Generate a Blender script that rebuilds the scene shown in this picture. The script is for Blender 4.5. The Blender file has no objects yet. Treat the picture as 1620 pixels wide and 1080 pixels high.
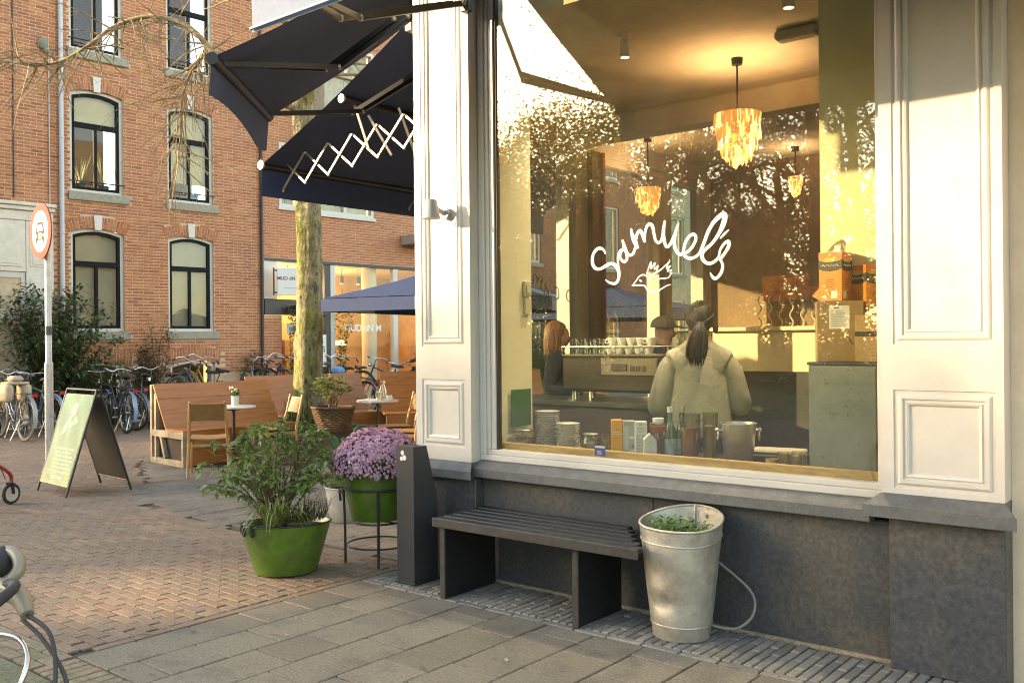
import bpy, bmesh, math, random
import numpy as np
from mathutils import Vector, Matrix
R = math.radians
PI = math.pi
scene = bpy.context.scene
col = scene.collection
random.seed(7)

# ------------------------------------------------------------------ camera
cam = bpy.data.cameras.new('camera')
cam.sensor_width = 36.0
cam.lens = 1460.7 / 1620 * 36
cam.clip_start = 0.05
cam.clip_end = 600
cam_o = bpy.data.objects.new('camera', cam)
col.objects.link(cam_o)
cam_o.matrix_world = (Matrix.Translation((0, -4.43, 1.503)) @ Matrix.Rotation(0.684, 4, 'Z')
                      @ Matrix.Rotation(PI / 2, 4, 'X') @ Matrix.Rotation(-0.009, 4, 'Z'))
scene.camera = cam_o

# ------------------------------------------------------------------ sky, sun, exposure
SUN_AZ = R(45)      # light travels towards +X by this much from +Y
SUN_EL = R(12.5)
trav = Vector((math.sin(SUN_AZ) * math.cos(SUN_EL), math.cos(SUN_AZ) * math.cos(SUN_EL), -math.sin(SUN_EL)))
world = bpy.data.worlds.new('World')
scene.world = world
world.use_nodes = True
wn = world.node_tree
wn.nodes.clear()
sky = wn.nodes.new('ShaderNodeTexSky')
sky.sky_type = 'NISHITA'
sky.sun_disc = False
sky.sun_elevation = SUN_EL
sky.sun_rotation = SUN_AZ + PI
sky.air_density = 1.0
sky.dust_density = 1.2
sky.ozone_density = 0.6
bg = wn.nodes.new('ShaderNodeBackground')
bg.inputs['Strength'].default_value = 0.15
wo = wn.nodes.new('ShaderNodeOutputWorld')
wn.links.new(sky.outputs[0], bg.inputs[0])
wn.links.new(bg.outputs[0], wo.inputs[0])
sun = bpy.data.lights.new('sun', 'SUN')
sun.energy = 2.25
sun.angle = R(0.6)
sun.color = (1.0, 0.75, 0.47)
sun_o = bpy.data.objects.new('sun', sun)
col.objects.link(sun_o)
sun_o.rotation_euler = trav.to_track_quat('-Z', 'Y').to_euler()
vs = scene.view_settings
vs.view_transform = 'Standard'
vs.look = 'None'
vs.gamma = 1.0
vs.exposure = 2.8
vs.use_white_balance = True
vs.white_balance_temperature = 7150
vs.white_balance_tint = 10.0
scene.cycles.use_denoising = True
scene.cycles.filter_width = 1.05
scene.cycles.max_bounces = 9
scene.cycles.diffuse_bounces = 4
scene.cycles.transparent_max_bounces = 16
scene.cycles.sample_clamp_indirect = 6.0
scene.cycles.caustics_reflective = False
scene.cycles.caustics_refractive = False

# ------------------------------------------------------------------ helpers
class MB:
    """collects faces of ONE mesh object"""
    def __init__(s):
        s.v = []; s.f = []; s.mi = []; s.cur = 0
    def add(s, vs, fs):
        b = len(s.v)
        s.v.extend([tuple(p) for p in vs])
        for f in fs:
            s.f.append(tuple(i + b for i in f)); s.mi.append(s.cur)
        return s
    def box(s, x0, x1, y0, y1, z0, z1, M=None):
        vs = [(x, y, z) for z in (z0, z1) for y in (y0, y1) for x in (x0, x1)]
        if M is not None: vs = [M @ Vector(p) for p in vs]
        return s.add(vs, [(0, 2, 3, 1), (4, 5, 7, 6), (0, 1, 5, 4), (2, 6, 7, 3), (0, 4, 6, 2), (1, 3, 7, 5)])
    def bbox(s, x0, x1, y0, y1, z0, z1, c=.006, M=None):
        """box with chamfered edges"""
        vs = []; fs = []
        c = min(c, (x1 - x0) * .45, (y1 - y0) * .45, (z1 - z0) * .45)
        X = (x0, x1); Y = (y0, y1); Z = (z0, z1)
        idx = {}
        for i in (0, 1):
            for j in (0, 1):
                for k in (0, 1):
                    sx = c if i == 0 else -c; sy = c if j == 0 else -c; sz = c if k == 0 else -c
                    for a, p in enumerate(((X[i], Y[j] + sy, Z[k] + sz), (X[i] + sx, Y[j], Z[k] + sz), (X[i] + sx, Y[j] + sy, Z[k]))):
                        idx[i, j, k, a] = len(vs); vs.append(p)
        for i in (0, 1):
            fs.append([idx[i, j, k, 0] for j, k in ((0, 0), (1, 0), (1, 1), (0, 1))][::1 if i else -1])
            fs.append([idx[j, i, k, 1] for j, k in ((0, 0), (0, 1), (1, 1), (1, 0))][::1 if i else -1])
            fs.append([idx[j, k, i, 2] for j, k in ((0, 0), (1, 0), (1, 1), (0, 1))][::1 if i else -1])
        for i in (0, 1):
            for j in (0, 1):
                fs.append([idx[i, j, 0, 0], idx[i, j, 1, 0], idx[i, j, 1, 1], idx[i, j, 0, 1]])
                fs.append([idx[i, 0, j, 0], idx[i, 1, j, 0], idx[i, 1, j, 2], idx[i, 0, j, 2]])
                fs.append([idx[0, i, j, 1], idx[1, i, j, 1], idx[1, i, j, 2], idx[0, i, j, 2]])
                for k in (0, 1):
                    fs.append([idx[i, j, k, 0], idx[i, j, k, 1], idx[i, j, k, 2]])
        if M is not None: vs = [M @ Vector(p) for p in vs]
        return s.add(vs, fs)
    def bar(s, a, b, w, h, up=(0, 0, 1), c=0):
        """box beam from a to b, width w (sideways), height h (along up)"""
        a = Vector(a); b = Vector(b); d = b - a; L = d.length
        if L < 1e-6: return s
        d.normalize(); u = Vector(up); r = d.cross(u)
        if r.length < 1e-4: r = d.cross(Vector((1, 0, 0)))
        r.normalize(); u = r.cross(d)
        M = Matrix((r, d, u)).transposed().to_4x4(); M.translation = a
        if c: return s.bbox(-w / 2, w / 2, 0, L, -h / 2, h / 2, c, M)
        return s.box(-w / 2, w / 2, 0, L, -h / 2, h / 2, M)
    def tube(s, pts, r, n=8, cap=True, closed=False, sx=1.0):
        pts = [Vector(p) for p in pts]; m = len(pts)
        rr = r if isinstance(r, (list, tuple)) else [r] * m
        vs = []; prev = None
        for i, p in enumerate(pts):
            if closed: t = pts[(i + 1) % m] - pts[i - 1]
            else: t = pts[min(i + 1, m - 1)] - pts[max(i - 1, 0)]
            if t.length < 1e-9: t = Vector((0, 0, 1))
            t.normalize()
            if prev is None:
                a = Vector((0, 0, 1)) if abs(t.z) < .9 else Vector((1, 0, 0))
                u = t.cross(a).normalized()
            else:
                u = prev - t * prev.dot(t)
                if u.length < 1e-6: u = t.orthogonal()
                u.normalize()
            prev = u; w = t.cross(u)
            for k in range(n):
                q = 2 * PI * k / n
                vs.append(p + (u * math.cos(q) * sx + w * math.sin(q)) * rr[i])
        fs = []
        seg = m if closed else m - 1
        for i in range(seg):
            for k in range(n):
                j = (i + 1) % m
                fs.append((i * n + k, i * n + (k + 1) % n, j * n + (k + 1) % n, j * n + k))
        if cap and not closed:
            fs.append(tuple(range(n))[::-1]); fs.append(tuple((m - 1) * n + k for k in range(n)))
        return s.add(vs, fs)
    def lathe(s, prof, n=24, c=(0, 0, 0), M=None, sx=1, sy=1):
        vs = []; fs = []; m = len(prof)
        for (r, z) in prof:
            for k in range(n):
                q = 2 * PI * k / n
                p = Vector((c[0] + r * sx * math.cos(q), c[1] + r * sy * math.sin(q), c[2] + z))
                vs.append(M @ p if M is not None else p)
        for i in range(m - 1):
            for k in range(n):
                fs.append((i * n + k, i * n + (k + 1) % n, (i + 1) * n + (k + 1) % n, (i + 1) * n + k))
        if prof[0][0] > 1e-5: fs.append(tuple(range(n))[::-1])
        if prof[-1][0] > 1e-5: fs.append(tuple((m - 1) * n + k for k in range(n)))
        return s.add(vs, fs)
    def prism(s, poly, f0, f1):
        """poly of 2D points; f0/f1 map (a,b) to 3D for the two end faces"""
        n = len(poly)
        vs = [f0(a, b) for a, b in poly] + [f1(a, b) for a, b in poly]
        fs = [tuple(range(n))[::-1], tuple(range(n, 2 * n))]
        for i in range(n):
            j = (i + 1) % n; fs.append((i, j, n + j, n + i))
        return s.add(vs, fs)
    def grid(s, P):
        """P[i][j] of 3D points"""
        n = len(P); m = len(P[0])
        vs = [p for row in P for p in row]
        fs = [(i * m + j, i * m + j + 1, (i + 1) * m + j + 1, (i + 1) * m + j) for i in range(n - 1) for j in range(m - 1)]
        return s.add(vs, fs)
    def ball(s, c, rx, ry=None, rz=None, n=10, m=7, M=None):
        ry = ry or rx; rz = rz or rx; vs = []; fs = []
        for i in range(m + 1):
            t = PI * i / m
            for k in range(n):
                q = 2 * PI * k / n
                p = Vector((c[0] + rx * math.sin(t) * math.cos(q), c[1] + ry * math.sin(t) * math.sin(q), c[2] + rz * math.cos(t)))
                vs.append(M @ p if M is not None else p)
        for i in range(m):
            for k in range(n):
                fs.append((i * n + k, (i + 1) * n + k, (i + 1) * n + (k + 1) % n, i * n + (k + 1) % n))
        return s.add(vs, fs)
    def mesh(s, name, mats, smooth=None, fix=True):
        me = bpy.data.meshes.new(name)
        me.from_pydata(s.v, [], s.f)
        mats = mats if isinstance(mats, (list, tuple)) else [mats]
        for m in mats: me.materials.append(m)
        if len(mats) > 1: me.polygons.foreach_set('material_index', s.mi)
        if fix:
            bm = bmesh.new(); bm.from_mesh(me)
            bmesh.ops.recalc_face_normals(bm, faces=bm.faces)
            bm.to_mesh(me); bm.free()
        if smooth is not None:
            me.polygons.foreach_set('use_smooth', [True] * len(me.polygons))
            me.set_sharp_from_angle(angle=R(smooth))
        me.update()
        return me
    def build(s, name, mats, parent=None, smooth=None, fix=True):
        return link(name, s.mesh(name, mats, smooth, fix), parent)

def link(name, me, parent=None, loc=None, rot=None):
    o = bpy.data.objects.new(name, me); col.objects.link(o)
    if parent is not None: o.parent = parent
    if loc is not None: o.location = loc
    if rot is not None: o.rotation_euler = rot
    return o
def tag(o, label=None, cat=None, group=None, kind=None):
    if label: o['label'] = label
    if cat: o['category'] = cat
    if group: o['group'] = group
    if kind: o['kind'] = kind
    return o
def thing(name, label, cat, loc=(0, 0, 0), rz=0.0, group=None):
    o = bpy.data.objects.new(name, None); col.objects.link(o)
    o.location = loc; o.rotation_euler = (0, 0, rz); o.empty_display_size = .1
    return tag(o, label, cat, group)
def struct(o): o['kind'] = 'structure'; return o
def copy_tree(o, parent=None):
    c = o.copy(); col.objects.link(c)
    if parent is not None: c.parent = parent
    for ch in list(o.children): copy_tree(ch, c)
    return c
def lerp(a, b, t): return tuple(x + (y - x) * t for x, y in zip(a, b))
def spline(pts, k=6):
    """Catmull-Rom through the points"""
    P = [Vector(p) for p in pts]; out = []
    for i in range(len(P) - 1):
        a = P[max(i - 1, 0)]; b = P[i]; c = P[i + 1]; d = P[min(i + 2, len(P) - 1)]
        for j in range(k):
            t = j / k
            out.append(.5 * ((2 * b) + (c - a) * t + (2 * a - 5 * b + 4 * c - d) * t * t + (3 * b - a - 3 * c + d) * t ** 3))
    out.append(P[-1]); return out

# ------------------------------------------------------------------ materials
MATS = {}
def mat(name, c, rough=.6, metal=0.0, var=.0, vs=6.0, bump=.0, bs=60.0, rnd=None, rmix=.5, c2=None, c2s=3.0, c2t=(.45, .65), spec=.5,
        stretch=(1, 1, 1), coords='pos', trans=0.0, coat=0.0, bd=.01, sheen=0.0, rvar=0.0, speck=None, glow=None):
    """base colour c; var = value noise; rnd = list of colours picked per piece; c2 = stain colour in noise patches; speck = (colour, scale, threshold)"""
    if name in MATS: return MATS[name]
    m = bpy.data.materials.new(name); m.use_nodes = True
    nt = m.node_tree; N = nt.nodes; L = nt.links
    b = N['Principled BSDF']
    b.inputs['Roughness'].default_value = rough
    b.inputs['Metallic'].default_value = metal
    b.inputs['Specular IOR Level'].default_value = spec
    if coat: b.inputs['Coat Weight'].default_value = coat; b.inputs['Coat Roughness'].default_value = .15
    if sheen: b.inputs['Sheen Weight'].default_value = sheen
    if trans: b.inputs['Transmission Weight'].default_value = trans
    if glow: b.inputs['Emission Color'].default_value = (*glow[0], 1); b.inputs['Emission Strength'].default_value = glow[1]
    if coords == 'pos':
        g = N.new('ShaderNodeNewGeometry'); src = g.outputs['Position']
    else:
        g = N.new('ShaderNodeTexCoord'); src = g.outputs['Object']
    mp = N.new('ShaderNodeMapping'); mp.inputs['Scale'].default_value = stretch
    L.new(src, mp.inputs[0]); src = mp.outputs[0]
    rgb = N.new('ShaderNodeRGB'); rgb.outputs[0].default_value = (*c, 1); cur = rgb.outputs[0]
    def mix(fac, a, bb, mode='MIX'):
        x = N.new('ShaderNodeMix'); x.data_type = 'RGBA'; x.blend_type = mode; x.clamp_factor = True
        if isinstance(fac, (int, float)): x.inputs[0].default_value = fac
        else: L.new(fac, x.inputs[0])
        for q, s_ in ((6, a), (7, bb)):
            if isinstance(s_, tuple): x.inputs[q].default_value = (*s_[:3], 1)
            else: L.new(s_, x.inputs[q])
        return x.outputs[2]
    def noise(scale, detail=5, rough_=.6):
        n = N.new('ShaderNodeTexNoise'); n.inputs['Scale'].default_value = scale
        n.inputs['Detail'].default_value = detail; n.inputs['Roughness'].default_value = rough_
        L.new(src, n.inputs['Vector']); return n.outputs['Fac']
    def rng(x, a, bb, c_=0., d_=1.):
        r = N.new('ShaderNodeMapRange'); L.new(x, r.inputs[0])
        for q, v_ in zip((1, 2, 3, 4), (a, bb, c_, d_)): r.inputs[q].default_value = v_
        return r.outputs[0]
    if rnd:
        oi = N.new('ShaderNodeObjectInfo'); gi = N.new('ShaderNodeNewGeometry')
        ad = N.new('ShaderNodeMath'); ad.operation = 'ADD'; fr = N.new('ShaderNodeMath'); fr.operation = 'FRACT'
        L.new(oi.outputs['Random'], ad.inputs[0]); L.new(gi.outputs['Random Per Island'], ad.inputs[1]); L.new(ad.outputs[0], fr.inputs[0])
        cr = N.new('ShaderNodeValToRGB'); cr.color_ramp.interpolation = 'LINEAR'
        while len(cr.color_ramp.elements) < len(rnd): cr.color_ramp.elements.new(.5)
        for i, cc in enumerate(rnd):
            cr.color_ramp.elements[i].position = i / max(1, len(rnd) - 1); cr.color_ramp.elements[i].color = (*cc, 1)
        L.new(fr.outputs[0], cr.inputs[0]); cur = mix(rmix, cur, cr.outputs[0])
    if c2:
        cur = mix(rng(noise(c2s, 6, .65), *c2t), cur, c2)
    if var:
        v_ = rng(noise(vs, 8, .75), .36, .64, 1 - var, 1 + var)
        cc = N.new('ShaderNodeCombineColor')
        for i in range(3): L.new(v_, cc.inputs[i])
        cur = mix(1.0, cur, cc.outputs[0], 'MULTIPLY')
    if speck:
        vo = N.new('ShaderNodeTexVoronoi'); vo.inputs['Scale'].default_value = speck[1]; L.new(src, vo.inputs['Vector'])
        cur = mix(rng(vo.outputs['Distance'], speck[2] * .6, speck[2], 1, 0), cur, speck[0])
    L.new(cur, b.inputs['Base Color'])
    if rvar: L.new(rng(noise(vs * 1.7, 6), .3, .7, max(.02, rough - rvar), min(1, rough + rvar)), b.inputs['Roughness'])
    if bump:
        bp = N.new('ShaderNodeBump'); bp.inputs['Strength'].default_value = bump; bp.inputs['Distance'].default_value = bd
        L.new(noise(bs, 8, .65), bp.inputs['Height']); L.new(bp.outputs[0], b.inputs['Normal'])
    MATS[name] = m
    return m
def leafmat(name, c, c2, trans=.35, rough=.5, var=None):
    if name in MATS: return MATS[name]
    m = bpy.data.materials.new(name); m.use_nodes = True
    nt = m.node_tree; N = nt.nodes; L = nt.links; b = N['Principled BSDF']
    g = N.new('ShaderNodeNewGeometry'); cr = N.new('ShaderNodeValToRGB')
    cols = [c, c2] + (var or [])
    while len(cr.color_ramp.elements) < len(cols): cr.color_ramp.elements.new(.5)
    for i, cc in enumerate(cols):
        cr.color_ramp.elements[i].position = i / (len(cols) - 1); cr.color_ramp.elements[i].color = (*cc, 1)
    L.new(g.outputs['Random Per Island'], cr.inputs[0]); L.new(cr.outputs[0], b.inputs['Base Color'])
    b.inputs['Roughness'].default_value = rough
    t = N.new('ShaderNodeBsdfTranslucent'); L.new(cr.outputs[0], t.inputs[0])
    mx = N.new('ShaderNodeMixShader'); mx.inputs[0].default_value = trans
    L.new(b.outputs[0], mx.inputs[1]); L.new(t.outputs[0], mx.inputs[2])
    L.new(mx.outputs[0], N['Material Output'].inputs[0])
    MATS[name] = m; return m
def glassmat(name, tint=(.93, .96, .93), refl=1.0, base=.0, rough=0.0, dirt=None):
    """thin pane: fresnel mirror over a clear sheet"""
    if name in MATS: return MATS[name]
    m = bpy.data.materials.new(name); m.use_nodes = True
    nt = m.node_tree; N = nt.nodes; L = nt.links; N.remove(N['Principled BSDF'])
    t = N.new('ShaderNodeBsdfTransparent'); t.inputs[0].default_value = (*tint, 1)
    gl = N.new('ShaderNodeBsdfGlossy'); gl.inputs['Roughness'].default_value = rough
    lw = N.new('ShaderNodeLayerWeight'); lw.inputs[0].default_value = .5
    pw = N.new('ShaderNodeMath'); pw.operation = 'POWER'; L.new(lw.outputs['Facing'], pw.inputs[0]); pw.inputs[1].default_value = 5.0
    fr = N.new('ShaderNodeMath'); fr.operation = 'MULTIPLY_ADD'; L.new(pw.outputs[0], fr.inputs[0]); fr.inputs[1].default_value = .96; fr.inputs[2].default_value = .04
    ml = N.new('ShaderNodeMath'); ml.operation = 'MULTIPLY_ADD'; ml.use_clamp = True
    L.new(fr.outputs[0], ml.inputs[0]); ml.inputs[1].default_value = refl; ml.inputs[2].default_value = base
    mx = N.new('ShaderNodeMixShader'); L.new(ml.outputs[0], mx.inputs[0]); L.new(t.outputs[0], mx.inputs[1]); L.new(gl.outputs[0], mx.inputs[2])
    out = mx.outputs[0]
    if dirt:
        g = N.new('ShaderNodeNewGeometry'); df = N.new('ShaderNodeBsdfDiffuse'); df.inputs[0].default_value = (*dirt[0], 1)
        mp = N.new('ShaderNodeMapping'); mp.inputs['Scale'].default_value = (1, 1, .5); L.new(g.outputs['Position'], mp.inputs[0])
        no = N.new('ShaderNodeTexNoise'); no.inputs['Scale'].default_value = dirt[1]; no.inputs['Detail'].default_value = 9; no.inputs['Roughness'].default_value = .75
        L.new(mp.outputs[0], no.inputs['Vector'])
        rr = N.new('ShaderNodeMapRange'); L.new(no.outputs[0], rr.inputs[0])
        for q, v_ in zip((1, 2, 3, 4), (.42, .85, dirt[2] * .3, dirt[2])): rr.inputs[q].default_value = v_
        m2 = N.new('ShaderNodeMixShader'); L.new(rr.outputs[0], m2.inputs[0]); L.new(out, m2.inputs[1]); L.new(df.outputs[0], m2.inputs[2])
        out = m2.outputs[0]
        # slight waviness of the sheet
        bp = N.new('ShaderNodeBump'); bp.inputs['Strength'].default_value = .05; bp.inputs['Distance'].default_value = .02
        n2 = N.new('ShaderNodeTexNoise'); n2.inputs['Scale'].default_value = 1.4; n2.inputs['Detail'].default_value = 1; L.new(g.outputs['Position'], n2.inputs['Vector'])
        L.new(n2.outputs[0], bp.inputs['Height']); L.new(bp.outputs[0], gl.inputs['Normal'])
    L.new(out, N['Material Output'].inputs[0])
    MATS[name] = m; return m
# ------------------------------------------------------------------ shared materials
CREAM = mat('cream_paint', (.52, .485, .43), .38, var=.05, vs=3.0, c2=(.44, .40, .34), c2s=1.7, c2t=(.56, .8), bump=.06, bs=45, coat=.15)
CREAMIN = mat('interior_cream_paint', (.76, .69, .48), .6, var=.06, vs=2.0)
STONE = mat('blue_stone', (.044, .048, .053), .45, var=.42, vs=38, c2=(.082, .073, .058), c2s=1.6, c2t=(.46, .62), bump=.12, bs=140, speck=((.30, .29, .27), 85, .10), rvar=.12)
SILLST = mat('sill_stone', (.105, .105, .102), .5, var=.22, vs=14, bump=.1, bs=120, speck=((.5, .48, .45), 60, .10))
BLACKP = mat('black_paint', (.018, .018, .019), .42, var=.25, vs=30, bump=.08, bs=90, rvar=.1)
DARKM = mat('dark_metal', (.03, .03, .031), .4, metal=.3)
CHROME = mat('bright_metal', (.62, .60, .57), .24, metal=1.0)
ALU = mat('brushed_metal', (.55, .54, .50), .38, metal=1.0, var=.1, vs=20)
GALV = mat('galvanised_steel', (.46, .45, .42), .5, metal=.55, var=.18, vs=9, bump=.05, bs=30)
WOODL = mat('teak_plywood', (.36, .14, .032), .42, var=.16, vs=5, stretch=(.7, 6, 6), coords='obj', c2=(.23, .078, .016), c2s=2.6, c2t=(.47, .72), coat=.2)
WOODS = mat('weathered_timber', (.36, .27, .16), .75, var=.3, vs=12, stretch=(1, 1, 1), c2=(.20, .17, .13), c2s=4)
OAK = mat('oak_wood', (.40, .22, .08), .45, var=.16, vs=14, stretch=(3, 3, .6), coat=.15)
OAKD = mat('walnut_veneer', (.24, .125, .04), .45, var=.2, vs=9, stretch=(1, 1, 5), coat=.15)
RUBBER = mat('black_rubber', (.02, .02, .021), .75)
WHITEP = mat('white_paint', (.80, .78, .74), .45, var=.04, vs=4)
CONC = mat('concrete_slab', (.175, .148, .106), .85, var=.34, vs=70, rnd=[(.14, .115, .08), (.215, .183, .13), (.165, .137, .10), (.195, .168, .123)], rmix=.8, c2=(.10, .085, .065), c2s=3.2, c2t=(.5, .75), bump=.35, bs=220, bd=.004, speck=((.5, .46, .38), 55, .10))
PAVER = mat('red_paver', (.19, .125, .082), .85, var=.3, vs=60, rnd=[(.24, .15, .092), (.18, .118, .075), (.22, .155, .10), (.265, .18, .115), (.17, .125, .09), (.225, .138, .083)], rmix=.9, c2=(.175, .128, .085), c2s=1.1, c2t=(.42, .62), bump=.3, bs=150, bd=.004)
BANDB = mat('grey_clinker', (.20, .18, .15), .8, var=.3, vs=60, rnd=[(.215, .19, .155), (.155, .148, .135), (.245, .225, .19), (.18, .155, .12), (.125, .118, .105)], rmix=.9, bump=.3, bs=150, bd=.004)
SAND = mat('joint_sand', (.085, .07, .05), .95, var=.4, vs=40, bump=.4, bs=180)
SANDL = mat('pale_joint_sand', (.27, .215, .145), .95, var=.35, vs=30, bump=.4, bs=180)
BRICK = mat('house_brick', (.33, .105, .052), .85, var=.22, vs=40, rnd=[(.45, .16, .062), (.33, .105, .042), (.50, .19, .078), (.39, .135, .052), (.52, .22, .095), (.27, .085, .038)], rmix=.9, c2=(.27, .10, .06), c2s=.9, c2t=(.52, .75), bump=.2, bs=90)
BRICK2 = mat('shop_brick', (.42, .15, .065), .85, var=.2, vs=40, rnd=[(.46, .17, .07), (.37, .125, .055), (.50, .195, .085), (.42, .145, .06)], rmix=.9, bump=.2, bs=90)
MORTAR = mat('lime_mortar', (.54, .39, .25), .95, var=.2, vs=8)
MORTAR2 = mat('shop_mortar', (.52, .38, .25), .95, var=.2, vs=8)

# ------------------------------------------------------------------ ground
def sheet(name, x0, x1, y0, y1, z, m, label=None):
    o = MB().add([(x0, y0, z), (x1, y0, z), (x1, y1, z), (x0, y1, z)], [(0, 1, 2, 3)]).build(name, m, fix=False)
    return struct(o)
def sheetpoly(name, pts, z, m):
    return struct(MB().add([(x, y, z) for x, y in pts], [tuple(range(len(pts)))]).build(name, m, fix=False))
sheet('ground', -300, 300, -300, 300, -.035, mat('street_ground', (.16, .12, .09), .9, var=.3, vs=3))
sheet('lawn', -120, 90, -160, -12.5, -.02, mat('lawn_grass', (.07, .09, .03), .9, var=.4, vs=4, c2=(.16, .11, .03), c2s=2))
sheet('road', -120, 90, -12.5, -5.0, -.026, mat('street_clinkers', (.17, .115, .085), .85, var=.3, vs=20, bump=.3, bs=40))

def lay(parent, pieces, m, near, zb=-.02, nmax=300, chamf=.004, wob=.0016, pname='paver', rough=1.0, stuffname='pavers'):
    """pieces: (cx, cy, lx, ly). the nmax nearest become objects, the rest one stuff part"""
    pieces = sorted(pieces, key=lambda p: (p[0] - near[0]) ** 2 + (p[1] - near[1]) ** 2)
    cache = {}
    rg = random.Random(len(pieces))
    for cx, cy, lx, ly in pieces[:nmax]:
        k = (round(lx, 3), round(ly, 3), rg.randrange(2))
        if k not in cache:
            b = MB().bbox(-lx / 2, lx / 2, -ly / 2, ly / 2, zb, 0, chamf)
            cache[k] = b.mesh(pname, m)
        link(pname, cache[k], parent, (cx, cy, rg.uniform(-1, 1) * wob), (rg.uniform(-1, 1) * wob * 4, rg.uniform(-1, 1) * wob * 4, rg.uniform(-1, 1) * wob * 2.5 * rough))
    rest = pieces[nmax:]
    if rest:
        b = MB()
        for cx, cy, lx, ly in rest:
            z = rg.uniform(-1, 1) * wob; x0, x1, y0, y1 = cx - lx / 2, cx + lx / 2, cy - ly / 2, cy + ly / 2
            t = [z + rg.uniform(-1, 1) * wob * .8 for _ in range(4)]
            b.add([(x0, y0, zb), (x1, y0, zb), (x1, y1, zb), (x0, y1, zb), (x0, y0, t[0]), (x1, y0, t[1]), (x1, y1, t[2]), (x0, y1, t[3])],
                  [(4, 5, 6, 7), (0, 1, 5, 4), (1, 2, 6, 5), (2, 3, 7, 6), (3, 0, 4, 7)])
        o = b.build(stuffname, m, parent, fix=False); o['kind'] = 'stuff'
CAMXY = (0, -4.43)
# concrete slab pavement in front of the window
g1 = sheet('slab_pavement', -4.467, 6.0, -2.312, -.505, -.016, SAND)
P = []
for k in range(24):
    x = -4.467 + .3 * k + .15
    off = .15 if k % 2 else 0
    y = -.508
    if off: P.append((x, y - .075, .293, .143)); y -= .15
    while y > -2.30:
        l = min(.3, y + 2.308)
        if l > .05: P.append((x, y - l / 2, .293, l - .007))
        y -= .3
lay(g1, P, CONC, CAMXY, chamf=.005, pname='paving_slab', wob=.0022)
g1b = sheet('street_pavement', -9, 6.0, -5.0, -2.70, -.016, SAND)
P = []
for k in range(30):
    x = -6.9 + .3 * k
    y = -2.70 - (.15 if k % 2 else 0)
    if k % 2: P.append((x, -2.775, .293, .143))
    for j in range(7): P.append((x, y - .15 - .3 * j, .293, .293))
lay(g1b, P, CONC, (-4.5, -2.7), chamf=.005, pname='paving_slab', nmax=160, wob=.002, stuffname='slabs')
# soldier course of clinkers and the gravel kerb strip
g2 = sheet('clinker_edging', -7.5, 6.0, -2.53, -2.312, -.0155, SAND)
P = []
for k in range(120):
    P.append((-4.42 + .068 * k, -2.418, .06, .20))
for k in range(15): P.append((-4.58 - .21 * k, -2.347, .203, .062)); P.append((-4.48 - .21 * k, -2.416, .203, .062)); P.append((-4.58 - .21 * k, -2.485, .203, .062))
lay(g2, P, mat('mossy_clinker', (.20, .16, .105), .9, var=.35, vs=40, rnd=[(.22, .17, .11), (.17, .145, .09), (.25, .175, .12)], rmix=.8, c2=(.12, .13, .05), c2s=6, c2t=(.5, .7), bump=.4, bs=120), (-4, -3), pname='clinker')
kb = MB()
rg = random.Random(3)
for i in range(26):
    x = -9 + .6 * i
    kb.bbox(x + .004, x + .596, -2.695, -2.535, -.02, .004 + rg.uniform(-.003, .003), .012)
k_o = struct(kb.build('kerb', mat('mossy_gravel_kerb', (.17, .155, .105), .95, var=.5, vs=70, c2=(.10, .115, .045), c2s=7, c2t=(.45, .7), bump=.9, bs=110, bd=.012)))
# red clinker street
g3 = sheet('clinker_pavement', -17.3, -4.467, -2.312, 16.0, -.0165, SAND)
Z2 = [(-4.6, .0), (-6.3, -.08), (-8.55, .12), (-9.6, .9), (-11.2, 1.66), (-11.9, 3.0), (-11.9, 9.0), (-4.6, 9.0)]
def inpoly(x, y, poly):
    c = False; n = len(poly)
    for i in range(n):
        x1, y1 = poly[i]; x2, y2 = poly[i - 1]
        if (y1 > y) != (y2 > y) and x < (x2 - x1) * (y - y1) / (y2 - y1) + x1: c = not c
    return c
P = []
rg = random.Random(5)
y = -2.278; row = 0
while y < 9.0:
    x = -4.545 - (.105 if row % 2 else 0) - rg.uniform(0, .02)
    if row % 2: P.append((-4.545 - .052, y, .10, .0635))
    while x > -17.0:
        L_ = .2 + rg.uniform(-.003, .003)
        cx = x - L_ / 2
        if not inpoly(cx, y, Z2) and not (-9.3 < cx and y > -.2 and cx > -4.42):
            if y < 2.5 or cx < -11.5: P.append((cx, y + rg.uniform(-.002, .002), L_ - .006, .0635))
        x -= L_ + .003
    y += .0695; row += 1
y = -2.2
while y < .5:
    P.append((-4.505, y + .1, .062, .197)); y += .203
lay(g3, P, PAVER, (-3.6, -3.6), zb=-.016, nmax=300, pname='clinker', chamf=.0022, wob=.0012, stuffname='clinkers')
# grey slabs under the terrace
g4 = sheetpoly('terrace_pavement', Z2, -.0158, SAND)
P = []
for i in range(40):
    for j in range(40):
        x = -4.75 - .3 * i; yy = -.1 + .3 * j + (.15 if i % 2 else 0)
        if inpoly(x, yy, Z2) and yy < 8: P.append((x, yy, .292, .292))
lay(g4, P, mat('terrace_slab', (.18, .148, .108), .85, var=.28, vs=50, rnd=[(.165, .135, .098), (.205, .17, .128), (.18, .148, .108)], rmix=.8, c2=(.105, .086, .067), c2s=2, bump=.3, bs=150, bd=.004), (-6, -1), chamf=.004, pname='paving_slab', nmax=220, stuffname='slabs')
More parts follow.
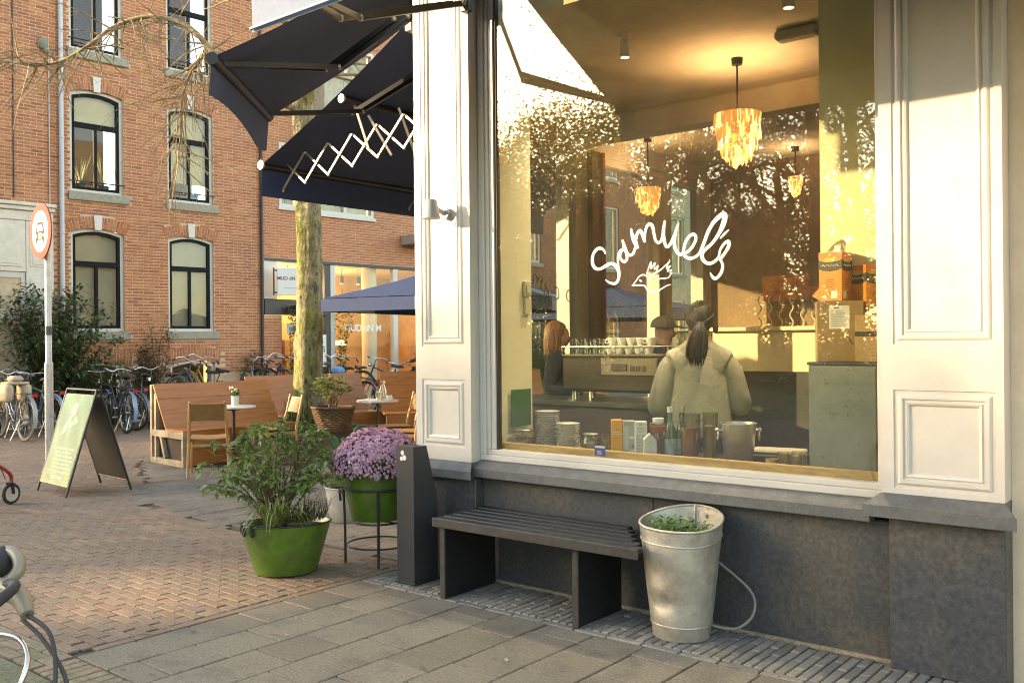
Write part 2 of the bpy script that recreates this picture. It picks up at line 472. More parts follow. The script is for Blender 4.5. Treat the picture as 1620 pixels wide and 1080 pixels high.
# narrow clinker band along the wall
g5 = sheet('clinker_band', -4.5, 6.0, -.503, .05, -.015, SANDL)
P = []
x = -4.44; k = 0
rg = random.Random(8)
while x < 2.5:
    y = -.445
    if k % 2: P.append((x, y + .047, .046, .092)); y += .1
    while y < -.03:
        l = min(.2, -.012 - y)
        if l > .04: P.append((x, y + l / 2, .046, l - .006))
        y += .203
    x += .0525; k += 1
for k in range(34): P.append((-4.36 + .206 * k, -.474, .199, .047))
lay(g5, P, BANDB, (-2, -3), zb=-.015, pname='clinker', wob=.0028, chamf=.005, stuffname='clinkers')

# ------------------------------------------------------------------ cafe building
cafe = thing('cafe_building', 'corner cafe with cream pilasters, large shop window and dark stone plinth', 'building', (0, 0, 0))
def panel_rings(b, x0, x1, z0, z1, Y):
    prof = [(0, 0), (.003, .007), (.016, .007), (.020, .002), (.028, -.003), (.040, -.003), (.044, .006), (.052, .006), (.057, .000), (.066, .004), (.070, .013), (.073, .015)]
    rings = []
    for ins, dy in prof:
        rings.append([(x0 + ins, Y + dy, z0 + ins), (x1 - ins, Y + dy, z0 + ins), (x1 - ins, Y + dy, z1 - ins), (x0 + ins, Y + dy, z1 - ins)])
    vs = [p for r_ in rings for p in r_]; fs = []
    for i in range(len(rings) - 1):
        for k in range(4): fs.append((i * 4 + k, i * 4 + (k + 1) % 4, (i + 1) * 4 + (k + 1) % 4, (i + 1) * 4 + k))
    n = len(rings) - 1
    fs.append((n * 4, n * 4 + 1, n * 4 + 2, n * 4 + 3))
    b.add(vs, fs)
def pilaster(x0, x1, Y, z0, z1, back, pa, pb, lows, label=None):
    b = MB()
    # front skin around the panels
    zb = [z0]
    for a, c in lows: zb += [a, c]
    zb.append(z1)
    xs = [x0, pa, pb, x1]
    for i in range(3):
        for j in range(len(zb) - 1):
            if i == 1 and j % 2 == 1: continue
            b.add([(xs[i], Y, zb[j]), (xs[i + 1], Y, zb[j]), (xs[i + 1], Y, zb[j + 1]), (xs[i], Y, zb[j + 1])], [(0, 1, 2, 3)])
    b.add([(x0, Y, z0), (x0, back, z0), (x0, back, z1), (x0, Y, z1)], [(0, 3, 2, 1)])
    b.add([(x1, Y, z0), (x1, back, z0), (x1, back, z1), (x1, Y, z1)], [(0, 1, 2, 3)])
    b.add([(x0, Y, z0), (x1, Y, z0), (x1, back, z0), (x0, back, z0)], [(0, 3, 2, 1)])
    b.add([(x0, back, z0), (x1, back, z0), (x1, back, z1), (x0, back, z1)], [(0, 3, 2, 1)])
    o = b.build('pilaster', CREAM, cafe, fix=False)
    for a, c in lows:
        pb_ = MB(); panel_rings(pb_, pa, pb, a, c, Y); pb_.build('panel', CREAM, o, fix=False)
    return o
pilaster(-4.372, -3.885, -.08, .742, 5.2, .45, -4.315, -3.935, [(.83, 1.262), (1.475, 4.6)])
pilaster(-1.368, -.858, -.08, .798, 5.2, .05, -1.312, -.888, [(.822, 1.268), (1.474, 4.6)])
# stone plinth panels and moulded sills
def sill(x0, x1, Y, zt, wall, ends=(0, 0), cap=True):
    """sloping stone sill; Y = front face, wall = plane behind"""
    prof = [(wall, zt), (Y + .012, zt - .042), (Y, zt - .046), (Y, zt - .098), (Y + .014, zt - .102), (wall, zt - .102)]
    b = MB(); n = len(prof)
    def ring(x, e, sgn):
        return [(x + sgn * e * max(0, min(1, (wall - y) / (wall - Y))), y, z) for y, z in prof]
    A = ring(x0, ends[0], -1); B_ = ring(x1, ends[1], 1)
    fs = [tuple(range(n)), tuple(range(n, 2 * n))[::-1]] + [(i, n + i, n + (i + 1) % n, (i + 1) % n) for i in range(n)]
    b.add(A + B_, fs); return b.build('stone_sill', SILLST, cafe)
sill(-3.885, -1.425, -.075, .752, .0)
sill(-4.36, -3.885, -.150, .740, -.08, (.0, .055))
sill(-1.372, -.858, -.165, .796, -.08, (.055, .06))
for x0, x1, Y in ((-3.86, -2.62, .0), (-2.617, -1.338, .0)):
    MB().bbox(x0, x1, Y, Y + .05, .0, .648, .003).build('plinth_panel', STONE, cafe)
MB().bbox(-4.34, -3.862, -.068, .05, .0, .637, .004).build('plinth_panel', STONE, cafe)
MB().bbox(-1.334, -.855, -.085, .05, .0, .692, .004).build('plinth_panel', STONE, cafe)
MB().box(-1.366, -.860, -.0785, .049, .693, .797).build('sill_backing', SILLST, cafe)
MB().box(-4.368, -3.887, -.066, .0505, .638, .741).build('sill_backing', SILLST, cafe)
# mortar fillet where the plinth meets the paving
MB().box(-3.86, -1.34, -.012, .0, -.01, .012).build('mortar_fillet', SANDL, cafe)
# window frame
fm = MB()
X0, X1 = -3.884, -1.369
fm.bbox(X0, X1, .0, .09, .752, .790, .004)                       # bottom rail, lower step
fm.bbox(X0 + .05, X1 - .012, .012, .085, .790, .822, .004)
fm.bbox(X0, X0 + .05, .0, .09, .790, 4.1, .004)                   # left jamb, stepped
fm.bbox(X0 + .05, X0 + .078, .012, .085, .822, 4.1, .004)
fm.bbox(X0 + .078, X0 + .115, .022, .080, .822, 4.1, .004)
fm.bbox(X1 - .018, X1, .0, .09, .790, 4.1, .003)
fm.bbox(X1 - .045, X1 - .018, .018, .080, .822, 4.1, .003)
fm.box(X0, X1, .0, .09, 4.1, 4.2)
fm.build('window_frame', CREAM, cafe)
MB().box(X0 + .1, X1 - .03, .044, .050, .812, 4.11).build('window_pane', glassmat('shop_glass', (.93, .945, .885), refl=1.6, base=.055, rough=.012, dirt=((.8, .72, .55), 3.0, .022)), cafe)
MB().box(X0 + .115, X0 + .128, .035, .07, .822, 4.1).build('glazing_gasket', mat('dark_gasket', (.05, .035, .02), .7), cafe)
# shell: walls, floor, ceiling, upper storey (front wall continues to the right)
CE = 3.62
sh = MB()
sh.box(-.858, 6.0, .052, .30, 0, 5.2)                             # wall right of the pilaster
sh.build('rendered_wall', mat('warm_render', (.74, .58, .40), .7, var=.08, vs=4), cafe)
sh = MB()
sh.box(-4.37, 6.0, .0, .30, 4.2, 8.0)
sh.box(-5.55, -5.30, 1.0, 9.0, 4.1, 8.0)
sh.prism([(-4.37, .02), (-4.37, .30), (-5.30, 1.2), (-5.55, 1.1)], lambda a, b_: (a, b_, 4.1), lambda a, b_: (a, b_, 8.0))
sh.build('upper_wall', mat('upper_render', (.55, .50, .42), .8, var=.1), cafe)
ROOM = [(-4.36, .301), (6.0, .301), (6.0, 9.0), (-5.30, 9.0), (-5.30, 1.22)]
MB().prism(ROOM, lambda a, c: (a, c, CE), lambda a, c: (a, c, CE + .15)).build('ceiling', mat('ceiling_paint', (.58, .53, .39), .85, var=.1, vs=2), cafe)
MB().box(-4.3, 6, .09, .301, 4.19, 4.25).build('window_head', CREAMIN, cafe)
MB().prism([(-4.36, .06), (6.0, .06), (6.0, 9.0), (-5.30, 9.0), (-5.30, 1.22)], lambda a, c: (a, c, -.01), lambda a, c: (a, c, .004)).build('floor', mat('cafe_floor', (.12, .085, .05), .5, var=.2), cafe)
MB().box(5.8, 6.0, .3, 9.0, 0, CE).build('party_wall', CREAMIN, cafe)
MB().box(-5.5, 6, 8.9, 9.1, 0, CE).build('back_wall', CREAMIN, cafe)
MB().box(-1.86, -1.15, .5, .66, 0, CE).build('inner_pier', mat('pier_paint', (.70, .62, .38), .65, var=.05, vs=2), cafe)
MB().box(-1.15, -.9, .09, .66, 0, CE).build('inner_return', CREAMIN, cafe)
MB().box(-.9, 2.6, .302, .42, 0, CE).build('inner_wall', CREAMIN, cafe)
MB().box(-4.37, -3.886, .051, .45, 0, .742).build('pier_base', STONE, cafe)
# inner face of the corner pier
MB().box(-3.886, -3.80, .095, .44, .8, CE).build('pier_lining', CREAMIN, cafe)
LETTERS = [([(-347,2006),(-356,2025),(-380,2038),(-408,2032),(-431,2004),(-437,1969),(-429,1938),(-407,1920),(-377,1920),(-344,1934),(-314,1944),(-286,1938),(-265,1917),(-255,1887),(-259,1853),(-277,1831),(-303,1831),(-327,1840),(-345,1852)],[4,6,8,9,9,10,10,9,8,9,9,10,11,10,9,8,7,5,3]),([(-253,1900),(-259,1933),(-260,1973),(-251,2007),(-230,2022),(-216,2020)],[5,6,7,7,6,5]),([(-223,2018),(-239,2007),(-246,1980),(-233,1957),(-215,1950),(-200,1967),(-204,1997),(-218,2035),(-228,2070)],[6,7,7,7,8,8,8,9,7]),([(-228,2070),(-214,2032),(-198,1996),(-178,1984),(-158,1994),(-145,2025)],[7,9,9,8,8,8]),([(-170,2131),(-163,2096),(-147,2060),(-131,2025)],[5,10,15,8]),([(-145,2055),(-133,2098),(-115,2117),(-99,2100),(-84,2056)],[10,9,9,10,8]),([(-84,2057),(-81,2099),(-68,2137),(-47,2149),(-30,2129),(-22,2089),(-12,2054),(6,2041),(25,2056),(38,2104),(45,2151)],[7,7,8,8,9,8,7,7,8,8,5]),([(45,2156),(37,2104),(41,2050),(58,2014),(82,2033),(106,2074),(127,2134)],[5,10,9,8,8,9,4]),([(127,2134),(109,2079),(104,2026),(118,1985),(143,1966),(161,1984)],[4,9,9,9,8,7]),([(159,1979),(171,2029),(198,2063),(225,2069),(235,2045),(215,2006),(183,1978),(160,1971),(175,1951),(202,1942),(236,1951),(261,1973)],[7,8,8,8,8,8,7,7,8,8,7,7]),([(261,1973),(280,2013),(305,2072),(339,2123),(379,2155),(404,2158),(400,2122),(373,2067),(330,2014),(281,1976),(270,1948),(286,1919),(312,1908),(342,1916),(368,1937)],[8,9,9,10,12,13,14,10,8,9,10,9,8,8,7]),([(368,1936),(378,1978),(404,2010),(425,2016),(425,1991),(407,1963),(380,1930)],[6,6,7,8,9,8,8]),([(374,1928),(389,1899),(385,1865),(367,1838),(347,1826),(330,1837),(318,1858)],[6,7,8,8,8,7,3]),([(425,2076),(403,2059),(380,2038)],[2,6,4]),([(-166,1811),(-142,1836),(-118,1862),(-90,1869),(-68,1855),(-51,1834)],[3,3,4,4,3,3]),([(-166,1811),(-125,1813),(-85,1807),(-69,1784),(-41,1771),(-2,1774),(26,1788),(65,1805),(77,1805)],[3,4,4,4,4,4,3,3,2]),([(-71,1873),(-56,1911),(-42,1939),(-43,1900),(-18,1933),(-21,1895),(3,1916),(-9,1886)],[3,3,3,3,3,3,3,2]),([(-54,1847),(-40,1864),(-12,1877),(16,1890),(44,1910),(74,1932)],[3,3,4,4,3,3]),([(75,1939),(53,1895),(78,1909),(60,1880),(86,1887),(75,1867),(89,1871),(66,1845)],[3,3,3,3,2,2,2,2]),([(-11,1836),(17,1842),(44,1842),(69,1845)],[2,3,3,2]),([(-115,1840),(-111,1837),(-107,1834)],[4,5,4])]
# ------------------------------------------------------------------ lettering on glass
def ribbons(to3, name, m, parent, only=None):
    b = MB()
    for si, (pts, ws) in enumerate(LETTERS):
        if only and si not in only: continue
        P = spline([(p[0] / 1000, p[1] / 1000, w / 1000) for p, w in zip(pts, ws)], 5)
        off = si * .00012
        L_, R_ = [], []
        for i, p in enumerate(P):
            a = P[max(i - 1, 0)]; c = P[min(i + 1, len(P) - 1)]
            t = Vector((c.x - a.x, c.y - a.y)); t = t.normalized() if t.length > 1e-9 else Vector((1, 0))
            n = Vector((-t.y, t.x)) * p.z
            L_.append(to3(p.x + n.x, p.y + n.y, off)); R_.append(to3(p.x - n.x, p.y - n.y, off))
        b.grid([L_, R_])
        for e, s_ in ((0, -1), (-1, 1)):   # round ends
            p = P[e]; q = P[1 if e == 0 else -2]
            t = Vector((p.x - q.x, p.y - q.y)); t = t.normalized() if t.length > 1e-9 else Vector((1, 0)); n = Vector((-t.y, t.x))
            ring = [to3(p.x + (n.x * math.cos(k * PI / 6) + t.x * math.sin(k * PI / 6)) * p.z, p.y + (n.y * math.cos(k * PI / 6) + t.y * math.sin(k * PI / 6)) * p.z, off) for k in range(7)]
            b.add(ring, [tuple(range(7))])
    return b.build(name, m, parent, fix=False)
VINYL = mat('white_vinyl', (.82, .76, .70), .55)
pane = [o for o in cafe.children if o.name.startswith('window_pane')][0]
tag(ribbons(lambda u, z, o: (u - 2.6, .0428 - o, z), 'lettering', VINYL, pane), 'white hand-drawn script name with a small bird on the window')

# ------------------------------------------------------------------ side facade of the cafe and its chamfered corner
SX0, SX1 = -5.55, -5.30
GLS = glassmat('side_glass', (.93, .95, .9), refl=1.5, base=.02)
sw = MB()
sw.box(SX0, SX1, 1.2, 9.0, 0, .78); sw.box(SX0, SX1, 1.2, 9.0, 3.42, 4.1)
for a, c in ((1.2, 1.34), (3.10, 3.30), (3.50, 3.62), (4.86, 5.0), (5.92, 9.0)): sw.box(SX0, SX1, a, c, .78, 3.42)
sw.build('side_wall', CREAM, cafe)
MB().bbox(SX1, SX1 + .06, 3.30, 3.50, .0, 3.42, .004).box(SX0 + .02, SX1, 3.302, 3.498, .78, 3.42).build('timber_post', mat('brown_post', (.18, .10, .05), .5, var=.15), cafe)
MB().bbox(SX1 + .061, SX1 + .085, 3.46, 3.50, .0, 3.42, .003).build('red_trim', mat('red_trim_paint', (.28, .03, .02), .4), cafe)
for a, c in ((1.34, 3.10), (3.62, 4.86), (5.0, 5.92)):
    f_ = MB()
    for q in (a, c - .07): f_.bbox(SX0 + .05, SX1 - .04, q, q + .07, .78, 3.42, .004)
    f_.bbox(SX0 + .05, SX1 - .04, a + .07, c - .07, .78, .86, .004); f_.bbox(SX0 + .05, SX1 - .04, a + .07, c - .07, 3.34, 3.42, .004)
    fo = f_.build('side_window', CREAM, cafe)
    pn = MB().box(-5.43, -5.424, a + .06, c - .06, .85, 3.35).build('pane', GLS, fo)
    if a < 2:
        # same name on the side window, read from the street
        tag(ribbons(lambda u, z, o: (-5.4315 - o, 2.52 - (u - .02), z + .0), 'side_lettering', VINYL, cafe), 'white script name on the side window, seen reversed from inside')
# chamfered entrance between the two facades
A_ = Vector((-4.38, .30, 0)); B_ = Vector((-5.30, 1.20, 0)); dd = (B_ - A_).normalized()
ch = MB()
def chb(t0, t1, z0, z1, th=.10, b=ch):
    b.bar(A_ + dd * t0 + Vector((0, 0, (z0 + z1) / 2)), A_ + dd * t1 + Vector((0, 0, (z0 + z1) / 2)), th, z1 - z0)
LN = (B_ - A_).length
chb(.0, .14, 0, 4.1); chb(LN - .14, LN, 0, 4.1); chb(.14, LN - .14, 2.35, 2.47); chb(.14, LN - .14, 3.5, 4.1); chb(.14, LN - .14, 0, .28); chb(.14, .22, .28, 2.35, .06); chb(LN - .22, LN - .14, .28, 2.35, .06)
cho = ch.build('corner_door', CREAM, cafe)
cp = MB(); chb(.22, LN - .22, .28, 2.35, .006, cp); chb(.14, LN - .14, 2.47, 3.5, .006, cp); cp.build('pane', GLS, cho)
hd = MB(); hp = A_ + dd * (LN - .28); hd.tube([hp + Vector((-.06, -.06, .95)), hp + Vector((-.10, -.10, .95)), hp + Vector((-.10, -.10, 1.25)), hp + Vector((-.06, -.06, 1.25))], .012, 8); hd.build('handle', DARKM, cho)

# rear partition: dark panelling, sunlit cream panel with a ledge, dark wall above
DKW = mat('dark_panelling', (.022, .018, .014), .5, var=.3)
MB().box(-5.3, 1.2, 5.98, 6.1, 0, CE).build('partition', mat('partition_paint', (.24, .15, .07), .7, var=.2, vs=1.5), cafe)
MB().box(-5.28, 1.2, 5.93, 5.978, 0, 1.12).build('lower_panelling', DKW, cafe)
bk = MB().bbox(-5.25, -3.4, 5.90, 5.978, 1.122, 1.60, .006).build('cream_panel', mat('panel_cream', (.75, .64, .42), .5), cafe)
MB().bbox(-5.29, -3.35, 5.80, 5.978, 1.602, 1.65, .006).build('ledge', mat('panel_cream', (1, 1, 1)), cafe)
for k in range(6):
    x = -4.62 + .13 * k
    MB().tube([(x + .022 * math.sin(t * 1.15), 5.87, 1.65 + t * .032) for t in range(12)], .008, 6).build('wavy_rod', mat('cream_rod', (.7, .62, .42), .4), cafe)
rb = MB().box(-4.62, -4.05, 5.955, 5.978, 1.95, 2.25).box(-4.25, -3.9, 5.957, 5.979, 2.0, 2.10).build('wall_picture', mat('orange_print', (.55, .20, .05), .6, var=.4, vs=7), cafe)
# ceiling fittings
sp = MB(); sp.lathe([(.045, 0), (.045, -.02), (.012, -.03), (.012, -.06)], 14, (-3.42, 1.03, CE)).lathe([(.0, .0), (.032, .0), (.036, -.11), (.030, -.112), (.028, -.05), (0, -.05)], 14, (-3.42, 1.03, CE - .05))
spo = tag(sp.build('spotlight', WHITEP, smooth=40), 'small white spotlight on the cafe ceiling', 'lamp')
MB().lathe([(0, 0), (.027, 0), (.027, .004), (0, .004)], 12, (-3.42, 1.03, CE - .158)).build('bulb', mat('spot_bulb', (.9, .7, .4), .5, glow=((1, .66, .3), 2.0)), spo, 40)
spl = bpy.data.lights.new('spot_beam', 'SPOT'); spl.energy = 45; spl.color = (1, .84, .62); spl.spot_size = R(120); spl.spot_blend = .8; spl.shadow_soft_size = .05
splo = bpy.data.objects.new('spot_beam', spl); col.objects.link(splo); splo.parent = spo; splo.location = (-3.42, 1.03, CE - .17)
fill_spot = copy_tree(spo); fill_spot.location = (1.25, -.18, 0); tag(fill_spot, 'added white ceiling spotlight, brightening the boxes at the right of the window')  # unseen copy of the spotlight, added to brighten the window counter
em = MB().bbox(-2.60, -2.30, 1.62, 1.74, CE - .075, CE - .002, .02)
tag(em.build('emergency_light', mat('emergency_housing', (.35, .34, .30), .4)), 'grey emergency light box on the cafe ceiling', 'lamp')
bm_ = MB().box(-5.3, 2, 2.9, 3.1, CE - .22, CE - .001).build('ceiling_beam', mat('ceiling_paint', (1, 1, 1)), cafe)

# ------------------------------------------------------------------ awnings
NAVY = mat('navy_canvas', (.013, .026, .078), .85, var=.22, vs=60, bump=.1, bs=300, sheen=.1)
PALEB = mat('pale_blue_canvas', (.145, .185, .27), .9, var=.08, vs=40, bump=.1, bs=300)
ROD = mat('black_rod', (.016, .016, .017), .35, metal=.4)
SILV = mat('polished_rod', (.36, .32, .25), .42, metal=.6)
def canopy(b, near_bar, far_bar, near_top, far_top, n=10, m=8, sag=.05, th=.006):
    A1, A2, T1, T2 = (Vector(p) for p in (near_bar, far_bar, near_top, far_top))
    G = []
    for i in range(n + 1):
        u = i / n; row = []
        for j in range(m + 1):
            v = j / m
            p = (A1.lerp(A2, v)).lerp(T1.lerp(T2, v), u)
            p.z -= sag * math.sin(PI * u) + .008 * math.sin(v * 9 + u * 3)
            row.append(p)
        G.append(row)
    b.grid(G); b.grid([[p + Vector((0, 0, th)) for p in r_] for r_ in G])
def valance(b, a, c, h, n=24, amp=.02, th=.004, wave=0.):
    a = Vector(a); c = Vector(c); d = (c - a).normalized(); nr = Vector((-d.y, d.x, 0))
    for s_ in (0, th):
        G = []
        for i in range(6):
            w = i / 5; row = []
            for j in range(n + 1):
                v = j / n
                row.append(a.lerp(c, v) + Vector((0, 0, -h * w * (1 + wave * math.sin(v * 5.5 + .6)))) + nr * (amp * w * math.sin(v * 7 + 1) + s_))
            G.append(row)
        b.grid(G)
def rodbar(b, a, c, r=.014): b.tube([a, c], r, 8)
# canopy over the corner door
aw = thing('awning', 'navy awning angled over the cafe corner, nearest the street', 'awning', (-4.9, .7, 4.3), group='cafe awnings')
def rel(o, mb, name, m, smooth=None, fix=True):
    c = mb.build(name, m, o, smooth, fix); c.matrix_parent_inverse = Matrix.Translation(-Vector(o.location)); return c
NB, FB = (-5.289, -1.003, 3.36), (-6.315, .185, 3.36)
b = MB(); canopy(b, NB, FB, (-4.55, .20, 4.32), (-5.34, 1.14, 4.32)); rel(aw, b, 'canopy', NAVY, 40, False)
b = MB(); b.tube([NB, FB], .042, 14); rel(aw, b, 'roller_bar', ROD, 40)
b = MB(); valance(b, Vector(NB) - Vector((0, 0, .03)), Vector(FB) - Vector((0, 0, .03)), .24, wave=-.22); rel(aw, b, 'valance', NAVY, 50, False)
for bp, el, shp in (((-5.37, -.90, 3.36), (-5.30, -.05, 3.50), (-4.78, .14, 3.80)), ((-6.25, .10, 3.36), (-6.02, .82, 3.46), (-5.36, 1.02, 3.76))):
    b = MB()
    for o_ in (Vector((0, 0, 0)), Vector((.09, .05, .012))):
        b.bar(Vector(bp), Vector(el) + o_, .02, .034)
        b.bar(Vector(el) + o_, Vector(shp) + o_, .02, .036)
    rel(aw, b, 'folding_arm', ROD)
    for q in (Vector(el), Vector(el) + Vector((.09, .05, .012)), Vector(shp), Vector(shp) + Vector((.09, .05, .012))): rel(aw, MB().ball(q, .022, n=8, m=6), 'arm_joint', SILV, 60)
# canopy along the side street, on scissor arms
aw2 = thing('awning', 'navy awning with silver scissor arms along the side street', 'awning', (-5.55, 3.0, 4.15), group='cafe awnings')
NB, FB = (-7.6, 1.04, 3.25), (-7.6, 5.6, 3.25)
b = MB(); canopy(b, NB, FB, (-5.57, 1.04, 4.18), (-5.57, 5.6, 4.18), sag=.03); rel(aw2, b, 'canopy', NAVY, 40, False)
b = MB(); b.tube([NB, FB], .04, 14); rel(aw2, b, 'roller_bar', ROD, 40)
b = MB(); b.lathe([(.0, 0), (.046, 0), (.046, .02), (0, .02)], 14, M=Matrix.Translation((-7.6, 1.042, 3.25)) @ Matrix.Rotation(PI / 2, 4, 'X')); rel(aw2, b, 'end_cap', SILV, 40)
b = MB(); valance(b, Vector(NB) - Vector((0, 0, .03)), Vector(FB) - Vector((0, 0, .03)), .27, amp=.012); rel(aw2, b, 'valance', NAVY, 50, False)
b = MB(); b.tube([(-6.42, 1.06, 3.70), (-6.42, 5.5, 3.70)], .034, 12); rel(aw2, b, 'support_bar', ROD, 40)
b = MB(); b.lathe([(.0, 0), (.04, 0), (.04, .02), (0, .02)], 14, M=Matrix.Translation((-6.42, 1.062, 3.70)) @ Matrix.Rotation(PI / 2, 4, 'X')); rel(aw2, b, 'end_cap', SILV, 40)
def scissor(y, B0, W0, n=6, amp=.15):
    B0 = Vector(B0); W0 = Vector(W0)
    for k in range(n):
        p = B0.lerp(W0, k / n); q = B0.lerp(W0, (k + 1) / n)
        up = Vector((0, 0, amp)); sl = Vector((0, .008, 0))
        rel(aw2, MB().bar(p - up - sl, q + up - sl, .010, .019), 'scissor_rod', SILV); rel(aw2, MB().bar(p + up + sl, q - up + sl, .010, .019), 'scissor_rod', SILV)
        for c in (p + up, p - up, (p + q) / 2): rel(aw2, MB().ball(c, .014, n=8, m=5), 'pivot', CHROME, 60)
scissor(0, (-7.56, 1.26, 3.17), (-5.60, 1.36, 3.42))
scissor(0, (-7.56, 3.0, 3.17), (-5.60, 3.1, 3.42))
for (p, q) in (((-6.42, 1.2, 3.68), (-6.28, 1.25, 3.24)), ((-6.40, 1.35, 3.60), (-6.20, 1.45, 3.22)), ((-6.05, 1.4, 3.62), (-5.95, 1.5, 3.22))): rel(aw2, MB().bar(p, q, .012, .022), 'drop_rod', SILV)
# canopy over the shop window: only its pale blue valance corner and one arm reach into view
aw3 = thing('awning', 'awning over the shop window with pale blue sunlit valance at the top edge', 'awning', (-1.4, 0, 4.15), group='cafe awnings')
NB, FB = (-3.92, -1.62, 3.30), (1.6, -1.62, 3.30)
b = MB(); canopy(b, NB, FB, (-3.92, -.02, 4.12), (1.6, -.02, 4.12), sag=.03); rel(aw3, b, 'canopy', NAVY, 40, False)
b = MB(); b.tube([NB, FB], .04, 12); rel(aw3, b, 'roller_bar', ROD, 40)
b = MB(); valance(b, Vector(NB) + Vector((0, -.045, .03)), Vector(FB) + Vector((0, -.045, .03)), .27, n=60, amp=.01); rel(aw3, b, 'valance', PALEB, 50, False)
b = MB(); b.bar(Vector(NB) + Vector((0, -.052, -.225)), Vector(FB) + Vector((0, -.052, -.225)), .012, .012); rel(aw3, b, 'hem', mat('pale_hem', (.22, .27, .34), .9))
for sx in (-3.87, 1.2):
    b = MB()
    el = Vector((sx - .30, -.72, 3.44)); shp = Vector((sx, -.13, 3.62)); bp = Vector((sx + .1, -1.58, 3.30)); o_ = Vector((-.06, -.10, -.015))
    for t in (Vector((0, 0, 0)), o_):
        b.bar(shp + t * .6, el + t, .02, .034); b.bar(el + t, bp, .02, .034)
    rel(aw3, b, 'folding_arm', mat('bronze_rod', (.12, .09, .05), .4, metal=.4))
    b = MB(); b.bbox(sx - .03, sx + .03, -.13, -.081, 3.57, 3.80, .004); rel(aw3, b, 'wall_bracket', ROD)
    for q in (shp, el, el + o_): rel(aw3, MB().ball(q, .022, n=8, m=6), 'arm_joint', SILV, 60)

# ------------------------------------------------------------------ wall lamp on the pilaster
lp = thing('wall_lamp', 'small grey cone wall lamp on the left pilaster', 'lamp', (-4.09, -.08, 2.33))
GREYP = mat('grey_lamp_paint', (.33, .34, .34), .4, metal=.2)
MB().lathe([(.0, 0), (.04, 0), (.04, .02), (0, .02)], 18, M=Matrix.Rotation(PI / 2, 4, 'X')).tube([(0, -.015, 0), (0, -.10, .03)], .016, 10).build('bracket', GREYP, lp, 40)
MB().lathe([(.0, .075), (.032, .075), (.040, .068), (.060, -.045), (.056, -.045), (.036, .06), (0, .06)], 24, (0, -.135, 0)).build('lamp_shade', GREYP, lp, 40)
MB().lathe([(.0, -.03), (.045, -.03), (.04, -.02), (0, -.015)], 18, (0, -.135, 0)).build('bulb', mat('lamp_glow', (.9, .6, .3), .5, glow=((1, .55, .2), .8)), lp, 40)
# ------------------------------------------------------------------ inside the cafe: counter by the window
PINE = mat('pine_strip', (.55, .36, .13), .5, var=.2, vs=10, stretch=(1, 8, 8), c2=(.40, .22, .07), c2s=3)
ctr = thing('window_counter', 'counter behind the shop window with a raw pine edge strip', 'counter', (-2.65, .45, 0))
def relb(o, mb, name, m, smooth=None): return rel(o, mb, name, m, smooth)
relb(ctr, MB().bbox(-3.79, -1.42, .10, .80, .765, .80, .004), 'counter_top', mat('dark_counter', (.055, .05, .045), .3, var=.2))
relb(ctr, MB().bbox(-3.79, -1.42, .092, .128, .8005, .862, .004), 'edge_strip', PINE)
relb(ctr, MB().box(-3.75, -1.46, .15, .75, .0, .764), 'cabinet', DKW)
def item(name, label, cat, mb_list, loc, rz=0, group=None):
    if len(mb_list) == 1:
        n, b, m, s = mb_list[0]
        o = b.build(name, m, None, s); o.location = loc; o.rotation_euler = (0, 0, rz); return tag(o, label, cat, group)
    t = thing(name, label, cat, loc, rz, group)
    for n, b, m, s in mb_list: b.build(n, m, t, s)
    return t
CW = R(38)   # facing the street
ORD = 'first second third fourth fifth sixth seventh eighth ninth tenth eleventh twelfth thirteenth fourteenth fifteenth sixteenth seventeenth eighteenth nineteenth'.split()
PORC = mat('white_porcelain', (.72, .72, .66), .25, coat=.3)
for (cx, cy, n, r, nm) in ((-3.56, .29, 19, .080, 'taller stack at the left of the window'), (-3.385, .27, 14, .074, 'shorter stack beside the tall plates')):
    pl = MB().lathe([(.0, .004), (r * .55, .004), (r * .6, .001), (r * .66, .003), (r * .95, .012), (r, .0135), (r * .95, .0145), (r * .62, .007), (0, .006)], 26).mesh('plate', PORC, 50)
    for k in range(n):
        o = link('plate', pl, None, (cx + random.uniform(-.003, .003), cy + random.uniform(-.003, .003), .8005 + .0135 * k))
        tag(o, '%s white plate in the %s' % ('bottom' if k == 0 else 'topmost' if k == n - 1 else ORD[k] + ' from below', nm), 'plate', 'stacked plates')
def box_item(name, label, w, d, h, m, loc, rz, extra=None, cat='carton', group=None):
    ls = [('body', MB().bbox(-w / 2, w / 2, -d / 2, d / 2, 0, h, .002), m, None)]
    for e in (extra or []): ls.append(e)
    return item(name, label, cat, ls, loc, rz, group)
def face(w0, w1, z0, z1, d, off=.0008): return MB().box(w0, w1, -d / 2 - off, -d / 2 - .0001, z0, z1)
INK = mat('black_ink', (.03, .03, .03), .6); PALEINK = mat('grey_print', (.36, .37, .36), .6); WPR = mat('white_print', (.8, .78, .72), .6)
CARTW = mat('white_card', (.68, .69, .64), .45); CARTG = mat('grey_card', (.40, .42, .40), .45); CARTY = mat('yellow_card', (.75, .36, .015), .45)
def lines(w0, w1, z0, z1, n, d, off=.0008):
    b = MB(); rg = random.Random(int(w0 * 999) + n)
    for k in range(n):
        z = z1 - (z1 - z0) * (k + .5) / n
        b.box(w0, w0 + (w1 - w0) * rg.uniform(.6, 1), -d / 2 - off, -d / 2 - .0001, z - (z1 - z0) / n * .22, z + (z1 - z0) / n * .22)
    return b
def barcode(x0, x1, z0, z1, d):
    b = MB(); n = 9
    for k in range(n): b.box(x0, x1, -d / 2 - .0014, -d / 2 - .0009, z0 + (z1 - z0) * k / n, z0 + (z1 - z0) * (k + .5) / n)
    return b
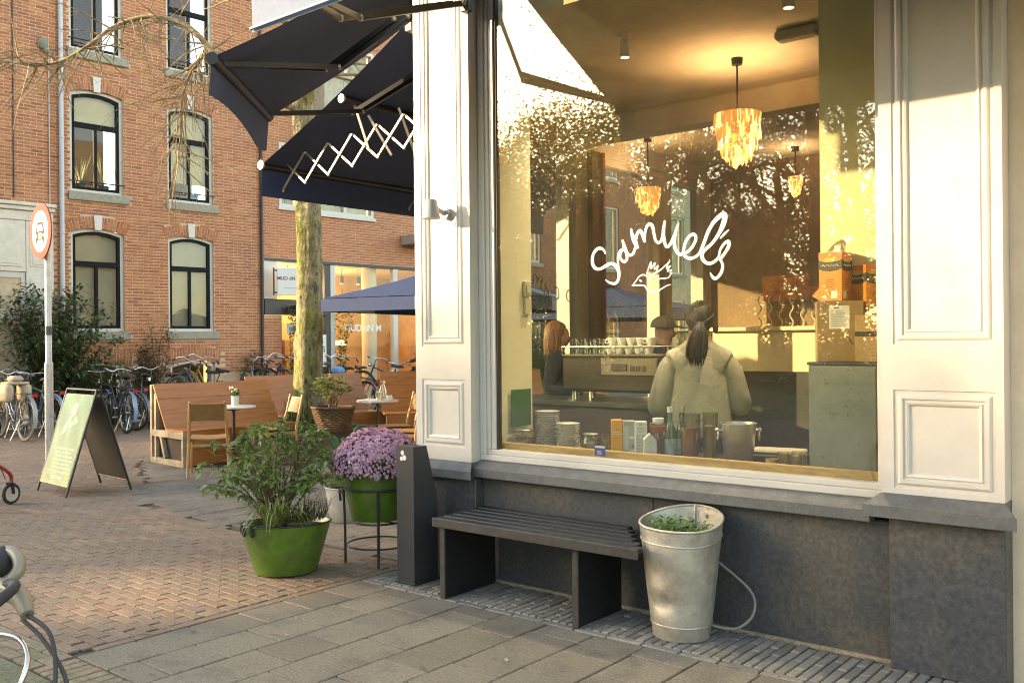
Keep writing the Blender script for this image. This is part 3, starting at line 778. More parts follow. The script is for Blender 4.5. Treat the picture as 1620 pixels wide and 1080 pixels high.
def text_mesh(s, size, m, font_scale=1.0, bold=0.0):
    cu = bpy.data.curves.new('text', 'FONT'); cu.body = s; cu.size = size; cu.align_x = 'CENTER'; cu.extrude = .0004; cu.offset = bold
    o = bpy.data.objects.new('text', cu); col.objects.link(o)
    dg = bpy.context.evaluated_depsgraph_get(); me = bpy.data.meshes.new_from_object(o.evaluated_get(dg))
    me.materials.clear(); me.materials.append(m)
    bpy.data.objects.remove(o); bpy.data.curves.remove(cu); return me
def put_text(s, size, m, parent, loc, rot, name='lettering', bold=0.0):
    o = link(name, text_mesh(s, size, m, bold=bold), parent, loc, rot); return o
box_item('juice_carton', 'tall yellow carton standing on the window counter', .066, .066, .225, CARTY, (-3.045, .30, .8005), CW,
         [('brand_mark', lines(-.028, .028, .135, .158, 2, .066), mat('cream_print', (.8, .62, .3), .5), None), ('small_print', lines(-.018, .018, .108, .120, 2, .066), mat('orange_ink', (.55, .2, .02), .5), None),
          ('crown_mark', face(-.006, .006, .162, .175, .066), mat('orange_ink', (1, 1, 1)), None)])
box_item('milk_carton', 'grey printed carton with 1.0 mark beside the yellow one', .068, .066, .222, CARTG, (-2.965, .31, .8005), CW,
         [('heading', lines(-.03, .03, .195, .216, 3, .066), PALEINK, None), ('text_block', face(-.030, -.006, .05, .19, .066), mat('light_card', (.52, .54, .52), .5), None),
          ('label', face(.0, .028, .115, .13, .066), WPR, None), ('barcode_panel', face(.0, .029, .012, .05, .066), WPR, None), ('barcode', barcode(.003, .026, .014, .046, .066), INK, None)])
o_ = bpy.data.objects['milk_carton']; put_text('1.0', .026, INK, o_, (.012, -.0338, .062), (PI / 2, 0, 0))
box_item('milk_carton', 'white carton with dense small print, left of the gable carton', .070, .066, .222, CARTW, (-2.880, .305, .8005), CW,
         [('heading', lines(-.014, .014, .20, .21, 1, .066), INK, None), ('small_print', lines(-.03, -.003, .03, .15, 14, .066), PALEINK, None), ('more_print', lines(.002, .03, .02, .15, 15, .066), PALEINK, None), ('intro', lines(-.022, .022, .158, .188, 4, .066), PALEINK, None)])
gb = MB().bbox(-.036, .036, -.036, .036, 0, .125, .002).prism([(-.036, .125), (.036, .125), (.0, .158)], lambda a, c: (a, -.036, c), lambda a, c: (a, .036, c))
item('gable_carton', 'small white gable-top carton in front of the green bottles', 'carton', [('body', gb, CARTW, None), ('logo', lines(-.008, .008, .105, .115, 1, .072), PALEINK, None), ('title', lines(-.022, .022, .094, .1, 1, .072), PALEINK, None), ('small_print', lines(-.024, .024, .05, .085, 5, .072), mat('light_card', (1, 1, 1)), None), ('barcode', barcode(.012, .026, .012, .042, .072), INK, None), ('blue_mark', face(-.028, -.016, .012, .024, .072), mat('blue_ink', (.03, .06, .2), .5), None)], (-2.795, .265, .8005), CW)
kb_ = MB().bbox(-.04, .04, -.04, .04, 0, .21, .003)
item('drink_carton', 'dark brown and red carton with a white cap behind the gable carton', 'carton', [('body', kb_, mat('brown_card', (.10, .055, .035), .4, c2=(.45, .40, .33), c2s=22, c2t=(.5, .6)), None), ('red_band', MB().box(-.041, .041, -.041, .041, .165, .190), mat('red_ink', (.40, .05, .02), .5), None), ('yellow_band', MB().box(-.0405, .0405, -.0405, .0405, .192, .2), mat('amber_ink', (.6, .3, .04), .5), None), ('cap', MB().lathe([(0, 0), (.034, 0), (.034, .028), (0, .028)], 18, (0, 0, .212)), WHITEP, 40)], (-2.80, .375, .8005), CW + .3)
GRG = mat('green_glass', (.02, .10, .025), .08, spec=.7, coat=.5); LBL = mat('pale_label', (.42, .50, .55), .5)
for i, (x, y, lab) in enumerate(((-2.735, .40, 'green glass water bottle with a white cap, left of the pair'), (-2.672, .43, 'green glass water bottle with a grey label beside the jugs'))):
    item('water_bottle', lab, 'bottle', [('body', MB().lathe([(0, 0), (.034, 0), (.036, .01), (.036, .15), (.030, .185), (.015, .225), (.0135, .275), (0, .275)], 20), GRG, 40),
          ('cap', MB().lathe([(0, .0), (.016, 0), (.016, .034), (0, .034)], 14, (0, 0, .274)), WHITEP if i == 0 else ALU, 40), ('label', MB().lathe([(.0365, .03), (.0365, .12)], 20), LBL if i == 0 else mat('grey_label', (.2, .24, .25), .5), 40)], (x, y, .8005), 0, 'water bottles by the window')
JUG = glassmat('jug_glass', (.86, .84, .74), refl=2.2, base=.03)
for x, y, r, h, lv, c, lab in ((-2.615, .42, .062, .27, .19, (.42, .14, .02), 'glass jug of amber iced tea on the window counter'), (-2.525, .50, .045, .275, .2, (.62, .52, .2), 'slim glass jug of pale lemonade behind the iced tea')):
    item('drink_jug', lab, 'jug', [('glass', MB().lathe([(0, 0), (r * .82, 0), (r * .85, .01), (r, h), (r * .95, h), (r * .8, .012), (0, .012)], 24), JUG, 40), ('drink', MB().lathe([(0, .014), (r * .80, .014), (r * .80 + (r * .12) * lv / h, lv), (0, lv)], 24), mat('drink_%d' % int(r * 1000), c, .15, spec=.6, coat=.4), 40),
          ('handle', MB().tube(spline([(-r * .95, 0, h * .85), (-r - .05, 0, h * .75), (-r - .05, 0, h * .35), (-r * .85, 0, h * .2)], 5), .008, 8), JUG, 60)], (x, y, .8005), R(30))
bk_ = item('ice_bucket', 'brushed metal ice bucket with ring handles on the window counter', 'bucket', [('body', MB().lathe([(0, .0), (.070, 0), (.076, .006), (.100, .225), (.104, .228), (.104, .234), (.097, .234), (.095, .222), (.072, .012), (0, .012)], 30), ALU, 40),
          ('handle', MB().tube([(-.115, .012 * math.cos(t), .165 + .028 * math.sin(t)) for t in np.linspace(0, 2 * PI, 13)[:-1]], .005, 8, closed=True).tube([(-.09, 0, .19), (-.12, 0, .195)], .008, 8).ball((-.12, 0, .195), .013), CHROME, 60),
          ('handle', MB().tube([(.115, .012 * math.cos(t), .165 + .028 * math.sin(t)) for t in np.linspace(0, 2 * PI, 13)[:-1]], .005, 8, closed=True).tube([(.09, 0, .19), (.12, 0, .195)], .008, 8).ball((.12, 0, .195), .013), CHROME, 60)], (-2.30, .40, .8005), R(39))
item('serving_tray', 'dark tray with a folded cloth behind the ice bucket', 'tray', [('tray', MB().bbox(-.17, .17, -.11, .11, 0, .05, .006), DKW, None), ('cloth', MB().bbox(-.15, .15, -.09, .09, .051, .075, .01), mat('pale_cloth', (.5, .45, .35), .9, bump=.3), None)], (-2.16, .62, .8005), R(10))
for i, (x, y) in enumerate(((-1.985, .30), (-1.905, .27), (-1.935, .37))):
    item('tumbler', ['ribbed glass tumbler at the left of the three by the grey crate', 'ribbed glass tumbler nearest the grey crate', 'ribbed glass tumbler behind the other two'][i], 'glass', [('glass', MB().lathe([(0, 0), (.034, 0), (.041, .10), (.038, .10), (.032, .012), (0, .012)], 14), glassmat('tumbler_glass', (.88, .88, .8), refl=3.0, base=.06), 60)], (x, y, .8005), 0, 'tumblers on the window counter')
item('paper_cup', 'small brown paper cup left of the tumblers', 'cup', [('cup', MB().lathe([(0, 0), (.026, 0), (.034, .06), (.031, .06), (.024, .004), (0, .004)], 18), mat('kraft_paper', (.45, .30, .14), .8), 40)], (-2.06, .30, .8005))
JAR = glassmat('jar_glass', (.88, .89, .82), refl=2.5, base=.05)
def jar(x, y, r, h, lab, fill):
    item('storage_jar', lab, 'jar', [('glass', MB().lathe([(0, 0), (r, 0), (r, h * .8), (r * .8, h * .9), (r * .82, h), (r * .74, h), (r * .72, h * .9), (r * .92, h * .78), (r * .92, .006), (0, .006)], 22), JAR, 40), ('contents', MB().lathe([(0, .008), (r * .88, .008), (r * .9, h * .55), (r * .4, h * .62), (0, h * .6)], 14), fill, None), ('rim', MB().lathe([(r * .84, h * .96), (r * .88, h * .98), (r * .84, h)], 22), ALU, 40)], (x, y, .8005))
jar(-3.70, .22, .075, .14, 'wide glass jar of corks at the left end of the window', mat('cork_fill', (.30, .24, .13), .9, var=.6, vs=45, bump=.8, bs=50))
jar(-3.235, .30, .058, .13, 'glass jar with a lid ring beside the short plate stack', mat('pale_fill', (.22, .18, .11), .9, var=.5, vs=40))
item('water_glass', 'plain tall glass left of the yellow carton', 'glass', [('glass', MB().lathe([(0, 0), (.03, 0), (.036, .13), (.033, .13), (.027, .01), (0, .01)], 18), JAR, 40)], (-3.125, .31, .8005))
item('blue_cloth', 'folded blue cloth lying under the jugs and bottles', 'cloth', [('cloth', MB().bbox(-.26, .26, -.10, .10, 0, .012, .004), mat('blue_cotton', (.03, .05, .16), .9, bump=.3), None)], (-2.68, .22, .8006), .05)
# metal case with boxes on it
item('metal_case', 'tall grey sheet-metal case at the right end of the window', 'case', [('body', MB().bbox(-.18, .165, 0, .34, 0, .565, .004), mat('grey_sheet', (.24, .265, .245), .35, var=.12, vs=12, metal=.25, rvar=.1), None), ('lid', MB().bbox(-.186, .17, -.006, .345, .566, .582, .003), mat('dark_lid', (.05, .05, .05), .5), None)], (-1.665, .275, .8005))
CARD = mat('cardboard', (.33, .215, .095), .85, var=.1, vs=8)
bx = item('cardboard_box', 'brown cardboard box with a white shipping label on the metal case', 'box', [('body', MB().bbox(-.115, .115, -.085, .085, 0, .315, .003), CARD, None), ('label', face(-.055, .045, .17, .29, .17), WPR, None), ('label_print', lines(-.045, .03, .18, .265, 9, .17, .0016), PALEINK, None), ('label_heading', lines(-.03, .005, .274, .284, 1, .17, .0016), INK, None), ('torn_edge', MB().tube([(.03, -.0862, .14), (.045, -.0862, .11), (.06, -.0862, .09)], .002, 5), INK, None), ('tape', MB().box(-.116, .116, -.02, .02, .3151, .3158), mat('brown_tape', (.28, .16, .06), .3), None)], (-1.735, .42, 1.383), R(24))
bx2 = item('cardboard_box', 'plain cardboard box with dark tape behind the labelled one', 'box', [('body', MB().bbox(-.10, .10, -.09, .09, 0, .24, .003), CARD, None), ('tape', MB().box(-.101, .101, -.092, .092, .13, .155), DKW, None)], (-1.535, .45, 1.383), R(4))
ORG = mat('orange_card', (.72, .27, .02), .45, var=.04); ORG2 = mat('deep_orange_card', (.66, .17, .02), .45)
def syrup(x, y, z, rz, lab, flap):
    w, h = .125, .255
    ls = [('body', MB().bbox(-w / 2, w / 2, -w / 2, w / 2, 0, h, .002), ORG, None), ('top_band', MB().box(-w / 2 - .0006, w / 2 + .0006, -w / 2 - .0006, w / 2 + .0006, h * .86, h - .003), ORG2, None)]
    bd_ = MB(); rg = random.Random(4)
    for s_ in range(4):
        M_ = Matrix.Rotation(s_ * PI / 2, 4, 'Z')
        pts = [(-w / 2, h * .66), (-w * .3, h * .62), (0, h * .605), (w * .3, h * .62), (w / 2, h * .66), (w / 2, h * .84), (w * .25, h * .80), (0, h * .84), (-w * .25, h * .80), (-w / 2, h * .84)]
        bd_.prism(pts, lambda a, c: M_ @ Vector((a, -w / 2 - .0012, c)), lambda a, c: M_ @ Vector((a, -w / 2 - .0001, c)))
    ls.append(('dark_banner', bd_, mat('banner_black', (.035, .03, .022), .5), None))
    tg = MB(); tx = MB(); sm = MB()
    for s_ in range(4):
        M_ = Matrix.Rotation(s_ * PI / 2, 4, 'Z')
        tg.box(-.030, .030, -w / 2 - .0020, -w / 2 - .0013, h * .80, h * .885, M_)
        tx.tube([M_ @ Vector((-.045 + .009 * k, -w / 2 - .0020, h * .725 + .006 * math.sin(k * 2.3))) for k in range(11)], .0022, 5)
        for k in range(5): sm.box(-.022, .018 + .004 * (k % 2), -w / 2 - .0008, -w / 2 - .0001, h * .42 - k * .009, h * .42 - k * .009 + .004, M_)
        sm.box(-.012, .012, -w / 2 - .0008, -w / 2 - .0001, h * .14, h * .19, M_)
    ls += [('name_tag', tg, mat('tag_yellow', (.75, .40, .03), .5), None), ('script', tx, WPR, None), ('small_print', sm, mat('brown_ink', (.35, .14, .02), .5), None),
           ('barcode_panel', face(.004, .038, .012, .052, w, .0016).box(w / 2 + .0001, w / 2 + .0016, -.05, -.01, .012, .052), WPR, None)]
    if flap: ls.append(('flap', MB().prism([(-w / 2, .004), (-w / 2 - .04, .03), (-w / 2, .07)], lambda a, c: (a, -w / 2 + .002, c), lambda a, c: (a, -w / 2 + .006, c)), ORG, None))
    return item('syrup_box', lab, 'box', ls, (x, y, z), rz, 'orange boxes on the case')
syrup(-1.755, .43, 1.70, R(-4), 'orange box with black script banner on top of the cardboard box', True)
syrup(-1.62, .52, 1.632, R(60), 'second orange box, partly hidden, to the right of the first', False)
MB_sup = MB().bbox(-.05, .05, -.05, .05, 0, .007, .002)
bx3 = item('cardboard_box', 'small cardboard box wedged under the second orange box', 'box', [('body', MB().bbox(-.055, .055, -.045, .045, 0, .247, .003), CARD, None)], (-1.60, .56, 1.384), R(10))
# switches on the pier lining, notice on the glass
sw_ = item('light_switch', 'pair of pale switch boxes on the inner corner pier', 'switch', [('plate', MB().bbox(0, .02, -.035, .035, 0, .10, .003).bbox(0, .018, -.03, .03, -.12, -.012, .003), mat('switch_plastic', (.55, .50, .36), .5), None), ('rocker', MB().bbox(.0201, .026, -.02, .02, .02, .08, .002), mat('switch_plastic', (1, 1, 1)), None)], (-3.799, .38, 1.80))
st = MB().box(-.037, .037, -.0006, 0, 0, .046)
sto = item('window_sticker', 'small blue sticker at the bottom of the shop window', 'sticker', [('sheet', st, mat('blue_sticker', (.035, .06, .20), .4), None), ('top_band', MB().box(-.035, .035, -.0012, -.0007, .046, .058), mat('pale_sticker', (.35, .40, .40), .5), None), ('mark', lines(-.02, .02, .008, .03, 3, 0, .0012), mat('yellow_mark', (.5, .42, .08), .5), None)], (-2.995, .0432, .835))
item('green_sheet', 'green card leaning behind the jar at the left end of the window', 'card', [('sheet', MB().bbox(-.004, .004, -.11, .09, 0, .24, .001), mat('green_card', (.035, .12, .03), .5), None)], (-3.775, .30, .95))

# ------------------------------------------------------------------ bar, coffee machine, cups
bar = thing('bar_counter', 'dark bar counter with the coffee machine inside the cafe', 'counter', (-4.0, 1.8, 0))
relb(bar, MB().bbox(-5.0, -3.15, 1.40, 2.15, 1.0, 1.035, .004), 'counter_top', mat('dark_counter', (1, 1, 1)))
relb(bar, MB().box(-4.95, -3.2, 1.45, 2.1, 0, .999), 'cabinet', DKW)
cm = thing('coffee_machine', 'long steel espresso machine with cups stacked on top', 'coffee machine', (-3.87, 1.75, 1.036))
STEEL = mat('machine_steel', (.40, .37, .31), .22, metal=.9)
MB().bbox(-.48, .48, -.22, .22, .07, .345, .02).build('body', mat('machine_dark', (.045, .038, .032), .3, metal=.3), cm)
MB().bbox(-.10, .40, -.235, -.221, .20, .335, .006).build('back_panel', STEEL, cm)
MB().bbox(-.49, .49, -.21, .21, .346, .362, .004).build('cup_tray', STEEL, cm)
MB().tube([(-.48, -.21, .42), (.48, -.21, .42), (.48, .21, .42), (-.48, .21, .42)], .006, 6, closed=True).tube([(-.48, -.21, .36), (-.48, -.21, .42)], .005, 6).tube([(.48, -.21, .36), (.48, -.21, .42)], .005, 6).build('cup_rail', CHROME, cm, 60)
for k in range(3): MB().bbox(.17 + .05 * k, .205 + .05 * k, -.240, -.2355, .235, .275, .002).build('button', INK, cm)
MB().bbox(.0, .14, -.243, -.2355, .235, .29, .02).build('badge', INK, cm)
for x in (-.42, .42): MB().lathe([(0, 0), (.03, 0), (.025, .07), (0, .07)], 12, (x, -.12, 0)).lathe([(0, 0), (.03, 0), (.025, .07), (0, .07)], 12, (x, .12, 0)).build('foot', CHROME, cm, 40)
for x in (-.2, .15): MB().lathe([(0, 0), (.045, 0), (.05, .06), (0, .06)], 14, (x, .24, .13)).tube([(x, .26, .15), (x, .42, .14)], .014, 8).build('group_head', CHROME, cm, 40)
cup = MB().lathe([(0, 0), (.026, 0), (.042, .05), (.043, .062), (.040, .062), (.024, .006), (0, .006)], 18).tube([(.04, 0, .05), (.06, 0, .045), (.058, 0, .022), (.034, 0, .018)], .005, 6).mesh('cup', PORC, 40)
gls = MB().lathe([(0, 0), (.030, 0), (.040, .12), (.037, .12), (.027, .01), (0, .01)], 16).mesh('glass', glassmat('stack_glass', (.85, .86, .76), refl=3.0, base=.08), 40)
rg = random.Random(12)
for i in range(9):
    x = -4.27 + .085 * i
    if i < 4:
        o = link('stacked_glass', gls, None, (x, 1.62, 1.40 + .0), (PI, 0, 0)); o.location.z += .12
        tag(o, ['upturned glass at the far left end of the coffee machine', 'second upturned glass from the left on the coffee machine', 'third upturned glass from the left on the coffee machine', 'upturned glass next to the cups on the coffee machine'][i], 'glass', 'glasses on the machine')
    else:
        for lv in range(2):
            o = link('coffee_cup', cup, None, (x + .02 * lv, 1.60, 1.40 + .0625 * lv), (0, 0, rg.uniform(0, 6)))
            tag(o, 'white coffee cup in the %s row on the coffee machine, %s from its glasses' % (('lower', 'upper')[lv], ('first', 'second', 'third', 'fourth', 'fifth')[i - 4]), 'cup', 'cups on the machine')
gr = thing('coffee_grinder', 'coffee grinder with a clear bean hopper beside the machine', 'grinder', (-3.28, 1.72, 1.036))
MB().bbox(-.09, .09, -.12, .12, 0, .30, .02).build('body', mat('grinder_black', (.02, .02, .02), .35), gr)
MB().lathe([(.05, .302), (.10, .36), (.125, .52), (.120, .52), (.095, .365), (.045, .31)], 20).build('hopper', JAR, gr, 40)
MB().lathe([(0, .31), (.05, .312), (.092, .362), (.105, .43), (0, .44)], 16).build('beans', mat('coffee_beans', (.045, .02, .008), .5, var=.6, vs=80, bump=.8, bs=90), gr, None)
MB().lathe([(.127, .521), (.13, .53), (0, .535)], 20).build('lid', INK, gr, 40)

# ------------------------------------------------------------------ pendant lamps of shell strips
SHELL = mat('shell_strip', (.75, .40, .12), .5, glow=((1.0, .44, .13), .12))
SHELL2 = mat('shell_strip_bright', (.85, .52, .2), .5, glow=((1.0, .58, .24), .34))
def pendant(loc, drop, r, h, label, light=0):
    t = thing('pendant_lamp', label, 'lamp', loc, group='shell pendant lamps')
    MB().lathe([(0, drop), (.045, drop), (.04, drop - .05), (0, drop - .05)], 14).tube([(0, 0, drop - .04), (0, 0, .0)], .007, 8).build('stem', DARKM, t, 40)
    MB().tube([(r * .9 * math.cos(q), r * .9 * math.sin(q), -.01) for q in np.linspace(0, 2 * PI, 25)[:-1]], .006, 6, closed=True).build('ring', CHROME, t, 60)
    a, b2 = MB(), MB(); rg = random.Random(int(r * 1000))
    for tier, (rr, z0, n) in enumerate(((r, .01, 46), (r * .95, -h * .22, 42), (r * .82, -h * .42, 34), (r * .62, -h * .60, 24), (r * .38, -h * .74, 14))):
        for k in range(n):
            q = 2 * PI * (k + .5 * (tier % 2)) / n + rg.uniform(-.05, .05); w = r * .105; L_ = h * .34 * rg.uniform(.8, 1.15)
            c = Vector((rr * math.cos(q), rr * math.sin(q), z0)); tn = Vector((-math.sin(q), math.cos(q), 0)); tn = (tn + Vector((math.cos(q), math.sin(q), 0)) * rg.uniform(-.4, .4)).normalized()
            ot = Vector((math.cos(q), math.sin(q), 0)) * rg.uniform(-.02, .01)
            pts = [c - tn * w, c + tn * w, c + tn * w + ot - Vector((0, 0, L_ * .8)), c + ot - Vector((0, 0, L_)), c - tn * w + ot - Vector((0, 0, L_ * .8))]
            (a if rg.random() < .72 else b2).add(pts, [(0, 1, 2, 3, 4)])
    a.build('shell_strips', SHELL, t, fix=False); b2.build('bright_strips', SHELL2, t, fix=False)
    if light:
        l = bpy.data.lights.new('lamp_glow', 'POINT'); l.energy = light; l.color = (1, .74, .48); l.shadow_soft_size = .08
        lo = bpy.data.objects.new('lamp_glow', l); col.objects.link(lo); lo.parent = t; lo.location = (0, 0, -h * .3)
    return t
pendant((-3.07, 2.05, 3.19), CE - 3.19, .17, .355, 'large glowing shell pendant lamp hanging in the cafe window', 6)
pendant((-4.0, 5.45, 3.28), CE - 3.28, .075, .20, 'smaller glowing pendant lamp far back on the right', 4)
pendant((-4.98, 3.95, 3.08), CE - 3.08, .13, .26, 'glowing pendant lamp near the side window, left of the large one', 4)

# ------------------------------------------------------------------ people
SKIN = mat('skin', (.34, .185, .12), .55)
def person(label, loc, rz, skel, cloth, hair=None, extras=()):
    """skel: dict name -> (pos, radius); edges list. one continuous skinned mesh, then hair and cap as children"""
    V, E_ = skel
    names = list(V); me = bpy.data.meshes.new('person')
    me.from_pydata([V[n][0] for n in names], [(names.index(a), names.index(b)) for a, b in E_], [])
    o = bpy.data.objects.new('person', me); col.objects.link(o)
    sk = o.modifiers.new('skin', 'SKIN'); sk.use_smooth_shade = True
    for i, n in enumerate(names):
        r_ = V[n][1]; me.skin_vertices[0].data[i].radius = r_ if isinstance(r_, tuple) else (r_, r_)
    me.skin_vertices[0].data[names.index('pelvis')].use_root = True
    ss = o.modifiers.new('sub', 'SUBSURF'); ss.levels = 2; ss.render_levels = 2
    dg = bpy.context.evaluated_depsgraph_get(); m2 = bpy.data.meshes.new_from_object(o.evaluated_get(dg))
    bpy.data.objects.remove(o); bpy.data.meshes.remove(me)
    for m in (cloth['top'], cloth['legs'], SKIN, cloth.get('shoes', INK)): m2.materials.append(m)
    wr = [Vector(V[n][0]) for n in names if n.startswith('wr')]
    neck = Vector(V['neck'][0])
    for p in m2.polygons:
        c = p.center; k = 0
        if c.z > neck.z - .005: k = 2
        elif min((c - w).length for w in wr) < .085 or any((c - Vector(V[n][0])).length < .05 for n in names if n.startswith('f_')): k = 2
        elif c.z < .08: k = 3
        elif c.z < V['pelvis'][0][2] - .06 and min((c - w).length for w in wr) > .13 and abs(c.x) < .24: k = 1
        p.material_index = k; p.use_smooth = True
    t = bpy.data.objects.new('person', m2); col.objects.link(t); t.location = loc; t.rotation_euler = (0, 0, rz)
    tag(t, label, 'person')
    for n, b, m in extras: b.build(n, m, t, 60)
    return t
def skeleton(h=1.72, lh=(-.32, .20, 1.02), rh=(.32, .20, 1.02), le=(-.30, -.06, 1.08), re=(.30, -.06, 1.08), bulk=1.0, turn=0.0, look=(0, .0)):
    s = h / 1.72
    V = {'pelvis': ((0, 0, .95 * s), (.165 * bulk, .115 * bulk)), 'waist': ((0, 0, 1.10 * s), (.16 * bulk, .11 * bulk)), 'chest': ((0, -.01, 1.28 * s), (.185 * bulk, .125 * bulk)), 'sh': ((0, -.005, 1.40 * s), (.13 * bulk, .085)),
         'neck': ((0, 0, 1.485 * s), .058), 'jaw': ((look[0] * .3, .035 + look[1], 1.555 * s), (.068, .075)), 'head': ((look[0] * .5, .02 + look[1], 1.62 * s), (.078, .098)), 'crown': ((look[0] * .5, .005 + look[1], 1.685 * s), (.062, .078))}
    E_ = [('pelvis', 'waist'), ('waist', 'chest'), ('chest', 'sh'), ('sh', 'neck'), ('neck', 'jaw'), ('jaw', 'head'), ('head', 'crown')]
    V['nose'] = ((look[0] * .3, .125 + look[1], 1.585 * s), .014); E_.append(('jaw', 'nose'))
    for sd, x, el, hd in (('l', -1, le, lh), ('r', 1, re, rh)):
        V['sho' + sd] = ((x * .175 * bulk, 0, 1.375 * s), .078 * bulk); V['elb' + sd] = (el, .058 * bulk); V['wr' + sd] = (hd, .034)
        E_ += [('sh', 'sho' + sd), ('sho' + sd, 'elb' + sd), ('elb' + sd, 'wr' + sd)]
        d = (Vector(hd) - Vector(el)).normalized(); side = d.cross(Vector((0, 0, 1))).normalized()
        V['palm' + sd] = (tuple(Vector(hd) + d * .07), (.038, .018)); E_.append(('wr' + sd, 'palm' + sd))
        for k in range(4):
            a = Vector(hd) + d * .10 + side * (.026 * (1.5 - k) / 1.5); L_ = (.055, .068, .062, .048)[k]
            V['f_%s%da' % (sd, k)] = (tuple(a + d * L_ * .5 - Vector((0, 0, .008))), .0095); V['f_%s%db' % (sd, k)] = (tuple(a + d * L_ - Vector((0, 0, .028))), .008)
            E_ += [('palm' + sd, 'f_%s%da' % (sd, k)), ('f_%s%da' % (sd, k), 'f_%s%db' % (sd, k))]
        V['f_%st' % sd] = (tuple(Vector(hd) + d * .06 - side * x * .045 - Vector((0, 0, .01))), .010); E_.append(('wr' + sd, 'f_%st' % sd))
        V['hip' + sd] = ((x * .095, 0, .90 * s), .105 * bulk); V['knee' + sd] = ((x * .10, .02, .50 * s), .066); V['ank' + sd] = ((x * .10, -.02, .085), .042); V['toe' + sd] = ((x * .11, .14, .035), .036)
        E_ += [('pelvis', 'hip' + sd), ('hip' + sd, 'knee' + sd), ('knee' + sd, 'ank' + sd), ('ank' + sd, 'toe' + sd)]
    return V, E_
def hairball(b, c, rx, ry, rz, seed=1, n=26, m=16, cut=None):
    rg = random.Random(seed); G = []
    for i in range(m + 1):
        t = PI * i / m; row = []
        for k in range(n + 1):
            q = 2 * PI * (k % n) / n; w = 1 + .05 * math.sin(q * 7 + seed) + .03 * math.sin(q * 13)
            p = Vector((c[0] + rx * w * math.sin(t) * math.cos(q), c[1] + ry * w * math.sin(t) * math.sin(q), c[2] + rz * math.cos(t)))
            if cut: p = cut(p)
            row.append(p)
        G.append(row)
    b.grid(G)
BROWNH = mat('dark_brown_hair', (.022, .013, .008), .5, var=.5, vs=60, stretch=(1, 1, .15), bump=.6, bs=90)
REDH = mat('copper_hair', (.20, .085, .028), .45, var=.4, vs=50, stretch=(1, 1, .15), bump=.6, bs=90)
SWEAT = mat('sand_sweatshirt', (.46, .42, .32), .95, var=.08, vs=5, bump=.5, bs=7, bd=.05)
# barista seen from behind
def strands(b, c, rx, ry, rz, zend, q0, q1, n, r, seed, flare=1.0):
    rg = random.Random(seed)
    for i in range(n):
        q = q0 + (q1 - q0) * (i + rg.random()) / n; t0 = rg.uniform(.15, .9); ze = zend + rg.uniform(-.03, .03); pts = []
        for k in range(5):
            t = t0 + (PI / 2 - t0) * k / 4; pts.append((c[0] + rx * math.sin(t) * math.cos(q), c[1] + ry * math.sin(t) * math.sin(q), c[2] + rz * math.cos(t)))
        for k in range(1, 4): pts.append((c[0] + rx * flare ** k * math.cos(q) + rg.uniform(-.006, .006), c[1] + ry * flare ** k * math.sin(q), c[2] + (ze - c[2]) * k / 3))
        b.tube(spline(pts, 2), [r] * 13 + [r * .6, r * .3], 5)
hb = MB(); hairball(hb, (0, -.008, 1.645), .089, .108, .108, 2)
for i in range(60):          # hair pulled back to the nape
    q_ = R(150 + 240 * ((i * .618) % 1)); t_ = .1 + 1.5 * ((i * .377) % 1)
    hb.tube(spline([(.092 * math.sin(t_) * math.cos(q_), .112 * math.sin(t_) * math.sin(q_) - .008, 1.645 + .112 * math.cos(t_)), (.07 * math.cos(q_) * math.sin(t_), -.085, 1.64), (.012 * math.cos(q_), -.118, 1.60)], 4), .007, 5)
rg = random.Random(14)
for i in range(70):
    ox, oy = max(-.045, min(.045, rg.gauss(0, .026))), rg.gauss(0, .014); e_ = rg.uniform(-.06, .05)
    hb.tube(spline([(ox * .2, -.115, 1.615), (ox * .8 - .008, -.145 + oy, 1.56), (ox * 1.3 - .02, -.155 + oy, 1.48), (ox * 1.25 - .03, -.15 + oy, 1.40), (ox - .03, -.145 + oy * .6, 1.39 + e_)], 3), [.008] * 10 + [.005, .003, .001], 5)
hb.ball((.105, -.01, 1.575), .018, .025, .03)
person('barista in a loose sand-coloured sweatshirt seen from behind, dark tied hair', (-2.83, .95, 0), R(32), skeleton(1.73, lh=(-.20, .30, 1.08), rh=(.20, .32, 1.10), le=(-.255, .03, 1.08), re=(.255, .04, 1.09), bulk=.92),
       {'top': SWEAT, 'legs': mat('dark_trousers', (.03, .03, .035), .9)}, extras=[('hair', hb, BROWNH), ('loose_top', MB().lathe([(.09, 1.44), (.15, 1.385), (.180, 1.27), (.186, 1.1), (.196, .97), (.186, .89), (.178, .885)], 28, sx=1.05, sy=.68), SWEAT), ('sleeve', MB().tube(spline([(-.12, .0, 1.395), (-.19, .0, 1.32), (-.235, .0, 1.18), (-.262, .04, 1.07), (-.24, .16, 1.07), (-.205, .27, 1.08)], 3), [.060, .066, .070, .073, .074, .074, .073, .073, .073, .072, .068, .062, .058, .054, .048, .04], 14), SWEAT), ('sleeve', MB().tube(spline([(.12, .0, 1.395), (.19, .0, 1.32), (.235, .0, 1.18), (.262, .04, 1.08), (.24, .16, 1.08), (.205, .29, 1.10)], 3), [.060, .066, .070, .073, .074, .074, .073, .073, .073, .072, .068, .062, .058, .054, .048, .04], 14), SWEAT), ('collar', MB().tube([(.085 * math.cos(q), .075 * math.sin(q), 1.462 + .012 * math.sin(q)) for q in np.linspace(0, 2 * PI, 21)[:-1]], .016, 8, closed=True), SWEAT)])
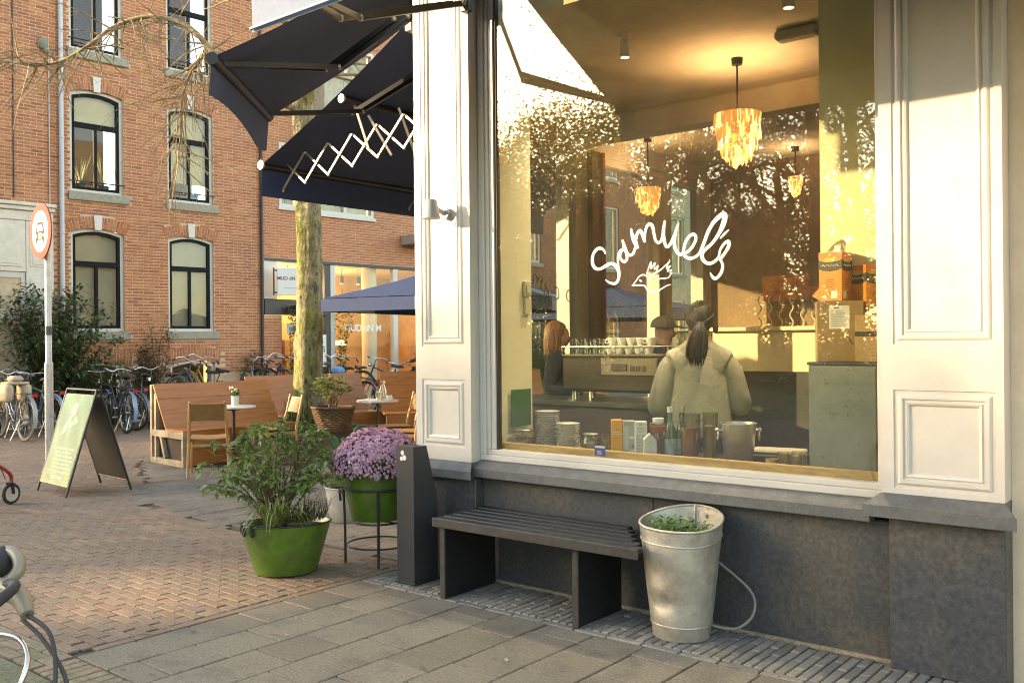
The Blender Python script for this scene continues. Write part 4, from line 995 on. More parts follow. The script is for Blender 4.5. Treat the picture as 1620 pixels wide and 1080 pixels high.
# man in a cap, leaning at the bar
cp_ = MB(); hairball(cp_, (0, .015, 1.625), .092, .112, .095, 1, cut=lambda p: Vector((p.x, p.y, max(p.z, 1.615)))); cp_.add([(-.08, .10, 1.622), (.08, .10, 1.622), (.07, .19, 1.605), (.03, .22, 1.60), (-.03, .22, 1.60), (-.07, .19, 1.605), (-.08, .10, 1.632), (.08, .10, 1.632), (.07, .19, 1.613), (.03, .22, 1.608), (-.03, .22, 1.608), (-.07, .19, 1.613)], [(0, 1, 2, 3, 4, 5), (6, 7, 8, 9, 10, 11), (0, 1, 7, 6), (1, 2, 8, 7), (2, 3, 9, 8), (3, 4, 10, 9), (4, 5, 11, 10), (5, 0, 6, 11)])
person('man in a grey cap and dark jacket at the bar, facing right', (-4.12, 2.72, 0), R(-50), skeleton(1.70, lh=(-.20, .38, 1.12), rh=(.22, .40, 1.14), le=(-.30, .10, 1.12), re=(.30, .10, 1.12), bulk=1.05), {'top': mat('black_jacket', (.025, .025, .027), .8), 'legs': mat('dark_trousers', (1, 1, 1))}, extras=[('cap', cp_, mat('grey_cap', (.16, .14, .10), .9, var=.1))])
hb = MB(); hairball(hb, (0, -.012, 1.585), .092, .106, .098, 4, cut=lambda p: Vector((p.x, min(p.y, .075), p.z))); strands(hb, (0, -.005, 1.585), .096, .108, .10, 1.40, R(158), R(382), 90, .010, 5, 1.02)
person('woman with chin-length copper hair and navy coat at the left of the bar', (-4.92, 2.25, 0), R(-60), skeleton(1.66, lh=(-.20, .30, 1.05), rh=(.22, .32, 1.05)), {'top': mat('navy_coat', (.02, .022, .035), .85), 'legs': mat('dark_trousers', (1, 1, 1))}, extras=[('hair', hb, REDH)])
# ------------------------------------------------------------------ black slatted bench against the wall
bn = thing('street_bench', 'black slatted bench with slab legs against the stone plinth', 'bench', (-3.25, -.26, 0))
BENCHM = mat('bench_black', (.012, .012, .013), .38, var=.35, vs=35, bump=.06, bs=70, rvar=.12)
EDGEW = mat('worn_bench_edge', (.038, .035, .031), .5, var=.4, vs=30)
for x0, y0, y1 in ((-.497, -.235, .225), (.440, -.215, .205)):
    lg = MB().bbox(x0 - .018, x0 + .018, y0, y1, .0, .444, .004).build('leg', BENCHM, bn)
    MB().bbox(x0 - .019, x0 + .019, y0 - .006, y0, .0, .443, .002).build('worn_edge', EDGEW, lg)
for k in range(6):
    y = -.235 + .082 * k
    MB().bbox(-.535 - .004 * k, .845 - .062 * k, y - .033, y + .033, .447, .476, .006).build('slat', BENCHM, bn)
MB().bbox(-.54, .86, -.282, -.270, .425, .477, .003).build('seat_rail', EDGEW, bn)
# ------------------------------------------------------------------ dark bollard cabinet
bo = thing('bollard', 'dark grey tapered metal bollard with a small sticker at the pavement corner', 'bollard', (-4.16, -.29, 0))
BOLM = mat('anthracite_powder', (.032, .033, .035), .5, var=.12, vs=40, bump=.06, bs=250, c2=(.05, .048, .043), c2s=3, c2t=(.55, .8))
prof = [(-.105, .012), (.105, .012), (.105, .50), (.100, .535), (.010, .855), (-.105, .855)]
MB().prism(prof, lambda a, c: (-.075, a, c), lambda a, c: (.075, a, c)).build('post', BOLM, bo)
MB().bbox(-.088, .088, -.118, .118, 0, .012, .004).build('base_plate', DARKM, bo)
MB().box(-.0765, -.0752, .02, .08, .20, .45).build('service_door', BOLM, bo)
sk_ = MB()
for c_, r_ in (((-.022, .815), .014), ((-.004, .785), .016), ((-.030, .778), .013)):
    sk_.prism([(c_[0] + r_ * math.cos(q), c_[1] + r_ * math.sin(q) * 1.1) for q in np.linspace(0, 2 * PI, 13)[:-1]], lambda a, c: (a, -.1064 - .0002 * r_ * 100, c), lambda a, c: (a, -.1052, c))
tag(sk_.build('sticker', mat('sticker_pink', (.75, .66, .66), .5), bo), 'little white and pink trefoil sticker')
# ------------------------------------------------------------------ zinc bin used as a planter
ZINC = mat('zinc_sheet', (.46, .43, .365), .48, metal=.65, var=.22, vs=7, c2=(.30, .26, .20), c2s=5, c2t=(.5, .75), bump=.25, bs=6, bd=.03, rvar=.12)
zb_ = thing('zinc_planter', 'dented tall zinc bucket with a raised back rim, planted with mint', 'planter', (-2.315, -.245, 0))
def zr(q, t):   # radius and height of the bucket wall at angle q, height fraction t
    r = .140 + .068 * t ** .85
    # dents
    r -= .020 * math.exp(-((((q - R(262) + PI) % (2 * PI)) - PI) / .45) ** 2 - ((t - .33) / .08) ** 2)
    r += .008 * math.exp(-((((q - R(262) + PI) % (2 * PI)) - PI) / .5) ** 2 - ((t - .44) / .07) ** 2)
    r -= .006 * math.sin(q * 3 + 2) * t
    return r
def zpt(q, t, off=0.):
    back = .5 + .5 * math.sin(q)           # +Y side is higher
    h = .555 + .075 * back ** 2
    r = zr(q, t) + off
    flat = 1 - .10 * max(0, -math.sin(q)) * t
    return Vector((r * math.cos(q) * 1.03, r * math.sin(q) * .97 * flat, h * t + .004))
NQ = 48
G = [[zpt(2 * PI * k / NQ, t) for k in range(NQ + 1)] for t in np.linspace(0, 1, 26)]
b = MB(); b.grid(G); b.grid([[zpt(2 * PI * k / NQ, t, -.004) for k in range(NQ + 1)] for t in np.linspace(.0, 1, 14)])
b.add([zpt(2 * PI * k / NQ, 0) for k in range(NQ)], [tuple(range(NQ))]); b.build('body', ZINC, zb_, 60)
MB().tube([zpt(2 * PI * k / NQ, 1, -.001) for k in range(NQ)], .007, 8, closed=True).build('rim', ZINC, zb_, 60)
for t in (.865, .13): MB().tube([zpt(2 * PI * k / NQ, t, .001) for k in range(NQ)], .004, 6, closed=True).build('bead', ZINC, zb_, 60)
MB().tube([zpt(R(95), .74, -.006), zpt(R(95), .9, -.010), zpt(R(95), 1.0, -.006)], .005, 6).build('seam', ZINC, zb_, 60)
MB().add([Vector((.185 * math.cos(q), .175 * math.sin(q), .50)) for q in np.linspace(0, 2 * PI, 25)[:-1]], [tuple(range(24))]).build('soil', mat('potting_soil', (.03, .02, .012), .95, bump=.8, bs=60), zb_)
MB().tube(spline([zpt(R(70), .62, .0), Vector((.28, .20, .235)), Vector((.315, .17, .13)), Vector((.27, .10, .065)), Vector((.19, .075, .055)), zpt(R(25), .10, 0)], 6), .0075, 8).build('carrying_loop', mat('loop_zinc', (.20, .18, .14), .6), zb_, 60)
# ------------------------------------------------------------------ foliage tools
def leaf(b, p, d, up, L_, w, fold=.25, curl=.2, tip=.55):
    d = Vector(d).normalized(); s = d.cross(Vector(up))
    if s.length < 1e-4: s = d.orthogonal()
    s.normalize(); n = s.cross(d)
    p = Vector(p); m_ = p + d * L_ * tip - n * curl * L_ * .12; e = p + d * L_ - n * curl * L_ * .45
    b.add([p, m_ + s * w / 2 + n * fold * w * .4, e, m_ - s * w / 2 + n * fold * w * .4, m_], [(0, 1, 4), (1, 2, 4), (0, 4, 3), (4, 2, 3)])
def blade(b, p, d, L_, w, droop, rg, seg=5):
    """grass-like arching blade"""
    d = Vector(d).normalized(); s = d.cross(Vector((0, 0, 1))); s = s.normalized() if s.length > 1e-3 else Vector((1, 0, 0))
    pts = []; q = Vector(p); v = d.copy()
    for i in range(seg + 1):
        t = i / seg; ww = w * (1 - t ** 2) * .5 + .0004
        pts.append((q - s * ww, q + s * ww)); v = (v - Vector((0, 0, droop * t))).normalized(); q = q + v * L_ / seg
    b.grid([[a for a, c in pts], [c for a, c in pts]])
def rdir(rg, up=.3):
    q = rg.uniform(0, 2 * PI); z = rg.uniform(-1, 1) * .7 + up
    return Vector((math.cos(q), math.sin(q), z)).normalized()
MINT = leafmat('mint_leaf', (.07, .16, .02), (.13, .24, .045), .3)
b = MB(); rg = random.Random(2)
for i in range(520):
    q = rg.uniform(0, 2 * PI); r_ = .165 * math.sqrt(rg.random())
    if -2.0 < q - PI * 1.5 < 2.0 or rg.random() < .45:
        p = Vector((r_ * math.cos(q), r_ * math.sin(q), .505 + rg.random() ** 2 * .085)); leaf(b, p, rdir(rg, .5), (0, 0, 1), rg.uniform(.022, .042), rg.uniform(.016, .026))
b.build('mint', MINT, zb_, fix=False)['kind'] = 'stuff'
# ------------------------------------------------------------------ green planters
GRENAM = mat('green_enamel', (.075, .145, .014), .36, var=.2, vs=14, c2=(.055, .085, .022), c2s=4, c2t=(.48, .72), speck=((.035, .05, .012), 30, .06), coat=.3, bump=.05, bs=20)
SOIL = mat('potting_soil', (1, 1, 1))
def tub(t, r0, r1, h, m, n=40, rimr=.006):
    MB().lathe([(0, 0), (r0 * .93, 0), (r0, .012), (r0 + (r1 - r0) * .5, h * .5), (r1, h), (r1 - .006, h), (r0 + (r1 - r0) * .5 - .007, h * .5), (r0 - .006, .02), (0, .02)], n).build('tub', m, t, 40)
    MB().tube([(r1 * math.cos(q), r1 * math.sin(q), h) for q in np.linspace(0, 2 * PI, n + 1)[:-1]], rimr, 8, closed=True).build('rim', DARKM if m is GRENAM else m, t, 60)
    MB().add([Vector((r1 * .94 * math.cos(q), r1 * .94 * math.sin(q), h * .9)) for q in np.linspace(0, 2 * PI, 25)[:-1]], [tuple(range(24))]).build('soil', SOIL, t)
pot = thing('planter_tub', 'large green enamel tub with a leafy shrub and spider plant on the clinkers', 'planter', (-5.01, -.66, 0))
pot.rotation_euler = (R(-2.0), R(-3.2), 0)
tub(pot, .20, .295, .325, GRENAM)
for q in (R(258), R(277)):
    MB().tube([(.304 * math.cos(q), .304 * math.sin(q), .335), (.302 * math.cos(q), .302 * math.sin(q), .30), (.286 * math.cos(q), .286 * math.sin(q), .262)], [.010, .016, .008], 7).build('iron_hook', INK, pot, 60)
LAUREL = leafmat('shrub_leaf', (.085, .15, .03), (.18, .25, .06), .40, .34, [(.12, .19, .045), (.30, .36, .15)])
STEM = mat('shrub_stem', (.10, .07, .04), .8)
def shrub(parent, c, rx, ry, z0, z1, nst, nlf, L_, w, seed, m=LAUREL, ms=STEM, droop=.35, name='foliage', lean=(0, 0)):
    rg = random.Random(seed); bs, bl = MB(), MB(); tips = []
    for i in range(nst):
        q = rg.uniform(0, 2 * PI); rr = math.sqrt(rg.random()); zt = z0 + (z1 - z0) * rg.uniform(.35, 1.0)
        fr_ = math.sqrt(max(.05, 1 - ((zt - z0) / (z1 - z0) - .45) ** 2 * 2.2))
        e = Vector((c[0] + rx * rr * fr_ * math.cos(q) + lean[0] * (zt - z0), c[1] + ry * rr * fr_ * math.sin(q) + lean[1] * (zt - z0), zt))
        a = Vector((c[0] + rg.uniform(-.05, .05), c[1] + rg.uniform(-.05, .05), z0 - .03)); mid = a.lerp(e, .55) + Vector((0, 0, .10 * (z1 - z0)))
        path = spline([a, mid, e, e + Vector((math.cos(q) * .05, math.sin(q) * .05, -.03))], 6)
        bs.tube(path, [.007 * (1 - .8 * k / len(path)) for k in range(len(path))], 5)
        for k in range(nlf):
            t = rg.uniform(.30, 1); p = path[min(int(t * len(path)), len(path) - 1)]
            d = rdir(rg, .1); d = (d + (e - a).normalized() * .5 - Vector((0, 0, droop))).normalized()
            pp = p + Vector((rg.uniform(-1, 1), rg.uniform(-1, 1), rg.uniform(-1, 1))) * .022
            leaf(bl, pp, d, (rg.uniform(-.5, .5), rg.uniform(-.5, .5), 1), L_ * rg.uniform(.65, 1.2), w * rg.uniform(.75, 1.2), .3, .5)
    bs.build('stems', ms, parent, 60); return bl.build(name, m, parent, fix=False)
shrub(pot, (-.05, -.03), .43, .43, .30, .99, 48, 34, .070, .029, 11, droop=.7, lean=(-.06, -.04))
SPID = leafmat('spider_leaf', (.20, .24, .07), (.12, .17, .04), .3, .45, [(.30, .32, .14)])
b = MB(); rg = random.Random(4)
for i in range(80):
    q = rg.uniform(0, 2 * PI); d = Vector((math.cos(q), math.sin(q), rg.uniform(.7, 1.8)))
    blade(b, (.15 + rg.uniform(-.03, .03), -.20 + rg.uniform(-.03, .03), .32), d, rg.uniform(.28, .48), .013, rg.uniform(.45, .85), rg, 7)
b.build('spider_plant', SPID, pot, fix=False)
b = MB()
for i in range(170):
    q = rg.uniform(-.9, 1.2); r_ = rg.uniform(.10, .26)
    d = Vector((math.cos(q) * .5, math.sin(q) * .5, 1.2)) + Vector((rg.uniform(-.5, .5), rg.uniform(-.5, .5), 0))
    blade(b, (r_ * math.cos(q), r_ * math.sin(q), .34), d, rg.uniform(.09, .20), .006, .3, rg, 4)
b.build('sedge', leafmat('sedge_leaf', (.045, .07, .02), (.09, .11, .03), .25, .5, [(.12, .07, .08)]), pot, fix=False)
# tub of chrysanthemums on a ring stand
mum = thing('planter_tub', 'green enamel tub of pink chrysanthemums raised on a black ring stand', 'planter', (-4.74, -.09, .30))
tub(mum, .185, .245, .335, GRENAM)
PINK = leafmat('chrysanthemum_petal', (.56, .27, .42), (.70, .46, .58), .25, .6, [(.46, .18, .31), (.80, .64, .70), (.62, .34, .48)])
PINKB = leafmat('chrysanthemum_bud', (.60, .42, .44), (.46, .22, .36), .2, .6)
b, bb, bl = MB(), MB(), MB(); rg = random.Random(9)
def bloom(b, c, n, r, rg):
    n = Vector(n).normalized(); u = n.orthogonal().normalized(); v = n.cross(u)
    for ring, (k, tl, el) in enumerate(((9, 1.0, .25), (8, .85, .75), (6, .6, 1.5))):
        for i in range(k):
            q = 2 * PI * (i + .5 * ring) / k + rg.uniform(-.15, .15); d = (u * math.cos(q) + v * math.sin(q) + n * el).normalized(); s = d.cross(n).normalized() * r * .30
            p = c + n * r * .12 * ring; e = p + d * r * tl; m_ = p + d * r * tl * .6
            b.add([p, m_ - s, e, m_ + s], [(0, 1, 2, 3)])
cnt = 0
for i in range(900):
    z = 1 - 2 * (i + .5) / 1400; 
    if z < -.12: break
    q = i * 2.39996; rr = math.sqrt(max(0, 1 - z * z)); n = Vector((rr * math.cos(q), rr * math.sin(q), z))
    j = rg.uniform(.93, 1.03); p = Vector((n.x * .305 * j, n.y * .305 * j, .345 + n.z * .262 * j))
    side = n.z < .35
    if side and rg.random() < .45:
        bb.ball(p, .010, .010, .012, 6, 4)
    elif rg.random() < .93: bloom(b, p, n + Vector((rg.uniform(-.35, .35), rg.uniform(-.35, .35), rg.uniform(-.1, .4))), rg.uniform(.014, .026), rg)
    if rg.random() < .9: leaf(bl, p * .97 - n * .012, rdir(rg, .2), n, .045, .026)
b.build('blooms', PINK, mum, fix=False)['kind'] = 'stuff'; bb.build('buds', PINKB, mum, 60)['kind'] = 'stuff'
for i in range(700):
    z = rg.uniform(-.1, .9); q = rg.uniform(0, 2 * PI); rr = math.sqrt(1 - z * z) * .28; leaf(bl, (rr * math.cos(q), rr * math.sin(q), .34 + z * .215), rdir(rg, .1), (0, 0, 1), .05, .028)
bl.build('foliage', leafmat('chrysanthemum_leaf', (.03, .055, .014), (.06, .095, .025), .2), mum, fix=False)
std = thing('plant_stand', 'black wrought ring stand carrying the chrysanthemum tub', 'stand', (-4.74, -.09, 0))
MB().tube([(.232 * math.cos(q), .232 * math.sin(q), .515) for q in np.linspace(0, 2 * PI, 33)[:-1]], .008, 8, closed=True).build('top_ring', DARKM, std, 60)
MB().tube([(.215 * math.cos(q), .215 * math.sin(q), .125) for q in np.linspace(0, 2 * PI, 33)[:-1]], .006, 8, closed=True).build('lower_ring', DARKM, std, 60)
MB().tube([(.17 * math.cos(q), .17 * math.sin(q), .281) for q in np.linspace(0, 2 * PI, 33)[:-1]], .007, 8, closed=True).tube([(.23, 0, .281), (-.23, 0, .281)], .006, 6).build('seat_ring', DARKM, std, 60)
for k in range(4):
    q = R(45 + 90 * k + 2)
    MB().tube([(.236 * math.cos(q), .236 * math.sin(q), .515), (.226 * math.cos(q), .226 * math.sin(q), .28), (.225 * math.cos(q), .225 * math.sin(q), .0)], .009, 8).build('leg', DARKM, std, 60)
# pale tub behind
wp = thing('planter_tub', 'grey enamel tub of low green herbs behind the green tubs', 'planter', (-6.03, .78, 0))
tub(wp, .175, .215, .29, mat('grey_enamel', (.36, .35, .31), .4, var=.15, vs=8, coat=.2))
MB().tube(spline([(.10, -.195, .27), (.11, -.225, .30), (.13, -.23, .26), (.12, -.215, .21)], 5), .010, 6).build('handle', DARKM, wp, 60)
HERB = leafmat('herb_leaf', (.13, .19, .05), (.20, .26, .09), .35, .5, [(.09, .15, .03)])
b = MB()
for i in range(1100):
    q = rg.uniform(0, 2 * PI); r_ = .22 * math.sqrt(rg.random()); z = .28 + (.19 - 2.2 * r_ * r_) * rg.random()
    leaf(b, (r_ * math.cos(q), r_ * math.sin(q), z), rdir(rg, .5), (0, 0, 1), .030, .017)
b.build('herbs', HERB, wp, fix=False)
# small plant by the bench leg
sp_ = thing('leafy_plant', 'small drooping green plant in a clay pot behind the pink flowers', 'plant', (-7.35, 1.85, 0))
MB().lathe([(0, 0), (.10, 0), (.14, .24), (.13, .24), (.09, .02), (0, .02)], 20).build('pot', mat('clay_pot', (.25, .11, .06), .8), sp_, 40)
b = MB()
for i in range(46):
    q = rg.uniform(0, 2 * PI); d = Vector((math.cos(q), math.sin(q), rg.uniform(1.0, 2.6))); blade(b, (.03 * math.cos(q), .03 * math.sin(q), .22), d, rg.uniform(.35, .68), .042, rg.uniform(.5, .9), rg, 7)
b.build('leaves', leafmat('droop_leaf', (.06, .13, .035), (.10, .17, .05), .3), sp_, fix=False)

# ------------------------------------------------------------------ A-frame pavement sign
af = thing('pavement_sign', 'black A-frame pavement sign with a green poster under plastic', 'sign', (-9.52, .19, 0), R(-3))
def aleg(x, sg): return [(x, sg * .33, 0), (x, sg * .015, 1.045)]
for sg, nm in ((-1, 'front'), (1, 'rear')):
    fr_ = MB()
    for x in (-.355, .355): fr_.tube(aleg(x, sg), .012, 8)
    fr_.tube([(-.355, sg * .015, 1.045), (.355, sg * .015, 1.045)], .012, 8)
    fr_.tube([(-.355, sg * .30, .10), (.355, sg * .30, .10)], .008, 6)
    fr_.build('frame', DARKM, af, 60)
def onface(sg, x, t, off=0.):   # t = 0 bottom, 1 top
    y0, z0, y1, z1 = sg * .33, 0, sg * .015, 1.045
    n = Vector((0, sg * (z1 - z0), .315)).normalized()
    return Vector((x, y0 + (y1 - y0) * t, z0 + (z1 - z0) * t)) + n * off
def quadface(b, sg, x0, x1, t0, t1, off): b.add([onface(sg, x0, t0, off), onface(sg, x1, t0, off), onface(sg, x1, t1, off), onface(sg, x0, t1, off)], [(0, 1, 2, 3)])
for sg in (-1, 1):
    b = MB(); quadface(b, sg, -.345, .345, .11, .955, .0); quadface(b, sg, -.345, .345, .11, .955, -.008); b.build('board', mat('black_board', (.028, .024, .02), .6, var=.2), af, fix=False)
b = MB(); quadface(b, -1, -.335, .335, .10, .945, .004); pst = b.build('poster', mat('green_poster', (.022, .105, .026), .8, c2=(.045, .135, .04), c2s=3.5, var=.1, vs=4), af, fix=False)
PW = mat('poster_white', (.24, .30, .20), .8)
b = MB(); rg = random.Random(6)
for k in range(7):
    t = .42 - .036 * k
    x = -.22 + .02 * (k % 3)
    while x < .2:
        w_ = rg.uniform(.03, .09); quadface(b, -1, x, x + w_, t, t + .018, .0055); x += w_ + .02
x = -.12
while x < .13:
    w_ = rg.uniform(.02, .06); quadface(b, -1, x, x + w_, .145, .172, .0055); x += w_ + .018
b.build('poster_text', PW, af, fix=False)
b = MB()   # leafy emblem, two hands
for (cx, ct, sx, st_, a_) in ((-.02, .80, .07, .055, .5), (-.10, .64, .12, .035, .9), (.08, .70, .05, .03, -.6), (.0, .66, .06, .02, .3)):
    ring = []
    for q in np.linspace(0, 2 * PI, 19)[:-1]:
        u = sx * math.cos(q) * (1 + .25 * math.sin(3 * q)); v = st_ * math.sin(q) * 1.2
        ring.append(onface(-1, cx + u * math.cos(a_) - v * math.sin(a_), ct + u * math.sin(a_) + v * math.cos(a_), .0056 + .0002 * cx))
    b.add(ring, [tuple(range(18))])
b.build('poster_emblem', PW, af, fix=False)
b = MB(); NXT = 26
G = [[onface(-1, -.34 + .68 * i / NXT, .09 + .86 * j / 30, .012 + .004 * math.sin(i * .55 + j * .12) * math.sin(j * .22 + 1) + .0015 * math.sin(i * .9 - j * .3)) for i in range(NXT + 1)] for j in range(31)]
b.grid(G); b.build('plastic_cover', glassmat('plastic_film', (.95, .97, .93), refl=.45, base=.0, rough=.06), af, 80, False)

# ------------------------------------------------------------------ road sign
rs = thing('road_sign', 'round red-rimmed no-cars road sign on a galvanised pole', 'road sign', (-10.5, .28, 0))
MB().tube([(0, 0, 0), (0, 0, 1.30)], .045, 14).tube([(0, 0, 1.30), (0, 0, 1.33), (0, 0, 2.95)], [.045, .034, .034], 14).build('pole', GALV, rs, 40)
DM = Matrix.Translation((-.01, -.062, 2.77)) @ Matrix.Rotation(R(-4), 4, 'Z') @ Matrix.Rotation(PI / 2, 4, 'X')
MB().lathe([(0, 0), (.31, 0), (.31, .014), (0, .014)], 44, M=DM).build('back_plate', mat('sign_edge_red', (.30, .03, .02), .4), rs, 40)
MB().lathe([(0, .0145), (.308, .0145), (.308, .0155), (0, .0155)], 44, M=DM).build('red_ring', mat('sign_red', (.36, .035, .022), .7, spec=.2), rs, 40)
MB().lathe([(0, .0158), (.232, .0158), (.232, .0165), (0, .0165)], 44, M=DM).build('white_disc', mat('sign_white', (.42, .41, .39), .7, spec=.2), rs, 40)
def signpoly(name, polys, m, z):
    b = MB()
    for p in polys: b.prism(p, lambda a, c: DM @ Vector((a, c, z)), lambda a, c: DM @ Vector((a, c, z + .0006)))
    return b.build(name, m, rs)
signpoly('car_pictogram', [[(-.13, -.02), (-.085, .085), (-.07, .10), (.07, .10), (.085, .085), (.13, -.02), (.13, -.10), (.12, -.13), (.09, -.13), (.09, -.10), (-.09, -.10), (-.09, -.13), (-.12, -.13), (-.13, -.10)]], mat('sign_black', (.01, .01, .01), .7, spec=.2), .0168)
signpoly('car_windscreen', [[(-.085, .0), (-.062, .075), (.062, .075), (.085, .0)]], mat('sign_white', (1, 1, 1)), .0176)
signpoly('car_lamp', [[(-.10 + .02 * math.cos(q), -.05 + .02 * math.sin(q)) for q in np.linspace(0, 2 * PI, 11)[:-1]], [(.10 + .02 * math.cos(q), -.05 + .02 * math.sin(q)) for q in np.linspace(0, 2 * PI, 11)[:-1]]], mat('sign_white', (1, 1, 1)), .0177)
signpoly('car_plate', [[(-.045, -.09), (.045, -.09), (.045, -.02), (-.045, -.02)]], mat('sign_yellow', (.35, .28, .05), .4), .0177)
MB().bar((0, -.035, 2.62), (0, -.06, 2.62), .08, .03).bar((0, -.035, 2.92), (0, -.06, 2.92), .08, .03).build('clamp', GALV, rs)
tag(MB().tube([(0, 0, 1.62), (0, 0, 1.72)], .0352, 14, cap=False).build('sticker', mat('dark_sticker', (.05, .08, .09), .5), rs, 40), 'small dark sticker on the pole')

# ------------------------------------------------------------------ terrace: wooden benches
def plank_bench(name, label, loc, rz, L_, seat_h=.45, depth=.92, back_h=1.0, end_frame=True):
    """local x = along the bench, +y = front (seat side)"""
    t = thing(name, label, 'bench', loc, rz, 'wooden terrace benches')
    yb = -depth + .06
    A0 = Vector((0, yb + .05, back_h)); B0 = Vector((0, -.45, seat_h - .02))        # sloping back from top to seat
    n = 3
    for k in range(n):
        p = A0.lerp(B0, k / n); q = A0.lerp(B0, (k + 1) / n); m_ = (p + q) / 2; d = (q - p); 
        b = MB(); 
        nr = Vector((0, -d.z, d.y)).normalized()
        pts = [p, q + (p - q).normalized() * .004]
        vs_ = []
        for x in (0.0, L_):
            for pt in pts:
                vs_.append(Vector((x, pt.y, pt.z))); vs_.append(Vector((x, pt.y, pt.z)) - nr * .02)
        b.add(vs_, [(0, 2, 6, 4), (1, 5, 7, 3), (0, 1, 3, 2), (4, 6, 7, 5), (0, 4, 5, 1), (2, 3, 7, 6)])
        b.build('backrest_plank', WOODL, t)
    MB().bbox(0, L_, -.46, .0, seat_h - .022, seat_h, .003).build('seat_board', WOODL, t)
    for z0, z1 in ((.015, .215), (.219, seat_h - .024)): MB().bbox(.03, L_, -.02, -.001, z0, z1, .002).build('skirt_plank', WOODL, t)
    if end_frame:
        f_ = MB()
        f_.bbox(-.004, .05, -.05, .0, .0, seat_h - .023, .003); f_.bbox(-.004, .05, yb - .04, yb + .01, .0, back_h - .01, .003)
        f_.bbox(-.002, .046, yb + .012, -.052, .0, .075, .003); f_.bbox(-.002, .046, yb + .012, -.052, seat_h - .11, seat_h - .024, .003)
        f_.bar((.02, -.50, .08), (.02, -.62, seat_h - .10), .05, .045); f_.bar((.02, yb + .10, .08), (.02, yb + .10, back_h - .12), .045, .045)
        f_.build('end_frame', WOODS, t)
        MB().box(.052, .06, yb + .02, -.03, .0, seat_h - .03).build('shade_board', mat('shadow_board', (.05, .035, .02), .9), t)  # near-black board, paints the shade inside the open bench end
    MB().box(.06, L_, yb - .035, yb - .015, .0, back_h - .03).build('rear_board', WOODS, t)
    for c in t.children:            # the seat faces local -y
        for v in c.data.vertices: v.co.y *= -1
        c.data.flip_normals()
    return t
plank_bench('terrace_bench', 'wooden terrace bench with an open timber end, nearest the pavement sign', (-10.20, 1.74, 0), R(90 - 5), 1.62)
plank_bench('terrace_bench', 'wooden terrace bench standing left of the mossy tree trunk', (-11.05, 3.55, 0), R(90 - 14), 1.9, end_frame=False, back_h=1.02)
plank_bench('terrace_bench', 'wooden terrace bench behind the basket, right of the tree', (-10.15, 5.00, 0), R(90 - 38), 2.6, end_frame=False, back_h=1.05)
# ------------------------------------------------------------------ terrace chairs and tables
def chair(label, loc, rz):
    """local -y = direction the sitter faces away from (backrest at -y)"""
    t = thing('terrace_chair', label, 'chair', loc, rz, 'terrace chairs')
    G = [[Vector((-.205 + .41 * i / 6, -.20 + .40 * j / 6, .445 - .012 * math.sin(PI * i / 6) + .006 * (j / 6))) for i in range(7)] for j in range(7)]
    b = MB(); b.grid(G); b.grid([[p - Vector((0, 0, .014)) for p in r_] for r_ in G]); 
    b.add([G[0][i] for i in range(7)] + [G[0][i] - Vector((0, 0, .014)) for i in range(7)], [(i, i + 1, i + 8, i + 7) for i in range(6)])
    b.add([G[-1][i] for i in range(7)] + [G[-1][i] - Vector((0, 0, .014)) for i in range(7)], [(i, i + 1, i + 8, i + 7) for i in range(6)])
    b.build('seat', OAK, t, 40)
    for s_ in (-1, 1):
        MB().tube(spline([(s_ * .225, -.24, 0), (s_ * .215, -.20, .25), (s_ * .205, -.195, .45), (s_ * .195, -.25, .68), (s_ * .19, -.29, .86)], 4), [.013, .014, .015, .016, .017, .018, .018, .018, .018, .018, .018, .018, .0175, .017, .017, .0165, .016], 10).build('leg', OAK, t, 50)
        MB().tube([(s_ * .20, .17, .435), (s_ * .215, .20, .20), (s_ * .22, .215, 0)], [.017, .015, .012], 10).build('leg', OAK, t, 50)
        MB().bar((s_ * .205, -.20, .405), (s_ * .205, .18, .405), .02, .035).build('side_rail', OAK, t)
    MB().bar((-.20, .175, .40), (.20, .175, .40), .02, .04).bar((-.205, -.20, .36), (.205, -.20, .36), .02, .03).build('cross_rail', OAK, t)
    b = MB()
    def bp(i, j, o): return Vector((-.192 + .384 * i / 8, -.235 - .055 * j - .022 * math.sin(PI * i / 8) - o, .64 + .19 * j))
    b.grid([[bp(i, j, 0) for i in range(9)] for j in (0, .5, 1)]); b.grid([[bp(i, j, .010) for i in range(9)] for j in (0, .5, 1)])
    for j in (0, 1): b.grid([[bp(i, j, 0) for i in range(9)], [bp(i, j, .010) for i in range(9)]])
    b.build('backrest', OAKD, t, 50); return t
chair('wooden chair with its back to the street, by the small table with a potted flower', (-9.45, 1.62, 0), R(53))
chair('wooden chair facing left at the small table with a potted flower', (-9.55, 2.60, 0), R(165))
chair('wooden chair right of the table with the water carafe', (-8.62, 3.78, 0), R(150))
chair('wooden chair cut off by the cream pilaster, in front of the carafe table', (-8.02, 3.35, 0), R(120))
def table(label, loc, r):
    t = thing('bistro_table', label, 'table', loc, 0, 'round bistro tables')
    MB().lathe([(0, .715), (r - .006, .715), (r, .722), (r, .735), (r - .006, .74), (0, .74)], 36).build('table_top', mat('marble_top', (.66, .63, .58), .3, var=.08, vs=6), t, 40)
    MB().lathe([(.02, .02), (.02, .714)], 12).lathe([(0, .69), (.08, .69), (.08, .714), (0, .714)], 14).build('pedestal', DARKM, t, 40)
    MB().lathe([(0, 0), (.20, 0), (.20, .012), (.04, .035), (.02, .05)], 24).build('base', DARKM, t, 40)
table('round white bistro table with a potted flower', (-9.86, 2.22, 0), .27)
table('round white bistro table with a water carafe and glasses', (-9.18, 3.98, 0), .28)
fp = thing('flower_pot', 'tiny white pot of flowers on the bistro table by the bench', 'flower pot', (-9.90, 2.27, .741))
